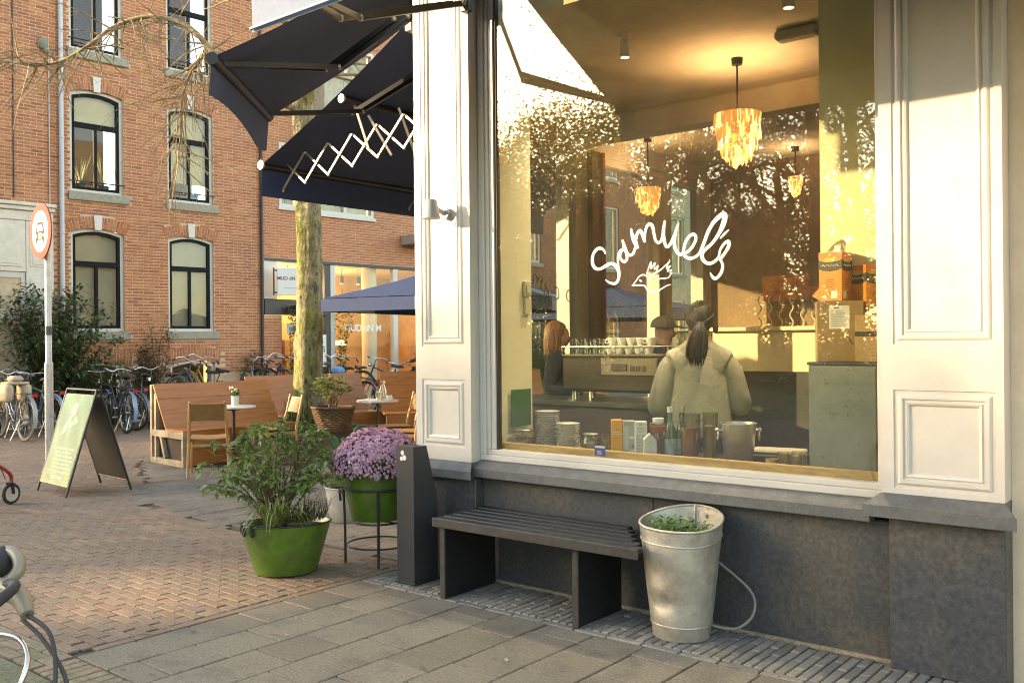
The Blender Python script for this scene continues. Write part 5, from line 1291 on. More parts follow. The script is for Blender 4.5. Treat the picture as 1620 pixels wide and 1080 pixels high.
MB().lathe([(0, 0), (.045, 0), (.05, .12), (.045, .12), (.04, .01), (0, .01)], 18).build('pot', mat('pale_pot', (.55, .58, .50), .5), fp, 40)
b = MB(); rg = random.Random(3)
for i in range(140): leaf(b, (rg.uniform(-.04, .04), rg.uniform(-.04, .04), rg.uniform(.11, .19)), rdir(rg, .5), (0, 0, 1), .04, .02)
b.build('leaves', leafmat('herb_leaf', (0, 0, 0), (0, 0, 0)), fp, fix=False)
b = MB()
for i in range(12): b.ball((rg.uniform(-.05, .05), rg.uniform(-.05, .05), rg.uniform(.16, .23)), .012, n=6, m=4)
b.build('blossoms', mat('cream_blossom', (.75, .66, .45), .6), fp, 60)['kind'] = 'stuff'
CL = glassmat('carafe_glass', (.90, .92, .88), refl=3, base=.07)
item('water_carafe', 'clear water carafe on the farther bistro table', 'carafe', [('glass', MB().lathe([(0, 0), (.05, 0), (.055, .02), (.05, .12), (.028, .19), (.036, .25), (.033, .25), (.025, .19), (.045, .12), (0, .012)], 18), CL, 40)], (-9.12, 4.02, .741))
for i, (dx, dy) in enumerate(((-.17, -.06), (-.12, .07), (.07, -.08))):
    item('tumbler', ['tumbler at the left edge of the carafe table', 'tumbler just behind the carafe on the terrace table', 'tumbler in front of the carafe on the terrace table'][i], 'glass', [('glass', MB().lathe([(0, 0), (.034, 0), (.04, .11), (.037, .11), (.03, .01), (0, .01)], 14), CL, 40)], (-9.14 + dx, 4.0 + dy, .741), 0, 'tumblers on the terrace')
item('coffee_cup', 'white coffee cup beside the carafe on the terrace table', 'cup', [('cup', MB().lathe([(0, 0), (.03, 0), (.042, .065), (.039, .065), (.026, .008), (0, .008)], 16).tube([(.04, 0, .05), (.062, 0, .045), (.06, 0, .02), (.036, 0, .018)], .006, 6), PORC, 40)], (-9.0, 4.02, .741))
# ------------------------------------------------------------------ tree in its stone-edged bed
bed = thing('tree_bed', 'low stone-block tree bed with ground cover around the trunk', 'planter', (-10.2, 3.5, 0))
KSTONE = mat('kerb_stone', (.125, .10, .072), .85, var=.25, vs=14, c2=(.07, .065, .05), c2s=4, bump=.25, bs=60)
def blk(x0, x1, y0, y1): return relb(bed, MB().bbox(x0, x1, y0, y1, 0, .355, .012), 'stone_block', KSTONE)
for y0, y1 in ((2.50, 2.93), (2.955, 3.72), (3.745, 4.35)): blk(-9.56, -9.40, y0, y1)
for x0, x1 in ((-10.2, -9.572), (-10.84, -10.212)): blk(x0, x1, 2.5, 2.66); blk(x0, x1, 4.19, 4.35)
blk(-11.0, -10.85, 2.5, 4.35)
relb(bed, MB().box(-10.85, -9.56, 2.66, 4.19, 0, .31), 'soil', SOIL)
b = MB(); rg = random.Random(31)
for i in range(2600): leaf(b, (rg.uniform(-10.84, -9.5), rg.uniform(2.62, 4.2), .31 + rg.random() * .08), rdir(rg, .7), (0, 0, 1), .035, .022)
o = relb(bed, b, 'ground_cover', leafmat('ground_cover_leaf', (.07, .13, .025), (.13, .20, .05), .3)); o['kind'] = 'stuff'
BARK = None
def barkmat():
    m = mat('mossy_bark', (.27, .245, .16), .92, var=.6, vs=11, c2=(.15, .155, .03), c2s=2.4, c2t=(.40, .60), bump=1.0, bs=13, bd=.09, stretch=(1, 1, .5), speck=((.07, .055, .03), 7.5, .16))
    return m
tr = thing('street_tree', 'mossy street tree trunk with bare hanging twigs, in the terrace bed', 'tree', (-10.45, 3.77, .31))
def tree_pts(): 
    P_ = []
    for i in range(40):
        t = i / 39; z = t * 7.2 - .1
        P_.append(Vector((.10 * math.sin(t * 3.1) - .02 * z * 0, .05 * math.sin(t * 4.4 + 1), z)))
    return P_
P_ = tree_pts(); NR = 26; G = []
for i, p in enumerate(P_):
    z = p.z; r0 = .188 - .006 * z + .12 * math.exp(-max(z, 0) * 3.2)
    row = []
    for k in range(NR + 1):
        q = 2 * PI * (k % NR) / NR
        r_ = r0 * (1 + .05 * math.sin(q * 5 + z * 1.3) + .035 * math.sin(q * 9 - z * 2.1) + .02 * math.sin(q * 14 + z * 5)) + .035 * math.exp(-((z - 1.15) / .12) ** 2) * max(0, math.cos(q - R(215))) + .03 * math.exp(-((z - 3.55) / .15) ** 2) * max(0, math.cos(q + R(40)))
        row.append(p + Vector((r_ * math.cos(q), r_ * math.sin(q), 0)))
    G.append(row)
b = MB(); b.grid(G); b.build('trunk', barkmat(), tr, 70, False)
# ivy / moss foot
b = MB(); rg = random.Random(77)
for i in range(420):
    q = rg.uniform(0, 2 * PI); z = rg.random() ** 2 * .55; r_ = .25 + .10 * math.exp(-z * 4)
    blade(b, (r_ * math.cos(q), r_ * math.sin(q), z * .6), (math.cos(q) * .3, math.sin(q) * .3, 1), rg.uniform(.08, .2), .012, .3, rg, 4)
b.build('moss_foot', leafmat('foot_grass', (.05, .09, .02), (.09, .13, .035), .25), tr, fix=False)
TWIG = mat('twig_bark', (.20, .15, .08), .85, var=.3, vs=12, c2=(.30, .24, .13), c2s=5)
def limb(b, a, d, L_, r, rg, depth, grav=.0, ends=None):
    n = max(4, int(L_ / .18)); P_ = [Vector(a)]; v = Vector(d).normalized()
    for i in range(n):
        v = (v + Vector((rg.uniform(-1, 1), rg.uniform(-1, 1), rg.uniform(-1, 1))) * .16 - Vector((0, 0, grav))).normalized(); P_.append(P_[-1] + v * L_ / n)
    b.tube(P_, [r * (1 - .75 * i / n) for i in range(n + 1)], 6 if r > .012 else 4, cap=False)
    if depth > 0:
        for k in range(int(3 + L_ * 2.2)):
            i = rg.randrange(max(1, n // 4), n); t = (P_[i + 1] - P_[i]).normalized() if i < n else v
            sd = Vector((rg.uniform(-1, 1), rg.uniform(-1, 1), rg.uniform(-.7, .9))); nd = (t * .7 + sd * .8).normalized()
            limb(b, P_[i], nd, L_ * rg.uniform(.25, .48), r * (1 - .75 * i / n) * .55, rg, depth - 1, grav * 1.6 + .02)
    if ends is not None: ends.append(P_[-1])
# main drooping limb that reaches left across the brick house
b = MB(); rg = random.Random(21)
# world points of the limb, given relative to the tree
def rel_t(*w): return [Vector(p) - Vector((-10.45, 3.77, .31)) for p in w]
main = spline(rel_t((-10.38, 3.8, 4.7), (-10.55, 3.0, 4.95), (-10.69, 2.59, 5.30), (-10.98, 2.36, 5.68), (-11.27, 2.12, 5.82), (-11.53, 1.91, 5.81), (-11.79, 1.70, 5.68), (-12.02, 1.51, 5.46), (-12.28, 1.30, 5.27), (-12.54, 1.09, 5.20), (-12.76, .90, 5.24), (-13.06, .67, 5.32)), 5)
b.tube(main, [.042 * (1 - .78 * i / len(main)) for i in range(len(main))], 8)
for i in range(6, len(main), 1):
    for q in range(2 if i % 2 else 1):
        d = Vector((rg.uniform(-1, 1), rg.uniform(-1, 1), rg.uniform(-1.1, .5)))
        limb(b, main[i], d, rg.uniform(.5, 1.15), .012, rg, 1, .05)
hang = spline(rel_t((-10.75, 2.75, 5.30), (-11.05, 2.69, 5.56), (-11.14, 2.62, 5.35), (-11.26, 2.52, 5.14), (-11.34, 2.45, 4.79), (-11.36, 2.44, 4.32), (-11.41, 2.39, 3.95)), 5)
b.tube(hang, [.03 * (1 - .8 * i / len(hang)) for i in range(len(hang))], 6)
for i in range(3, len(hang)):
    for q in range(2):
        limb(b, hang[i], Vector((rg.uniform(-1, 1), rg.uniform(-1, .6), rg.uniform(-1.6, .1))), rg.uniform(.6, 1.3), .010, rg, 1, .10)
for k in range(7):
    q = rg.uniform(0, 2 * PI); limb(b, (0, 0, 4.6 + k * .3), (math.cos(q), math.sin(q), .7), rg.uniform(1.5, 2.6), .05, rg, 2, -.01)
for k in range(5): limb(b, (.1, -.1, 4.9 + .25 * k), (rg.uniform(.2, 1), rg.uniform(-.2, 1), .1), rg.uniform(1.2, 2.0), .03, rg, 2, .03)
b.build('crown', TWIG, tr, 60, False)
# basket with a young shrub
bs = thing('wicker_basket', 'brown wicker basket holding a young glossy shrub on the tree bed edge', 'basket', (-9.42, 3.42, .356))
WICK = mat('wicker', (.10, .055, .025), .7, var=.3, vs=30, c2=(.17, .10, .045), c2s=5)
b = MB(); NB_ = 30
for lv in range(13):
    z = .012 + lv * .0235; r_ = .225 + .075 * (z / .31)
    b.tube([((r_ + .008 * (1 if (k + lv) % 2 else -1)) * math.cos(2 * PI * k / NB_), (r_ + .008 * (1 if (k + lv) % 2 else -1)) * math.sin(2 * PI * k / NB_) * .82, z) for k in range(NB_)], .0125, 5, closed=True)
b.tube([(.305 * math.cos(q), .305 * .82 * math.sin(q), .312) for q in np.linspace(0, 2 * PI, 31)[:-1]], .018, 7, closed=True); b.build('weave', WICK, bs, 60)
b = MB()
for k in range(NB_): 
    q = 2 * PI * k / NB_; b.tube([(.225 * math.cos(q), .225 * .82 * math.sin(q), 0), (.30 * math.cos(q), .30 * .82 * math.sin(q), .31)], .006, 4)
b.build('stakes', WICK, bs, 60)
MB().add([Vector((.28 * math.cos(q), .23 * math.sin(q), .27)) for q in np.linspace(0, 2 * PI, 25)[:-1]], [tuple(range(24))]).build('soil', SOIL, bs)
shrub(bs, (.0, .0), .24, .22, .28, .70, 15, 13, .105, .052, 5, leafmat('glossy_leaf', (.06, .11, .02), (.22, .26, .06), .3, .3, [(.10, .15, .03), (.30, .32, .10)]), droop=.1)

# ------------------------------------------------------------------ striped parasols
BLUEC = mat('blue_canvas', (.012, .031, .095), .85, var=.12, vs=5); STRC = mat('pale_stripe_canvas', (.28, .31, .40), .85, var=.08, vs=5)
def parasol(label, loc, rz, half=1.5, zlow=2.12, zt=2.62, stripes=True):
    t = thing('parasol', label, 'parasol', loc, rz, 'terrace parasols')
    MB().tube([(0, 0, .05), (0, 0, zt + .02)], .026, 12).build('pole', mat('parasol_pole', (.30, .26, .20), .4, metal=.5), t, 50)
    MB().bbox(-.3, .3, -.3, .3, 0, .06, .01).build('foot', DARKM, t)
    cb, cs = MB(), MB()
    edges = [((-1, -1), (1, -1)), ((1, -1), (1, 1)), ((1, 1), (-1, 1)), ((-1, 1), (-1, -1))]
    wdt = [0, .22, .55, .78, 1.0]
    for e, (p, q) in enumerate(edges):
        for k in range(4):
            a = lerp(p, q, wdt[k]); c = lerp(p, q, wdt[k + 1]); tgt = cs if (stripes and k == 2) else cb
            rows = []
            for j in range(7):
                u = j / 6; sag = .10 * math.sin(PI * u)
                rows.append([Vector((lerp(a, c, v)[0] * half * u, lerp(a, c, v)[1] * half * u, zt + (zlow - zt) * u - sag * .35)) for v in (0, .5, 1)])
            tgt.grid(rows)
            tgt.grid([[Vector((lerp(a, c, v)[0] * half * 1.004, lerp(a, c, v)[1] * half * 1.004, zlow - .01 - h_)) for v in (0, .5, 1)] for h_ in (0, .17)])
    cb.build('canopy', BLUEC, t, 30, False)
    if stripes: cs.build('stripes', STRC, t, 30, False)
    for sx in (-1, 1):
        for sy in (-1, 1): MB().tube([(0, 0, zt - .12), (sx * half * .99, sy * half * .99, zlow - .06)], .010, 6).build('rib', OAK, t, 60)
    MB().lathe([(.0, zt + .10), (.05, zt + .08), (.22, zt + .0), (.24, zt - .02)], 12).build('vent_cap', BLUEC if not stripes else STRC, t, 40)
    return t
parasol('blue and white striped parasol over the terrace, beside the cream pilaster', (-8.72, 5.12, 0), R(12), 1.35, 2.10, 2.62)
parasol('navy parasol seen through the cafe side window', (-9.2, 9.6, 0), R(5), 1.5, 2.05, 2.5, False)

# ------------------------------------------------------------------ bicycles
SPOKE = mat('spoke_metal', (.34, .32, .28), .3, metal=.9); TYRE = mat('tyre_rubber', (.025, .024, .022), .8); TYREW = mat('cream_tyre', (.30, .25, .18), .8)
SADDLE = mat('saddle_black', (.02, .019, .018), .45)
def paint(n, c): return mat('bike_paint_' + n, c, .35, coat=.4)
def wheel_meshes(tm, rm):
    r = .335
    ty = MB().tube([(r * math.cos(q), 0, r * math.sin(q)) for q in np.linspace(0, 2 * PI, 41)[:-1]], .019, 8, closed=True).mesh('tyre', tm, 60)
    ri = MB().tube([((r - .028) * math.cos(q), 0, (r - .028) * math.sin(q)) for q in np.linspace(0, 2 * PI, 41)[:-1]], .011, 6, closed=True).mesh('rim', rm, 60)
    s = MB().lathe([(.022, -.04), (.022, .04)], 10, M=Matrix.Rotation(PI / 2, 4, 'X'))
    for k in range(28):
        q = 2 * PI * k / 28; q2 = q + (.5 if k % 2 else -.5); sd = .03 if k % 4 < 2 else -.03
        s.tube([(.02 * math.cos(q2), sd, .02 * math.sin(q2)), ((r - .03) * math.cos(q), 0, (r - .03) * math.sin(q))], .0016, 3, cap=False)
    return ty, ri, s.mesh('spokes', SPOKE)
WHEELS = {k: wheel_meshes(a, SPOKE) for k, a in (('black', TYRE), ('cream', TYREW))}
BL = {}
def bike_protos(upright):
    """meshes in bike frame: +x = forward, wheels at x=0 and x=1.07, axle height .35"""
    k = 'u' if upright else 's'
    if k in BL: return BL[k]
    W = 1.07; d = {}
    f = MB(); bb = (.44, 0, .29); st_ = (.33, 0, .80); hd0 = (.90, 0, .66); hd1 = (.86, 0, .88)
    f.tube([bb, st_], .016, 8)
    if upright: f.tube(spline([hd0, (.70, 0, .52), (.55, 0, .36), bb], 4), .018, 8); f.tube(spline([(.875, 0, .80), (.68, 0, .62), (.52, 0, .46), (.40, 0, .44)], 4), .014, 8)
    else: f.tube([hd0, bb], .018, 8); f.tube([(.87, 0, .82), (.345, 0, .74)], .016, 8)
    f.tube([hd0, hd1], .019, 8)
    for s in (-1, 1):
        f.tube([bb, (.0, s * .06, .35)], .009, 6); f.tube([(.35, 0, .70), (0, s * .06, .35)], .008, 6)
        f.tube(spline([hd0, (.93, s * .05, .56), (1.0, s * .055, .42), (W, s * .055, .35)], 3), .012, 6)
    d['frame'] = f.mesh('frame', paint('black', (.02, .02, .022)), 50)
    h = MB(); h.tube([hd1, (.835, 0, 1.02)], .012, 8)
    if upright: h.tube(spline([(.60, -.30, 1.03), (.74, -.27, 1.07), (.86, -.15, 1.09), (.85, 0, 1.04), (.86, .15, 1.09), (.74, .27, 1.07), (.60, .30, 1.03)], 5), .011, 8)
    else: h.tube(spline([(.74, -.30, 1.02), (.83, -.22, 1.05), (.87, -.08, 1.03), (.87, .08, 1.03), (.83, .22, 1.05), (.74, .30, 1.02)], 5), .011, 8)
    d['handlebar'] = h.mesh('handlebar', CHROME, 60)
    g = MB(); x0, x1 = (.58, .69) if upright else (.72, .80)
    for s in (-1, 1): g.tube([(x0, s * .302, 1.028 if upright else 1.015), (x1, s * .285, 1.055 if upright else 1.04)], .016, 8)
    d['grips'] = g.mesh('grips', RUBBER, 60)
    s_ = MB(); s_.tube([(.33, 0, .80), (.30, 0, .93)], .012, 8)
    d['seat_post'] = s_.mesh('seat_post', CHROME, 60)
    sd = MB(); prof = [(-.13, .085), (-.08, .095), (0, .07), (.06, .035), (.13, .022)]
    G = [[Vector((.29 + px, w * c, .945 + .03 * (1 - c * c) + .02 * (px < -.05))) for c in (-1, -.6, 0, .6, 1)] for px, w in prof]
    sd.grid(G); sd.grid([[p - Vector((0, 0, .035)) for p in r_] for r_ in G])
    for row in (G[0], G[-1], [r_[0] for r_ in G], [r_[-1] for r_ in G]): sd.grid([row, [p - Vector((0, 0, .035)) for p in row]])
    d['saddle'] = sd.mesh('saddle', SADDLE, 60)
    def fender(cx, a0, a1):
        b = MB(); b.grid([[Vector((cx + .375 * math.cos(q), w, .35 + .375 * math.sin(q) - abs(w) * .25)) for w in (-.03, 0, .03)] for q in np.linspace(a0, a1, 16)]); return b
    d['mudguard'] = fender(0, R(15), R(200)).mesh('mudguard', paint('black', (0, 0, 0)), 60)
    d['front_mudguard'] = fender(W, R(-30), R(125)).mesh('front_mudguard', paint('black', (0, 0, 0)), 60)
    r_ = MB()
    for y in (-.06, 0, .06): r_.tube([(-.28, y, .76), (.30, y, .74)], .006, 5)
    r_.tube([(-.28, -.065, .76), (-.28, .065, .76)], .006, 5)
    for y in (-.065, .065): r_.tube([(-.16, y, .755), (0, y, .36)], .006, 5)
    d['rack'] = r_.mesh('rack', DARKM, 60)
    c = MB(); c.lathe([(0, -.004), (.085, -.004), (.085, .004), (0, .004)], 20, M=Matrix.Translation((.44, -.045, .29)) @ Matrix.Rotation(PI / 2, 4, 'X'))
    c.tube([(.44, -.06, .29), (.53, -.06, .16)], .008, 6).tube([(.44, .06, .29), (.35, .06, .42)], .008, 6).bbox(.48, .58, -.13, -.06, .145, .165, .004).bbox(.30, .40, .06, .13, .41, .43, .004)
    d['crank'] = c.mesh('crank', CHROME, 50)
    ch_ = MB(); ch_.prism([(-.02, .30), (.44, .19), (.55, .29), (.44, .38), (-.02, .40)], lambda a, z: (a, -.052, z), lambda a, z: (a, -.036, z)); d['chain_case'] = ch_.mesh('chain_case', paint('black', (0, 0, 0)))
    ks = MB().tube([(.05, .07, .33), (-.02, .22, .012)], .009, 6).mesh('kickstand', CHROME, 60); d['kickstand'] = ks
    d['tail_lamp'] = MB().bbox(-.31, -.285, -.04, .04, .70, .75, .006).mesh('tail_lamp', mat('red_reflector', (.32, .015, .012), .3))
    d['head_lamp'] = MB().lathe([(0, .0), (.035, .0), (.04, .06), (0, .05)], 14, M=Matrix.Translation((.93, 0, .86)) @ Matrix.Rotation(PI / 2, 4, 'Y')).mesh('head_lamp', CHROME, 40)
    BL[k] = d; return d
def bike(label, loc, rz, color, upright=True, tyre='black', fend=None, steer=0.0, lean=3.0, rack=True, group='bicycles parked along the brick house', up=0.0):
    t = thing('bicycle', label, 'bicycle', loc, rz, group); t.rotation_euler = (R(lean), -R(up), rz)
    d = bike_protos(upright)
    pc = paint(color[0], color[1]); fc = paint(fend[0], fend[1]) if fend else pc
    for n, me in d.items():
        if n == 'rack' and not rack: continue
        o = link(n.replace('front_', ''), me, t)
        if n in ('frame', 'mudguard', 'front_mudguard', 'chain_case'):
            o.material_slots[0].link = 'OBJECT'; o.material_slots[0].material = fc if 'guard' in n else pc
        if n in ('handlebar', 'grips') and steer:
            M_ = Matrix.Translation((.86, 0, 0)) @ Matrix.Rotation(steer, 4, 'Z') @ Matrix.Translation((-.86, 0, 0)); o.matrix_local = M_
    for x in (0, 1.07):
        w = link('wheel', WHEELS[tyre][0], t, (x, 0, .354))
        link('rim', WHEELS[tyre][1], w); link('spokes', WHEELS[tyre][2], w)
    return t
K = ('black', (.02, .02, .022)); GRY = ('grey', (.07, .075, .08)); BLU = ('blue', (.05, .10, .18)); ORA = ('orange', (.55, .26, .04)); GRN = ('green', (.03, .06, .05)); REDB = ('red', (.25, .04, .02)); WHT = ('white', (.20, .20, .20))
bk1 = bike('dark bicycle with beige bag and cream tyres at the left edge', (-15.15, 1.98, 0), R(178), BLU, True, 'cream', ('silver', (.30, .30, .30)), .2, 4)
bike('bicycle with pale blue mudguards just behind the road sign pole', (-15.5, 2.55, 0), R(183), ('steel', (.10, .13, .16)), False, 'black', ('paleblue', (.16, .26, .42)), -.2, 3)
bike('bicycle with an orange fork left of the road sign pole', (-16.0, 2.25, 0), R(176), ORA, True, 'black', None, .2, -3)
bike('black bicycle with blue rear mudguard and red lamp behind the pavement sign', (-14.95, 3.55, 0), R(172), K, True, 'black', ('paleblue', (1, 1, 1)), .35, 4)
labs = ['grey bicycle second in the row behind the pavement sign', 'silver-barred bicycle under the left ground-floor window', 'black bicycle parked just left of the wooden bench end', 'bicycle with tall chrome bars above the left end of the wooden bench',
        'bicycle with a yellow child seat bracket behind the wooden bench', 'bicycle with white handlebars under the right ground-floor window', 'dark bicycle with a long saddle cover behind the bench middle', 'black racing-bar bicycle nearest the house corner']
specs = [(3.95, GRY, False, 'black'), (4.35, WHT, True, 'cream'), (4.85, K, True, 'black'), (5.35, GRY, True, 'cream'), (5.85, ('yellow', (.36, .22, .02)), True, 'cream'), (6.35, WHT, True, 'cream'), (6.95, K, True, 'black'), (7.55, K, False, 'black')]
rg = random.Random(40)
for (y, c, up_, ty), lb in zip(specs, labs):
    o = bike(lb, (-15.3 + rg.uniform(-.4, .35), y + .0, 0), R(178 + rg.uniform(-16, 16)), c, up_, ty, None, rg.uniform(-.9, .9), rg.uniform(-7, 7), up=rg.choice((0, 0, 11, 14, 16)) if labs.index(lb) != 2 else 0)
labs2 = ['dark bicycle between the bench and the tree trunk', 'red bicycle half hidden by the tree trunk', 'black bicycle with a round mirror right of the tree trunk', 'bicycle with front rack outside the shop window', 'black bicycle before the shop pillar', 'bicycle with swept bars beside the parasol pole']
for y, c, lb in zip((8.2, 8.75, 9.7, 10.3, 10.9, 11.6), (K, REDB, K, K, GRY, K), labs2):
    bike(lb, (-14.6 + rg.uniform(-.15, .15), y, 0), R(182 + rg.uniform(-14, 14)), c, rg.random() < .6, 'black', None, rg.uniform(-.9, .9), rg.uniform(-7, 7), up=rg.choice((0, 10, 14)))
rk = thing('bicycle_rack', 'long low galvanised bicycle rack in front of the brick house', 'bicycle rack', (-16.45, 6.0, 0), R(85.5))
MB().tube([(-3.2, 0, .16), (5.6, 0, .16)], .022, 8).build('rail', GALV, rk, 60)
for k in range(18):
    x_ = -3.0 + .5 * k
    MB().tube(spline([(x_ - .05, .30, .02), (x_ - .05, .15, .42), (x_, .05, .50), (x_ + .05, .15, .42), (x_ + .05, .30, .02)], 4), .010, 6).build('hoop', GALV, rk, 60)
# bag on the first bicycle, plastic saddle cover on another
bag = MB().bbox(-.17, .17, -.20, -.075, -.24, .05, .045).bbox(-.17, .17, .075, .20, -.24, .05, .045).bbox(-.15, .15, -.17, .17, .03, .075, .02).bbox(-.11, .13, -.10, .10, .07, .17, .05)
o = bag.build('pannier_bag', mat('beige_canvas', (.42, .35, .24), .9, var=.15, vs=8, bump=.6, bs=9, bd=.04), None, 60); o.location = (-15.33, 1.92, .86); tag(o, 'beige bag strapped on the bicycle at the left edge', 'bag')
cv = MB(); hairball(cv, (0, 0, 0), .15, .13, .10, 8, 18, 12)
o = cv.build('saddle_cover', mat('blue_plastic', (.10, .30, .48), .35, var=.25, vs=9, bump=.9, bs=14, bd=.05), None, 60); o.location = (-14.75, 8.0, .93); tag(o, 'crumpled light blue plastic cover on a bicycle saddle', 'saddle cover')
# near bicycle: only the handlebar end reaches into the frame
nb = bike('beige city bicycle close by, only grip, brake lever and cables in view', (-2.535, -4.10, 0), R(20), ('sand', (.50, .42, .30)), True, 'black', None, 0.0, 1, group='bicycle parked by the camera')
nb.scale = (.955, .955, .955)
for o_ in nb.children:
    if o_.name.split('.')[0] == 'handlebar': o_.material_slots[0].link = 'OBJECT'; o_.material_slots[0].material = RUBBER
SANDP = mat('lever_sand', (.21, .175, .12), .45, coat=.2)
MB().tube(spline([(.66, .292, 1.05), (.715, .285, 1.055), (.765, .272, 1.04), (.80, .255, 1.015)], 4), [.019, .021, .022, .022, .022, .022, .022, .021, .020, .018, .017, .016, .014], 10).tube(spline([(.70, .29, 1.055), (.72, .31, 1.09), (.69, .33, 1.115), (.66, .335, 1.12)], 4), .013, 8).build('lever_body', SANDP, nb, 60)
MB().tube(spline([(.76, .285, 1.03), (.72, .335, 1.02), (.64, .36, 1.005), (.56, .365, .995)], 5), .008, 8, sx=1.6).build('brake_lever', SANDP, nb, 60)
MB().lathe([(0, -.02), (.028, -.02), (.030, 0), (.028, .02), (0, .02)], 16, M=Matrix.Translation((.66, .30, 1.095)) @ Matrix.Rotation(PI / 2, 4, 'X')).ball((.655, .33, 1.10), .03, .02, .032).build('bell', RUBBER, nb, 60)
MB().ball((.675, .345, 1.09), .006, .004, .006).build('rivet', mat('copper_rivet', (.45, .18, .05), .4), nb, 60)
for pts in (((.80, .255, 1.015), (.875, .24, .985), (.915, .21, .90), (.92, .17, .78), (.90, .10, .66)), ((.775, .265, 1.0), (.85, .25, .965), (.935, .22, .90), (.965, .18, .80), (.95, .10, .68))):
    MB().tube(spline(pts, 6), .0045, 7).build('brake_cable', INK, nb, 60)
MB().tube(spline([(.68, .27, .96), (.76, .27, .955), (.80, .25, .91), (.79, .20, .82), (.78, .12, .72)], 6), .006, 7).build('gear_cable', CHROME, nb, 60)
# ------------------------------------------------------------------ red walking frame at the left edge
rl = thing('rollator', 'red rollator with small grey wheels at the left edge', 'rollator', (-9.42, -1.0, 0), R(20))
REDF = mat('rollator_red', (.30, .02, .018), .3, coat=.4)
for sx in (-.28, .28):
    MB().tube(spline([(sx, .28, .19), (sx, .26, .30), (sx, .02, .46), (sx, -.16, .58), (sx, -.28, .86)], 4), .018, 8).tube(spline([(sx, -.30, .14), (sx, -.16, .40), (sx, .0, .47)], 4), .018, 8).build('side_frame', REDF, rl, 60)
    MB().tube([(sx, -.28, .86), (sx, -.40, .90)], .017, 8).build('grip', RUBBER, rl, 60)
    for y in (.28, -.30):
        w = MB().tube([(sx, y + .085 * math.cos(q), .10 + .085 * math.sin(q)) for q in np.linspace(0, 2 * PI, 25)[:-1]], .016, 8, closed=True).build('wheel', RUBBER, rl, 60)
        MB().lathe([(0, -.012), (.072, -.012), (.072, .012), (0, .012)], 20, M=Matrix.Translation((sx, y, .10)) @ Matrix.Rotation(PI / 2, 4, 'Y')).build('hub', mat('pale_hub', (.45, .42, .36), .5), w, 40)
        MB().bar((sx + .03, y, .10), (sx + .03, y - .01, .20), .03, .012).bar((sx - .03, y, .10), (sx - .03, y - .01, .20), .03, .012).bar((sx - .036, y - .01, .20), (sx + .036, y - .01, .20), .03, .02).build('fork', DARKM, rl)
MB().bbox(-.27, .27, -.14, .16, .50, .53, .01).build('seat', RUBBER, rl)
MB().tube([(-.28, .1, .40), (.28, .1, .40)], .012, 8).tube([(-.28, -.28, .84), (.28, -.28, .84)], .012, 8).build('cross_bar', REDF, rl, 60)
MB().tube(spline([(.29, -.36, .89), (.31, -.1, .75), (.30, .1, .45), (.30, .2, .25)], 5), .004, 5).build('brake_cable', INK, rl, 60)
# ------------------------------------------------------------------ brick houses across the side street
FP = Vector((-17.6, 3.739, 0)); FA = PI / 2 - .079
house = thing('brick_house', 'red brick townhouse with arched windows, keystones and a stone shopfront at its left', 'building', FP, FA)
shop = thing('shop_building', 'orange brick shop building with a glazed lit ground floor behind the tree', 'building', FP, FA)
CH = .0625; BLN = .222
brk_far = MB().bbox(0, .21, -.009, .02, 0, .051, .003)
BM = {}
def brick_mesh(L_, m):
    k = (round(L_, 2), m.name)
    if k not in BM: BM[k] = MB().bbox(0, k[0], -.006, .012, 0, .0475, .002).mesh('brick', m)
    return BM[k]
def wallbricks(wall, m, s0, s1, z0, z1, holes, skip, nmax=300, near=(2.0, 3.0), view=None):
    P = []; row = 0; z = z0
    while z < z1 - .05:
        s = s0 - (BLN / 2 if row % 2 else 0); k = 0
        while s < s1 - .02:
            a = max(s, s0); c = min(s + .2065, s1)
            # cut against openings
            segs = [(a, c)]
            for (h0, h1, hz0, hz1) in holes:
                if hz0 - .04 < z < hz1 - .01:
                    ns = []
                    for (p, q) in segs:
                        if q <= h0 or p >= h1: ns.append((p, q)); continue
                        if p < h0 - .03: ns.append((p, h0 - .004))
                        if q > h1 + .03: ns.append((h1 + .004, q))
                    segs = ns
            for (p, q) in segs:
                if q - p > .03 and not skip((p + q) / 2, z + .025): P.append((p, z, q - p))
            s += BLN
        z += CH; row += 1
    P.sort(key=lambda p: (p[0] - near[0]) ** 2 + (p[1] - near[1]) ** 2)
    for p, z, L_ in P[:nmax]: link('brick', brick_mesh(L_, m), wall, (p, random.uniform(-.0015, .0015), z))
    b = MB()
    for p, z, L_ in P[nmax:]:
        y = -.005 + random.uniform(-.002, .002); h_ = .0475; v = [(p, y, z), (p + L_, y, z), (p + L_, y, z + h_), (p, y, z + h_), (p, .01, z), (p + L_, .01, z), (p + L_, .01, z + h_), (p, .01, z + h_)]
        b.add(v, [(0, 1, 2, 3), (4, 5, 1, 0), (3, 2, 6, 7), (4, 0, 3, 7), (1, 5, 6, 2)])
    o = b.build('bricks', m, wall, fix=False); o['kind'] = 'stuff'
def wallmass(parent, m, s0, s1, z0, z1, holes, name='wall', th=.35):
    xs = sorted({s0, s1, *[h[0] for h in holes], *[h[1] for h in holes]}); xs = [x for x in xs if s0 <= x <= s1]
    zs = sorted({z0, z1, *[h[2] for h in holes], *[h[3] for h in holes]}); zs = [z for z in zs if z0 <= z <= z1]
    b = MB()
    for i in range(len(xs) - 1):
        for j in range(len(zs) - 1):
            cx, cz = (xs[i] + xs[i + 1]) / 2, (zs[j] + zs[j + 1]) / 2
            if any(h[0] < cx < h[1] and h[2] < cz < h[3] for h in holes): continue
            b.box(xs[i], xs[i + 1], 0, th, zs[j], zs[j + 1])
    return b.build(name, m, parent)
WIN = []
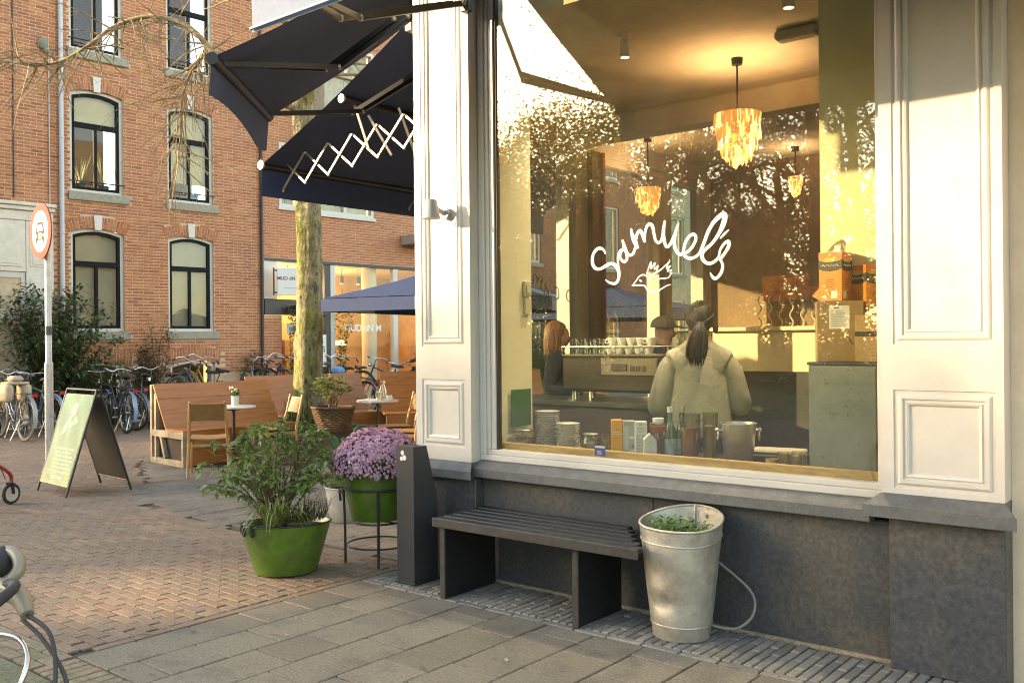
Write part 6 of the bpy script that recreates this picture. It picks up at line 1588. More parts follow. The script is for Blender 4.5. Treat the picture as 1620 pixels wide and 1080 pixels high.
for r_, (z0, z1) in enumerate(((1.775, 3.76), (4.445, 6.43), (7.165, 9.1))):
    for c_, (s0, s1) in enumerate(((.15, 1.17), (2.08, 3.09))): WIN.append((s0, s1, z0, z1, r_, c_))
RISE = .085
def arc_z(s, s0, s1, z1): 
    u = (s - (s0 + s1) / 2) / ((s1 - s0) / 2); return z1 - RISE * u * u
def skip_house(s, z):
    for s0, s1, z0, z1, r_, c_ in WIN:
        if s0 - .12 < s < s1 + .13 and z1 - RISE - .01 < z < z1 + .27:
            e = .13 * min(1, max(0, (z - (z1 - RISE)) / .4))
            if s0 - e < s < s1 + e and z < arc_z(min(max(s, s0), s1), s0, s1, z1) + .245: return True
        if s0 - .06 < s < s1 + .12 and z0 - .17 < z < z0: return True
    for s0, s1 in ((.12, 1.25), (2.05, 3.15)):
        if s0 - .1 < s < s1 + .1 and 1.0 < z < 1.5 and z < 1.48 - .10 * ((s - (s0 + s1) / 2) / .55) ** 2: return True
    return -1.3 < s < -.17 and z < 4.14
holes = [(s0, s1, z0, z1) for s0, s1, z0, z1, r_, c_ in WIN] + [(.18, 1.2, .35, 1.16), (2.12, 3.1, .35, 1.16)]
hw = wallmass(house, MORTAR, -3.2, 4.25, 0, 12, holes)
wallbricks(hw, BRICK, -3.1, 4.245, .9, 9.6, [(a - .0, b_, c, d) for a, b_, c, d in holes], skip_house, near=(1.3, 2.8))
DKG = mat('dark_sash', (.006, .007, .007), .6, spec=.15); FRW = mat('window_white', (.55, .51, .44), .5); SILLG = mat('sill_concrete', (.30, .27, .20), .85, var=.2, vs=15)
BLIND = mat('pale_blind', (.33, .29, .21), .9, var=.06, vs=3); BLINDW = mat('cream_blind', (.56, .43, .20), .9, var=.06, vs=3); WGL = glassmat('house_glass', (.92, .92, .88), refl=.75, base=.0)
def arcframe(b, s0, s1, z0, z1, w, y0, y1, rise):
    n = 12
    out = [(s0, z0)] + [(s0 + (s1 - s0) * i / n, z1 - rise * ((i / n - .5) * 2) ** 2) for i in range(n + 1)] + [(s1, z0)]
    inn = [(s0 + w, z0 + w)] + [(s0 + w + (s1 - s0 - 2 * w) * i / n, z1 - w - rise * ((i / n - .5) * 2) ** 2) for i in range(n + 1)] + [(s1 - w, z0 + w)]
    m_ = len(out); vs_ = [(x, y0, z) for x, z in out] + [(x, y0, z) for x, z in inn] + [(x, y1, z) for x, z in out] + [(x, y1, z) for x, z in inn]; fs = []
    for i in range(m_):
        j = (i + 1) % m_
        fs += [(i, j, m_ + j, m_ + i), (2 * m_ + i, 3 * m_ + i, 3 * m_ + j, 2 * m_ + j), (i, 2 * m_ + i, 2 * m_ + j, j), (m_ + i, m_ + j, 3 * m_ + j, 3 * m_ + i)]
    b.add(vs_, fs)
for s0, s1, z0, z1, r_, c_ in WIN:
    b = MB(); arcframe(b, s0, s1, z0, z1, .055, .055, .16, RISE); w = b.build('window', FRW, house)
    b = MB(); zt = z0 + (z1 - z0) * .655
    arcframe(b, s0 + .057, s1 - .057, z0 + .057, z1 - .057, .055, .075, .135, RISE * .9)
    b.box(s0 + .10, s1 - .10, .068, .136, zt - .05, zt + .05); b.box((s0 + s1) / 2 - .028, (s0 + s1) / 2 + .028, .078, .134, z0 + .10, zt - .05)
    b.build('sash', DKG, w)
    for (a, c, e, f_) in ((s0 + .10, (s0 + s1) / 2 - .026, z0 + .10, zt - .045), ((s0 + s1) / 2 + .026, s1 - .10, z0 + .10, zt - .045), (s0 + .10, s1 - .10, zt + .045, z1 - .10)):
        MB().box(a, c, .10, .106, e, f_).build('pane', WGL, w)
    if r_ == 0: MB().box(s0 + .08, s1 - .08, .16, .17, z0 + .05, z1 - .06).build('blind', BLIND, w)
    elif r_ == 1 and c_ == 0: MB().box(s0 + .08, s1 - .08, .16, .17, zt - .02, z1 - .06).build('blind', BLINDW, w)
    elif r_ == 1: MB().box(s0 + .08, s1 - .08, .16, .17, z0 + .42, z1 - .06).build('blind', BLINDW, w)
    MB().box(s0 + .02, s1 - .02, .9, .92, z0 - .3, z1 + .1).build('room_shade_sheet', mat('room_shade_tint', (.035, .028, .02), .9), w)  # near-black sheet: shade of the unlit room put into its colour
    MB().bbox(s0 - .045, s1 + .11, -.05, .05, z0 - .165, z0 - .004, .008).build('sill', SILLG, house)
    MB().prism([((s0 + s1) / 2 - .062, z1 - .03), ((s0 + s1) / 2 + .062, z1 - .03), ((s0 + s1) / 2 + .082, z1 + .26), ((s0 + s1) / 2 - .082, z1 + .26)], lambda a, c: (a, -.03, c), lambda a, c: (a, .02, c)).build('keystone', mat('keystone_white', (.62, .57, .49), .7), house)
    ar = MB().prism([(s0 - .02 + (s1 - s0 + .04) * i / 10, arc_z(s0 + (s1 - s0) * i / 10, s0, s1, z1) - .0) for i in range(11)] + [(s1 + .10, z1 + .10), (s1 + .08, z1 + .17), ((s0 + s1) / 2, z1 + .235), (s0 - .08, z1 + .17), (s0 - .10, z1 + .10)], lambda a, c: (a, -.002, c), lambda a, c: (a, .03, c)).build('window_arch', MORTAR, house)
    nv = 20
    for i in range(nv):
        u0 = -1.09 + 2.18 * (i + .13) / nv; u1 = -1.09 + 2.18 * (i + .87) / nv
        if abs((u0 + u1) / 2) < .15: continue
        hwid = (s1 - s0) / 2; sc = (s0 + s1) / 2
        def pt(u, t): return (sc + u * hwid * (1 + .15 * t), z1 - RISE * min(1.2, u * u) + .228 * t)
        for t0, t1 in (((0, .62), (.66, 1.0)) if i % 2 else ((0, .34), (.38, 1.0))):
            MB().prism([pt(u0, t0), pt(u1, t0), pt(u1, t1), pt(u0, t1)], lambda a, c: (a, -.010, c), lambda a, c: (a, .01, c)).build('brick', BRICK, ar)
    if r_ > 0:
        MB().tube([(s0 - .01, -.02, z0 + .20), (s1 + .02, -.02, z0 + .20)], .012, 6).tube([(s0 - .01, -.02, z0 + .20), (s0 - .01, .03, z0 + .20)], .01, 5).tube([(s1 + .02, -.02, z0 + .20), (s1 + .02, .03, z0 + .20)], .01, 5).build('window_rail', DARKM, house)
for s0, s1 in ((.18, 1.2), (2.12, 3.1)):
    b = MB(); arcframe(b, s0 - .0, s1 + .0, .35, 1.16, .05, .05, .16, .09); w = b.build('basement_window', FRW, house)
    MB().box(s0 + .05, s1 - .05, .11, .116, .4, 1.12).build('pane', WGL, w); MB().box(s0, s1, .5, .52, .2, 1.2).build('room_shade_sheet', mat('room_shade_tint', (1, 1, 1)), w)
    sc = (s0 + s1) / 2; hwid = .60
    ar = MB().prism([(sc + hwid * u, 1.165 - .09 * u * u) for u in np.linspace(-1, 1, 9)] + [(sc + hwid * 1.06 * u, 1.47 - .08 * u * u) for u in np.linspace(1, -1, 9)], lambda a, c: (a, -.002, c), lambda a, c: (a, .02, c)).build('window_arch', MORTAR, house)
    for i in range(20):
        u0 = -1 + 2 * (i + .13) / 20; u1 = -1 + 2 * (i + .87) / 20
        for t0, t1 in (((0, .62), (.66, 1.0)) if i % 2 else ((0, .34), (.38, 1.0))):
            pt = lambda u, t: (sc + hwid * u * (1 + .06 * t), 1.17 - .09 * u * u + .295 * t)
            MB().prism([pt(u0, t0), pt(u1, t0), pt(u1, t1), pt(u0, t1)], lambda a, c: (a, -.010, c), lambda a, c: (a, .01, c)).build('brick', BRICK, ar)
MB().box(-.16, 4.25, -.03, .0, 0, .34).build('plinth', mat('house_plinth', (.07, .065, .055), .9, var=.3), house)
# plants and knick-knacks behind the upper panes
b = MB(); rg = random.Random(15)
for x in (.38, .82):
    for k in range(13): blade(b, (x + rg.uniform(-.05, .05), .2, 4.62), (rg.uniform(-.35, .35), rg.uniform(-.1, .1), 1), rg.uniform(.35, .75), .035, .12, rg, 4)
b.build('window_plant', leafmat('sansevieria', (.20, .24, .10), (.12, .17, .06), .2), house, fix=False)
for x in (.38, .82): MB().lathe([(0, 0), (.12, 0), (.14, .1), (0, .1)], 16, (x, .2, 4.52)).build('plant_pot', INK, house, 40)
MB().ball((2.72, .2, 4.60), .13, .06, .07).ball((2.78, .19, 4.64), .06, .05, .06).build('blue_toy', mat('toy_blue', (.16, .28, .46), .7), house, 60)
# pipes
MB().tube([(-.03, -.07, .3), (-.03, -.07, 11)], .045, 12).build('downpipe', mat('zinc_pipe', (.46, .44, .44), .5, metal=.2), house, 40)
b = MB()
for z in (1.2, 2.35, 3.6, 5.4, 7.4): b.lathe([(.045, 0), (.052, .004), (.052, .036), (.045, .04)], 12, (-.03, -.07, z))
b.build('pipe_clip', mat('zinc_pipe', (1, 1, 1)), house, 40)
MB().tube([(-.23, -.025, 1.0), (-.23, -.025, 7.0)], .012, 8).build('cable_conduit', mat('conduit', (.5, .42, .36), .6), house, 60)
MB().tube([(-.85, -.02, 4.2), (-.85, -.02, 11)], .010, 8).build('wire', DARKM, house, 60)
MB().tube([(4.22, -.05, .2), (4.22, -.05, 11)], .035, 10).build('corner_pipe', mat('dark_pipe', (.03, .028, .026), .5), house, 40)
MB().ball((-.33, -.06, 7.12), .09, .05, .12).ball((-.27, -.08, 7.0), .07, .05, .06).build('rooftop_ornament', mat('verdigris', (.20, .19, .15), .8, bump=.8, bs=20), house, 60)
# stone shopfront of the left house
SF = mat('sandstone', (.64, .57, .46), .75, var=.1, vs=6)
sf = MB(); sf.bbox(-3.0, -.18, -.06, .0, 3.80, 3.98, .01).bbox(-3.0, -.16, -.11, .0, 3.985, 4.06, .01).bbox(-3.0, -.15, -.15, .0, 4.065, 4.13, .01)
sf.bbox(-.66, -.18, -.05, .0, 0, 3.795, .006); sf.bbox(-3.0, -.665, -.045, .0, 2.86, 3.795, .006)
sfo = sf.build('shopfront', SF, house)
for a, c, z0, z1 in ((-.60, -.24, .5, 2.75), (-.60, -.24, 2.95, 3.7), (-1.60, -.74, 2.95, 3.7)):
    MB().bbox(a, c, -.062, -.0455, z0, z1, .008).bbox(a + .05, c - .05, -.072, -.0625, z0 + .05, z1 - .05, .006).build('stone_panel', SF, sfo)
fw_ = MB(); fw_.box(-.74, -.668, -.02, .05, 0, 2.85); fw_.box(-2.6, -.742, -.02, .05, 2.75, 2.85); fw_.box(-2.6, -.742, -.018, .05, 2.0, 2.09); fwo = fw_.build('shop_window', FRW, house)
MB().box(-2.6, -.742, .01, .016, .4, 2.0).box(-2.6, -.742, .01, .016, 2.09, 2.75).build('pane', WGL, fwo)
MB().box(-2.6, -.742, .3, .31, 0, 2.9).build('curtain', mat('grey_curtain', (.25, .23, .18), .9, var=.2, vs=3), fwo)

# shop building to the right
sh_holes = [(4.70, 5.25, 4.60, 6.05), (5.66, 7.36, 4.55, 5.3), (5.72, 7.40, 7.75, 8.6)]
sw2 = wallmass(shop, MORTAR2, 4.26, 12.0, 3.42, 12, sh_holes)
wallbricks(sw2, BRICK2, 4.27, 9.4, 3.44, 9.3, sh_holes, lambda s, z: False, near=(6.5, 3.8))
for s0, s1, z0, z1 in sh_holes:
    b = MB(); arcframe(b, s0, s1, z0, z1, .07, -.01, .12, 0); w = b.build('window', FRW, shop)
    n = 1 if s1 - s0 < .8 else 2
    for k in range(n):
        a = s0 + .07 + (s1 - s0 - .14) * k / n; c = s0 + .07 + (s1 - s0 - .14) * (k + 1) / n
        MB().box(a + .02, c - .02, .05, .056, z0 + .07, z1 - .07).build('pane', WGL, w)
    if n == 2: MB().box((s0 + s1) / 2 - .04, (s0 + s1) / 2 + .04, .0, .11, z0 + .07, z1 - .07).build('mullion', FRW, w)
    b = MB(); G = [[Vector((s0 + .07 + (s1 - s0 - .14) * i / 40, .16 + .02 * math.sin(i * 1.3), z)) for i in range(41)] for z in (z0 + .05, z1 - .05)]; b.grid(G); b.build('curtain', mat('net_curtain', (.45, .38, .24), .9, var=.1, vs=5), w, 60, False)
    MB().bbox(s0 - .05, s1 + .05, -.06, .03, z0 - .08, z0 - .003, .006).build('sill', FRW, shop)
# cream bay behind the awnings
MB().bbox(5.6, 7.5, -.5, -.012, 6.2, 7.65, .02).build('bay', mat('bay_stone', (.42, .37, .27), .8, var=.15, vs=8), shop)
MB().bbox(5.5, 7.6, -.58, -.013, 7.655, 7.74, .01).bbox(5.5, 7.6, -.58, -.013, 6.1, 6.195, .01).build('bay_cornice', mat('bay_stone', (1, 1, 1)), shop)
# shopfront: brick stub, fascia, lit interior, posts, glass
MB().box(4.28, 4.74, -.0, .2, 0, 2.14).build('brick_stub', MORTAR2, shop)
st_o = [o for o in shop.children if o.name.startswith('brick_stub')][0]
z = .02; row = 0
while z < 2.08:
    for a in ((4.285, 4.495), (4.507, 4.735)) if row % 2 == 0 else ((4.285, 4.385), (4.397, 4.607), (4.619, 4.735)):
        link('brick', brick_mesh(a[1] - a[0], BRICK2), st_o, (a[0], 0, z))
    z += CH; row += 1
DKB = mat('dark_fascia', (.035, .033, .032), .5)
MB().bbox(4.28, 5.95, -.05, .1, 2.15, 2.50, .006).build('fascia', DKB, shop)
MB().bbox(4.28, 4.62, -.02, .1, 2.505, 3.415, .004).build('cream_panel', FRW, shop)
MB().box(4.30, 10.5, -.03, .12, 3.35, 3.418).build('lintel', DKB, shop)
for a, c, m_ in ((5.90, 6.05, DKB), (6.06, 6.20, FRW), (7.95, 8.10, FRW), (9.4, 9.55, FRW)):
    MB().bbox(a, c, -.02, .12, 0, 3.345, .006).build('post', m_, shop)
MB().lathe([(.19, 0), (.19, 3.35)], 24, (7.55, .45, 0)).build('round_column', mat('column_cream', (.66, .58, .42), .6), shop, 40)
SG = glassmat('shopfront_glass', (.95, .95, .92), refl=.6, base=.0)
for a, c, z0, z1 in ((4.63, 5.89, 2.51, 3.34), (6.21, 7.94, 0, 3.34), (8.11, 9.39, 0, 3.34), (4.76, 5.89, 0, 2.14)):
    MB().box(a, c, .04, .046, z0, z1).build('shop_pane', SG, shop)
MB().box(4.3, 10.5, 3.2, 3.3, 0, 3.4).build('back_wall', mat('shop_ochre', (.42, .25, .10), .8, var=.25, vs=1.6), shop)
MB().box(4.3, 10.5, .13, 3.2, 3.36, 3.41).build('shop_ceiling', mat('shop_ceiling', (.62, .40, .18), .8), shop)
MB().box(4.3, 10.5, .13, 3.2, -.02, .0).build('shop_floor', mat('shop_floor', (.25, .17, .10), .6), shop)
MB().box(4.27, 4.31, .21, 3.2, 0, 3.4).box(10.45, 10.5, .1, 3.2, 0, 3.4).build('shop_side_wall', mat('shop_ochre', (1, 1, 1)), shop)
b = MB()
for k in range(9): b.box(6.3 + .36 * (k % 5), 6.55 + .36 * (k % 5), 2.9, 3.15, .3 + .75 * (k // 5), .85 + .75 * (k // 5))
b.build('shelf_goods', mat('dark_goods', (.12, .07, .035), .7, rnd=[(.1, .05, .03), (.3, .16, .06), (.05, .04, .04), (.4, .3, .2)], rmix=.9), shop)
MB().box(6.35, 6.85, 1.4, 1.5, 0, 2.1).build('dark_screen', DKB, shop)
sl = bpy.data.lights.new('shop_lamp', 'POINT'); sl.energy = 36; sl.color = (1, .70, .38); sl.shadow_soft_size = .3
slo = bpy.data.objects.new('shop_lamp', sl); col.objects.link(slo); slo.parent = shop; slo.location = (7.0, 1.9, 2.7)
sl2 = bpy.data.objects.new('shop_lamp', sl); col.objects.link(sl2); sl2.parent = shop; sl2.location = (5.2, 1.6, 2.9)
def shopthing(name, label, cat, lst, x, y, z): 
    p = house.matrix_world; M_ = Matrix.Translation(FP) @ Matrix.Rotation(FA, 4, 'Z'); w = M_ @ Vector((x, y, z))
    t = thing(name, label, cat, w, FA)
    for n, b, m, s in lst: b.build(n, m, t, s)
    return t
LGL = mat('lamp_globe', (.9, .7, .4), .5, glow=((1, .62, .2), 1.2))
shopthing('floor_lamp', 'dome floor lamp glowing inside the shop', 'lamp', [('shade', MB().lathe([(0, .14), (.06, .13), (.13, .08), (.16, 0), (.15, 0), (.0, .03)], 20, (0, 0, 1.45)), LGL, 40), ('stand', MB().tube([(0, 0, 0), (0, 0, 1.5)], .012, 8), DARKM, 60)], 6.98, .9, 0)
shopthing('pendant_lamp', 'orange cylinder lamp in the shop right of its column', 'lamp', [('shade', MB().lathe([(.09, 0), (.09, .34)], 18, (0, 0, 1.35)), mat('orange_shade', (.8, .35, .12), .6, glow=((1, .38, .1), .4)), 40), ('cord', MB().tube([(0, 0, 1.69), (0, 0, 3.35)], .006, 6), DARKM, 60)], 7.98, .9, 0)
for x in (5.35, 6.9, 7.4):
    shopthing('track_spot', {5.35: 'black track spotlight in the shop above the hanging sign', 6.9: 'black track spotlight hanging left of the shop column', 7.4: 'black track spotlight hanging at the shop column'}[x], 'lamp', [('can', MB().lathe([(0, 0), (.05, 0), (.055, .18), (0, .18)], 14, (0, 0, 2.98)), INK, 40), ('stem', MB().tube([(0, 0, 3.16), (0, 0, 3.35)], .008, 6), INK, 60), ('glow', MB().lathe([(0, 0), (.04, 0), (.04, .004), (0, .004)], 12, (0, 0, 2.974)), LGL, 40)], x, .7, 0)
# lettering and signs of the shop
WLT = mat('white_letter', (.72, .70, .64), .5)
put_text('MUD dN M', .23, WLT, shop, (7.05, .035, 1.79), (PI / 2, 0, 0), 'window_lettering', .006)
sg_ = shopthing('hanging_sign', 'white projecting shop sign with black lettering left of the tree', 'sign', [('board', MB().bbox(-.33, .33, -.03, .03, 0, .61, .006), mat('sign_board_white', (.70, .68, .64), .45), None), ('bracket', MB().bar((-.40, 0, .06), (-.33, 0, .06), .03, .03).bar((-.40, 0, .55), (-.33, 0, .55), .03, .03).bar((-.40, 0, 0), (-.40, 0, .61), .03, .03), DKB, None)], 4.76, -.40, 2.575)
sg_.rotation_euler = (0, 0, FA - R(22))
put_text('MUD dN dNV?', .105, INK, sg_, (0, -.0312, .34), (PI / 2, 0, 0), 'lettering', .002)
MB().box(-.18, .20, -.0312, -.0302, .155, .168).build('small_print', PALEINK, sg_)
bks = shopthing('shop_poster', 'white poster reading OKS beside the tree trunk', 'sign', [('board', MB().bbox(-.30, .30, -.01, .01, 0, .75, .01), mat('sign_board_white', (1, 1, 1)), None)], 5.62, -.03, .95)
put_text('OKS', .19, INK, bks, (.08, -.0112, .35), (PI / 2, 0, 0), 'lettering', .002); put_text('G', .15, INK, bks, (.16, -.0112, .55), (PI / 2, 0, 0), 'lettering', .002)
opn = shopthing('open_sign', 'small white OPEN card on the shop front left of the tree', 'sign', [('card', MB().bbox(-.20, .20, -.008, .008, 0, .24, .004), mat('sign_board_white', (1, 1, 1)), None)], 5.05, -.03, 1.72)
put_text('OPEN', .11, INK, opn, (0, -.0092, .08), (PI / 2, 0, 0), 'lettering', .001)
# trailing plants at the shop front
TRAIL = leafmat('trailing_leaf', (.12, .15, .03), (.20, .21, .06), .35, .5, [(.26, .25, .10)])
def trail(label, x, y, ztop, L_, r, seed, n):
    t = shopthing('hanging_plant', label, 'plant', [('pot', MB().lathe([(0, 0), (.10, 0), (.14, .16), (0, .16)], 14, (0, 0, ztop - .12)), DKB, 40), ('hanger', MB().tube([(0, 0, ztop), (0, 0, ztop + .35)], .006, 5), DARKM, 60)], x, y, 0)
    b = MB(); rg = random.Random(seed)
    for i in range(n):
        u = rg.random() ** .8; q = rg.uniform(0, 2 * PI); rr = r * (1 - .55 * u) * rg.uniform(.6, 1.1) * (1 + .3 * math.sin(u * 9 + seed)); 
        leaf(b, (rr * math.cos(q) + .05 * math.sin(u * 5), rr * math.sin(q), ztop + .08 - u * L_), rdir(rg, -.1), (0, 0, 1), .075, .05)
    b.build('foliage', TRAIL, t, fix=False)
trail('trailing plant hanging from the shop fascia left of the tree', 4.98, -.25, 2.32, 1.55, .27, 2, 900)
trail('trailing plant hanging inside the shop post right of the tree', 6.32, -.12, 2.45, 1.75, .20, 5, 800)
# person in the shop doorway
M_ = Matrix.Translation(FP) @ Matrix.Rotation(FA, 4, 'Z')
person('person in dark clothes at the shop door beside the parasol pole', M_ @ Vector((8.45, -.55, 0)), FA + R(10), skeleton(1.75), {'top': mat('black_jacket', (1, 1, 1)), 'legs': mat('dark_trousers', (1, 1, 1))}, extras=[('hair', (lambda b: (hairball(b, (0, -.01, 1.67), .095, .11, .10, 3), b)[1])(MB()), BROWNH), ('scarf', MB().tube([(.08 * math.cos(q), .075 * math.sin(q) + .01, 1.47) for q in np.linspace(0, 2 * PI, 17)[:-1]], .035, 8, closed=True), mat('pale_scarf', (.5, .42, .33), .9))])
# balcony corner far right
MB().bbox(8.2, 8.9, -.9, -.013, 3.95, 4.2, .02).build('balcony', mat('balcony_concrete', (.32, .28, .22), .8), shop)
b = MB()
for k in range(6): b.tube([(8.22 + .13 * k, -.88, 4.2), (8.22 + .13 * k, -.88, 5.1)], .01, 5)
b.tube([(8.2, -.88, 5.1), (8.9, -.88, 5.1)], .018, 6); b.build('railing', DARKM, shop, 60)

# ------------------------------------------------------------------ greenery against the brick house
BUSH = leafmat('bush_leaf', (.045, .08, .022), (.09, .13, .04), .3, .5, [(.14, .17, .07)])
def bush(label, loc, rx, ry, h, n, seed, L_=.13, w=.035, m=BUSH, cat='shrub', name='leafy_shrub', thin=1.0):
    t = thing(name, label, cat, loc); rg = random.Random(seed); bs_, bl_ = MB(), MB()
    for i in range(n):
        q = rg.uniform(0, 2 * PI); rr = math.sqrt(rg.random()); zt = h * rg.uniform(.3, 1.0); k = math.sqrt(max(.08, 1 - ((zt / h - .45) / .62) ** 2))
        e = Vector((rx * rr * k * math.cos(q), ry * rr * k * math.sin(q), zt)); a = Vector((rg.uniform(-.15, .15), rg.uniform(-.1, .1), 0))
        path = spline([a, a.lerp(e, .5) + Vector((0, 0, .12 * h)), e], 6); bs_.tube(path, [.009 * (1 - .85 * j / len(path)) for j in range(len(path))], 5, cap=False)
        for j in range(int(58 * thin)):
            p = path[rg.randrange(4, len(path))] + Vector((rg.uniform(-1, 1), rg.uniform(-1, 1), rg.uniform(-1, 1))) * .10
            d = (rdir(rg, -.15) + (e - a).normalized() * .3).normalized(); leaf(bl_, p, d, (0, 0, 1), L_ * rg.uniform(.7, 1.2), w * rg.uniform(.8, 1.2), .2, .6)
    bs_.build('stems', STEM, t, 60); bl_.build('foliage', m, t, fix=False); return t
bush('tall bamboo-like shrub with narrow leaves behind the road sign', (-16.9, 3.25, 0), .95, 1.35, 2.6, 110, 6, .17, .05)
bush('climbing shrub on the brick wall between the two ground-floor windows', (-17.25, 5.35, 0), .18, .60, 2.15, 34, 9, .085, .04, leafmat('climber_leaf', (.055, .07, .025), (.10, .10, .035), .25, .5, [(.16, .10, .04)]), 'climber', 'wall_climber', .8)
bush('small dark shrub at the foot of the house corner', (-17.1, 7.65, 0), .25, .35, 1.65, 20, 12, .10, .03)
bush('small shrub between parked bicycles under the left window', (-16.95, 4.35, 0), .3, .3, 1.3, 16, 14, .09, .035)

# ------------------------------------------------------------------ park trees behind the photographer (seen in the window, and shading the street)
PBARK = mat('park_bark', (.07, .055, .04), .9, var=.3, vs=5, bump=.5, bs=10)
LV = {'yellow': leafmat('autumn_yellow', (.46, .30, .02), (.60, .42, .04), .6, .5, [(.26, .22, .03), (.52, .27, .02)]), 'olive': leafmat('autumn_olive', (.06, .07, .018), (.12, .11, .025), .35, .5, [(.20, .16, .03)]), 'dark': leafmat('evergreen_leaf', (.035, .055, .016), (.075, .095, .025), .35, .5, [(.13, .13, .03)])}
def park_proto(h, r, z0, n, kind, seed, lsize, bare=0):
    rg = random.Random(seed); bt, bl_ = MB(), MB()
    P_ = [Vector((.15 * math.sin(i * .9 + seed), .15 * math.cos(i * .7), h * .62 * i / 8)) for i in range(9)]
    bt.tube(P_, [.26 * (1 - .06 * i) for i in range(9)], 10)
    for k in range(13 if bare else 11):
        i = 2 + k % 7; q = rg.uniform(0, 2 * PI); limb(bt, P_[i], (math.cos(q), math.sin(q), rg.uniform(.5, 1.3)), h * rg.uniform(.28, .45), .085, rg, 3 if bare else 2, -.015)
    cl = []
    for k in range(46):
        q = rg.uniform(0, 2 * PI); u = rg.random(); zz = z0 + (h - z0) * u; k_ = math.sqrt(max(.05, 1 - ((u - .38) / .68) ** 2)); rr = r * k_ * math.sqrt(rg.random())
        cl.append((Vector((rr * math.cos(q), rr * math.sin(q), zz)), rg.uniform(.8, 1.5) * r * .28))
    for i in range(n):
        c, cr_ = cl[rg.randrange(len(cl))]; v = Vector((rg.gauss(0, 1), rg.gauss(0, 1), rg.gauss(0, .8))) * cr_ * .6
        p = c + v; d = rdir(rg, -.1); leaf(bl_, p, d, rdir(rg, .5), lsize * rg.uniform(.7, 1.3), lsize * .75, .1, .2)
    return bt.mesh('trunk', PBARK, 60, False), bl_.mesh('crown', LV[kind], None, False), bl_, LV[kind]
PROT = {'yellow': park_proto(11.5, 4.2, 1.6, 21000, 'yellow', 3, .16, 0), 'olive': park_proto(12, 4.5, 1.6, 12000, 'olive', 5, .17, 0), 'dark': park_proto(9.6, 4.4, .2, 24000, 'dark', 8, .235, 0), 'bare': park_proto(15.5, 4.5, 7.0, 2200, 'olive', 11, .13, 1)}
SUNDIR = -trav
GAPS = [((-5.35, -1.55, 0.), .60, .10), ((-4.85, -1.30, 0.), .35, .06)]     # openings in the crowns that let a streak of sun reach the clinkers
def park_tree(x, y, kind, s=1.0, rz=0.0):
    t = thing('park_tree', {'yellow': 'yellow autumn tree reflected in the shop window', 'olive': 'olive-green tree reflected in the shop window', 'dark': 'dark evergreen tree reflected in the shop window', 'bare': 'nearly bare tall tree reflected in the shop window'}[kind], 'tree', (x, y, 0), rz, 'park trees reflected in the window')
    t.scale = (s, s, s)
    me = PROT[kind][1]; side = Vector((SUNDIR.y, -SUNDIR.x, 0)).normalized(); upv = side.cross(SUNDIR)
    near = False
    for g, hw_, hh_ in GAPS:
        d = Vector((x, y, 5)) - Vector(g)
        if abs(d.dot(side)) < 5.5 and y < -10: near = True
    if near:
        src = PROT[kind][2]; M_ = Matrix.Translation((x, y, 0)) @ Matrix.Rotation(rz, 4, 'Z') @ Matrix.Scale(s, 4); b = MB()
        for i in range(0, len(src.v), 5):
            c = M_ @ Vector(src.v[i + 4]); keep = True
            for g, hw_, hh_ in GAPS:
                d = c - Vector(g)
                if (d.dot(side) / (hw_ + .15)) ** 2 + (d.dot(upv) / (hh_ + .08)) ** 2 < 1: keep = False
            if keep: b.add(src.v[i:i + 5], [(0, 1, 4), (1, 2, 4), (0, 4, 3), (4, 2, 3)])
        me = b.mesh('crown', PROT[kind][3], None, False)
    link('trunk', PROT[kind][0], t); link('crown', me, t)
rg = random.Random(99)
PK = [(-46, -26, 'dark', .85), (-41, -24.5, 'dark', .88), (-36.5, -26.5, 'dark', .93), (-27.0, -25.5, 'dark', .905), (-20.3, -25.5, 'dark', .70), (-17.0, -27, 'dark', .62), (-14.5, -25.5, 'dark', .52), (-11.0, -26, 'dark', .42), (-7, -25.5, 'dark', .4), (-3, -26, 'dark', .4), (-31.2, -26, 'dark', .97),
      (-35, -38, 'bare', 1.12), (-30.5, -37, 'bare', 1.05), (-36, -40, 'yellow', 1.15), (-31, -41, 'yellow', 1.1), (-26.2, -33.5, 'yellow', 1.12), (-21.5, -33, 'yellow', 1.1), (-13, -18, 'bare', .9), (-9.5, -20, 'bare', 1.0), (-14.5, -23, 'bare', 1.0), (-6, -22, 'bare', .95), (-16, -33, 'olive', 1.15), (-12, -31, 'bare', 1.1), (-3, -31, 'bare', 1.05), (1.5, -27, 'dark', .9), (6, -28, 'olive', 1.0)]
for x, y, k, s in PK: park_tree(x, y, k, s, rg.uniform(0, 6))

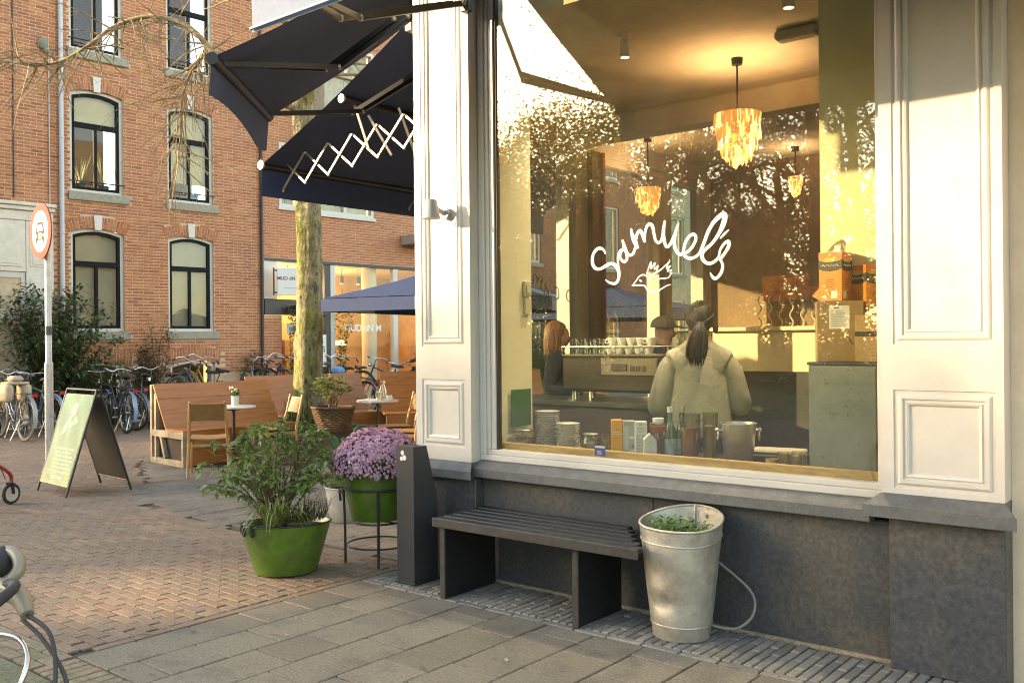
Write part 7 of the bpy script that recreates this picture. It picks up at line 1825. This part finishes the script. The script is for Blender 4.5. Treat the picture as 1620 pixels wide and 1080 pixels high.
# ------------------------------------------------------------------ houses farther down the side street (closing the view through the cafe)
M_ = Matrix.Translation(FP) @ Matrix.Rotation(FA, 4, 'Z')
def far_house(label, s0, s1, h, m):
    t = thing('row_house', label, 'building', M_ @ Vector((s0, 0, 0)), FA)
    W_ = s1 - s0; hs = []
    for k in range(int(W_ / 1.9)):
        for r_ in range(3): hs.append((.5 + 1.9 * k, 1.5 + 1.9 * k, .9 + 2.9 * r_, 2.9 + 2.9 * r_))
    wallmass(t, m, 0, W_, 0, h, hs)
    for a, c, e, f_ in hs:
        b = MB(); arcframe(b, a, c, e, f_, .07, .05, .14, 0); w = b.build('window', FRW, t)
        MB().box(a + .07, c - .07, .09, .096, e + .07, f_ - .07).build('pane', WGL, w)
        MB().box(a + .03, c - .03, .25, .26, e, f_).build('blind', BLIND if int(a * 7 + e) % 3 else mat('room_shade_tint', (1, 1, 1)), w)  # where not a blind, a dark sheet with the room's shade as colour
        MB().box(a - .05, c + .05, -.05, .04, e - .12, e - .004).build('sill', SILLG, t)
    MB().box(-.05, W_ + .05, -.25, .3, h, h + .3).build('cornice', FRW, t)
BR3 = mat('plain_brick_wall', (.30, .11, .06), .9, var=.3, vs=14, c2=(.22, .09, .05), c2s=1.5)
far_house('brick row house beyond the shop, seen through the cafe side windows', 12.05, 19.6, 10.5, BR3)
far_house('pale rendered row house far down the side street behind the cafe windows', 19.65, 28.0, 11.0, mat('pale_render_wall', (.45, .38, .27), .9, var=.15, vs=5))
bush('dense clipped hedge beyond the cafe side window', (-12.6, 11.5, 0), 1.0, 1.6, 2.1, 70, 41, .14, .06, name='street_hedge', cat='hedge')
# ------------------------------------------------------------------ fallen leaves and crumbs on the paving
b = MB(); rg = random.Random(55)
for i in range(420):
    if rg.random() < .6: x, y = rg.uniform(-9.5, -4.5), rg.uniform(-2.3, .0)
    elif rg.random() < .5: x, y = rg.uniform(-4.4, .2), rg.uniform(-2.3, -.05)
    else: x, y = rg.uniform(-14, -9), rg.uniform(-1, 2.5)
    L_ = rg.choice((.006, .009, .012, .03, .04)) * rg.uniform(.7, 1.2); q = rg.uniform(0, 2 * PI)
    leaf(b, (x, y, .0045), (math.cos(q), math.sin(q), .05), (0, 0, 1), L_, L_ * .6, .35, -.25)
tag(b.build('leaf_litter', leafmat('fallen_leaf', (.22, .13, .04), (.34, .22, .08), .2, .7, [(.12, .07, .03), (.45, .40, .32)]), None, fix=False), 'small fallen leaves and crumbs scattered over the paving', 'leaves', None, 'stuff')
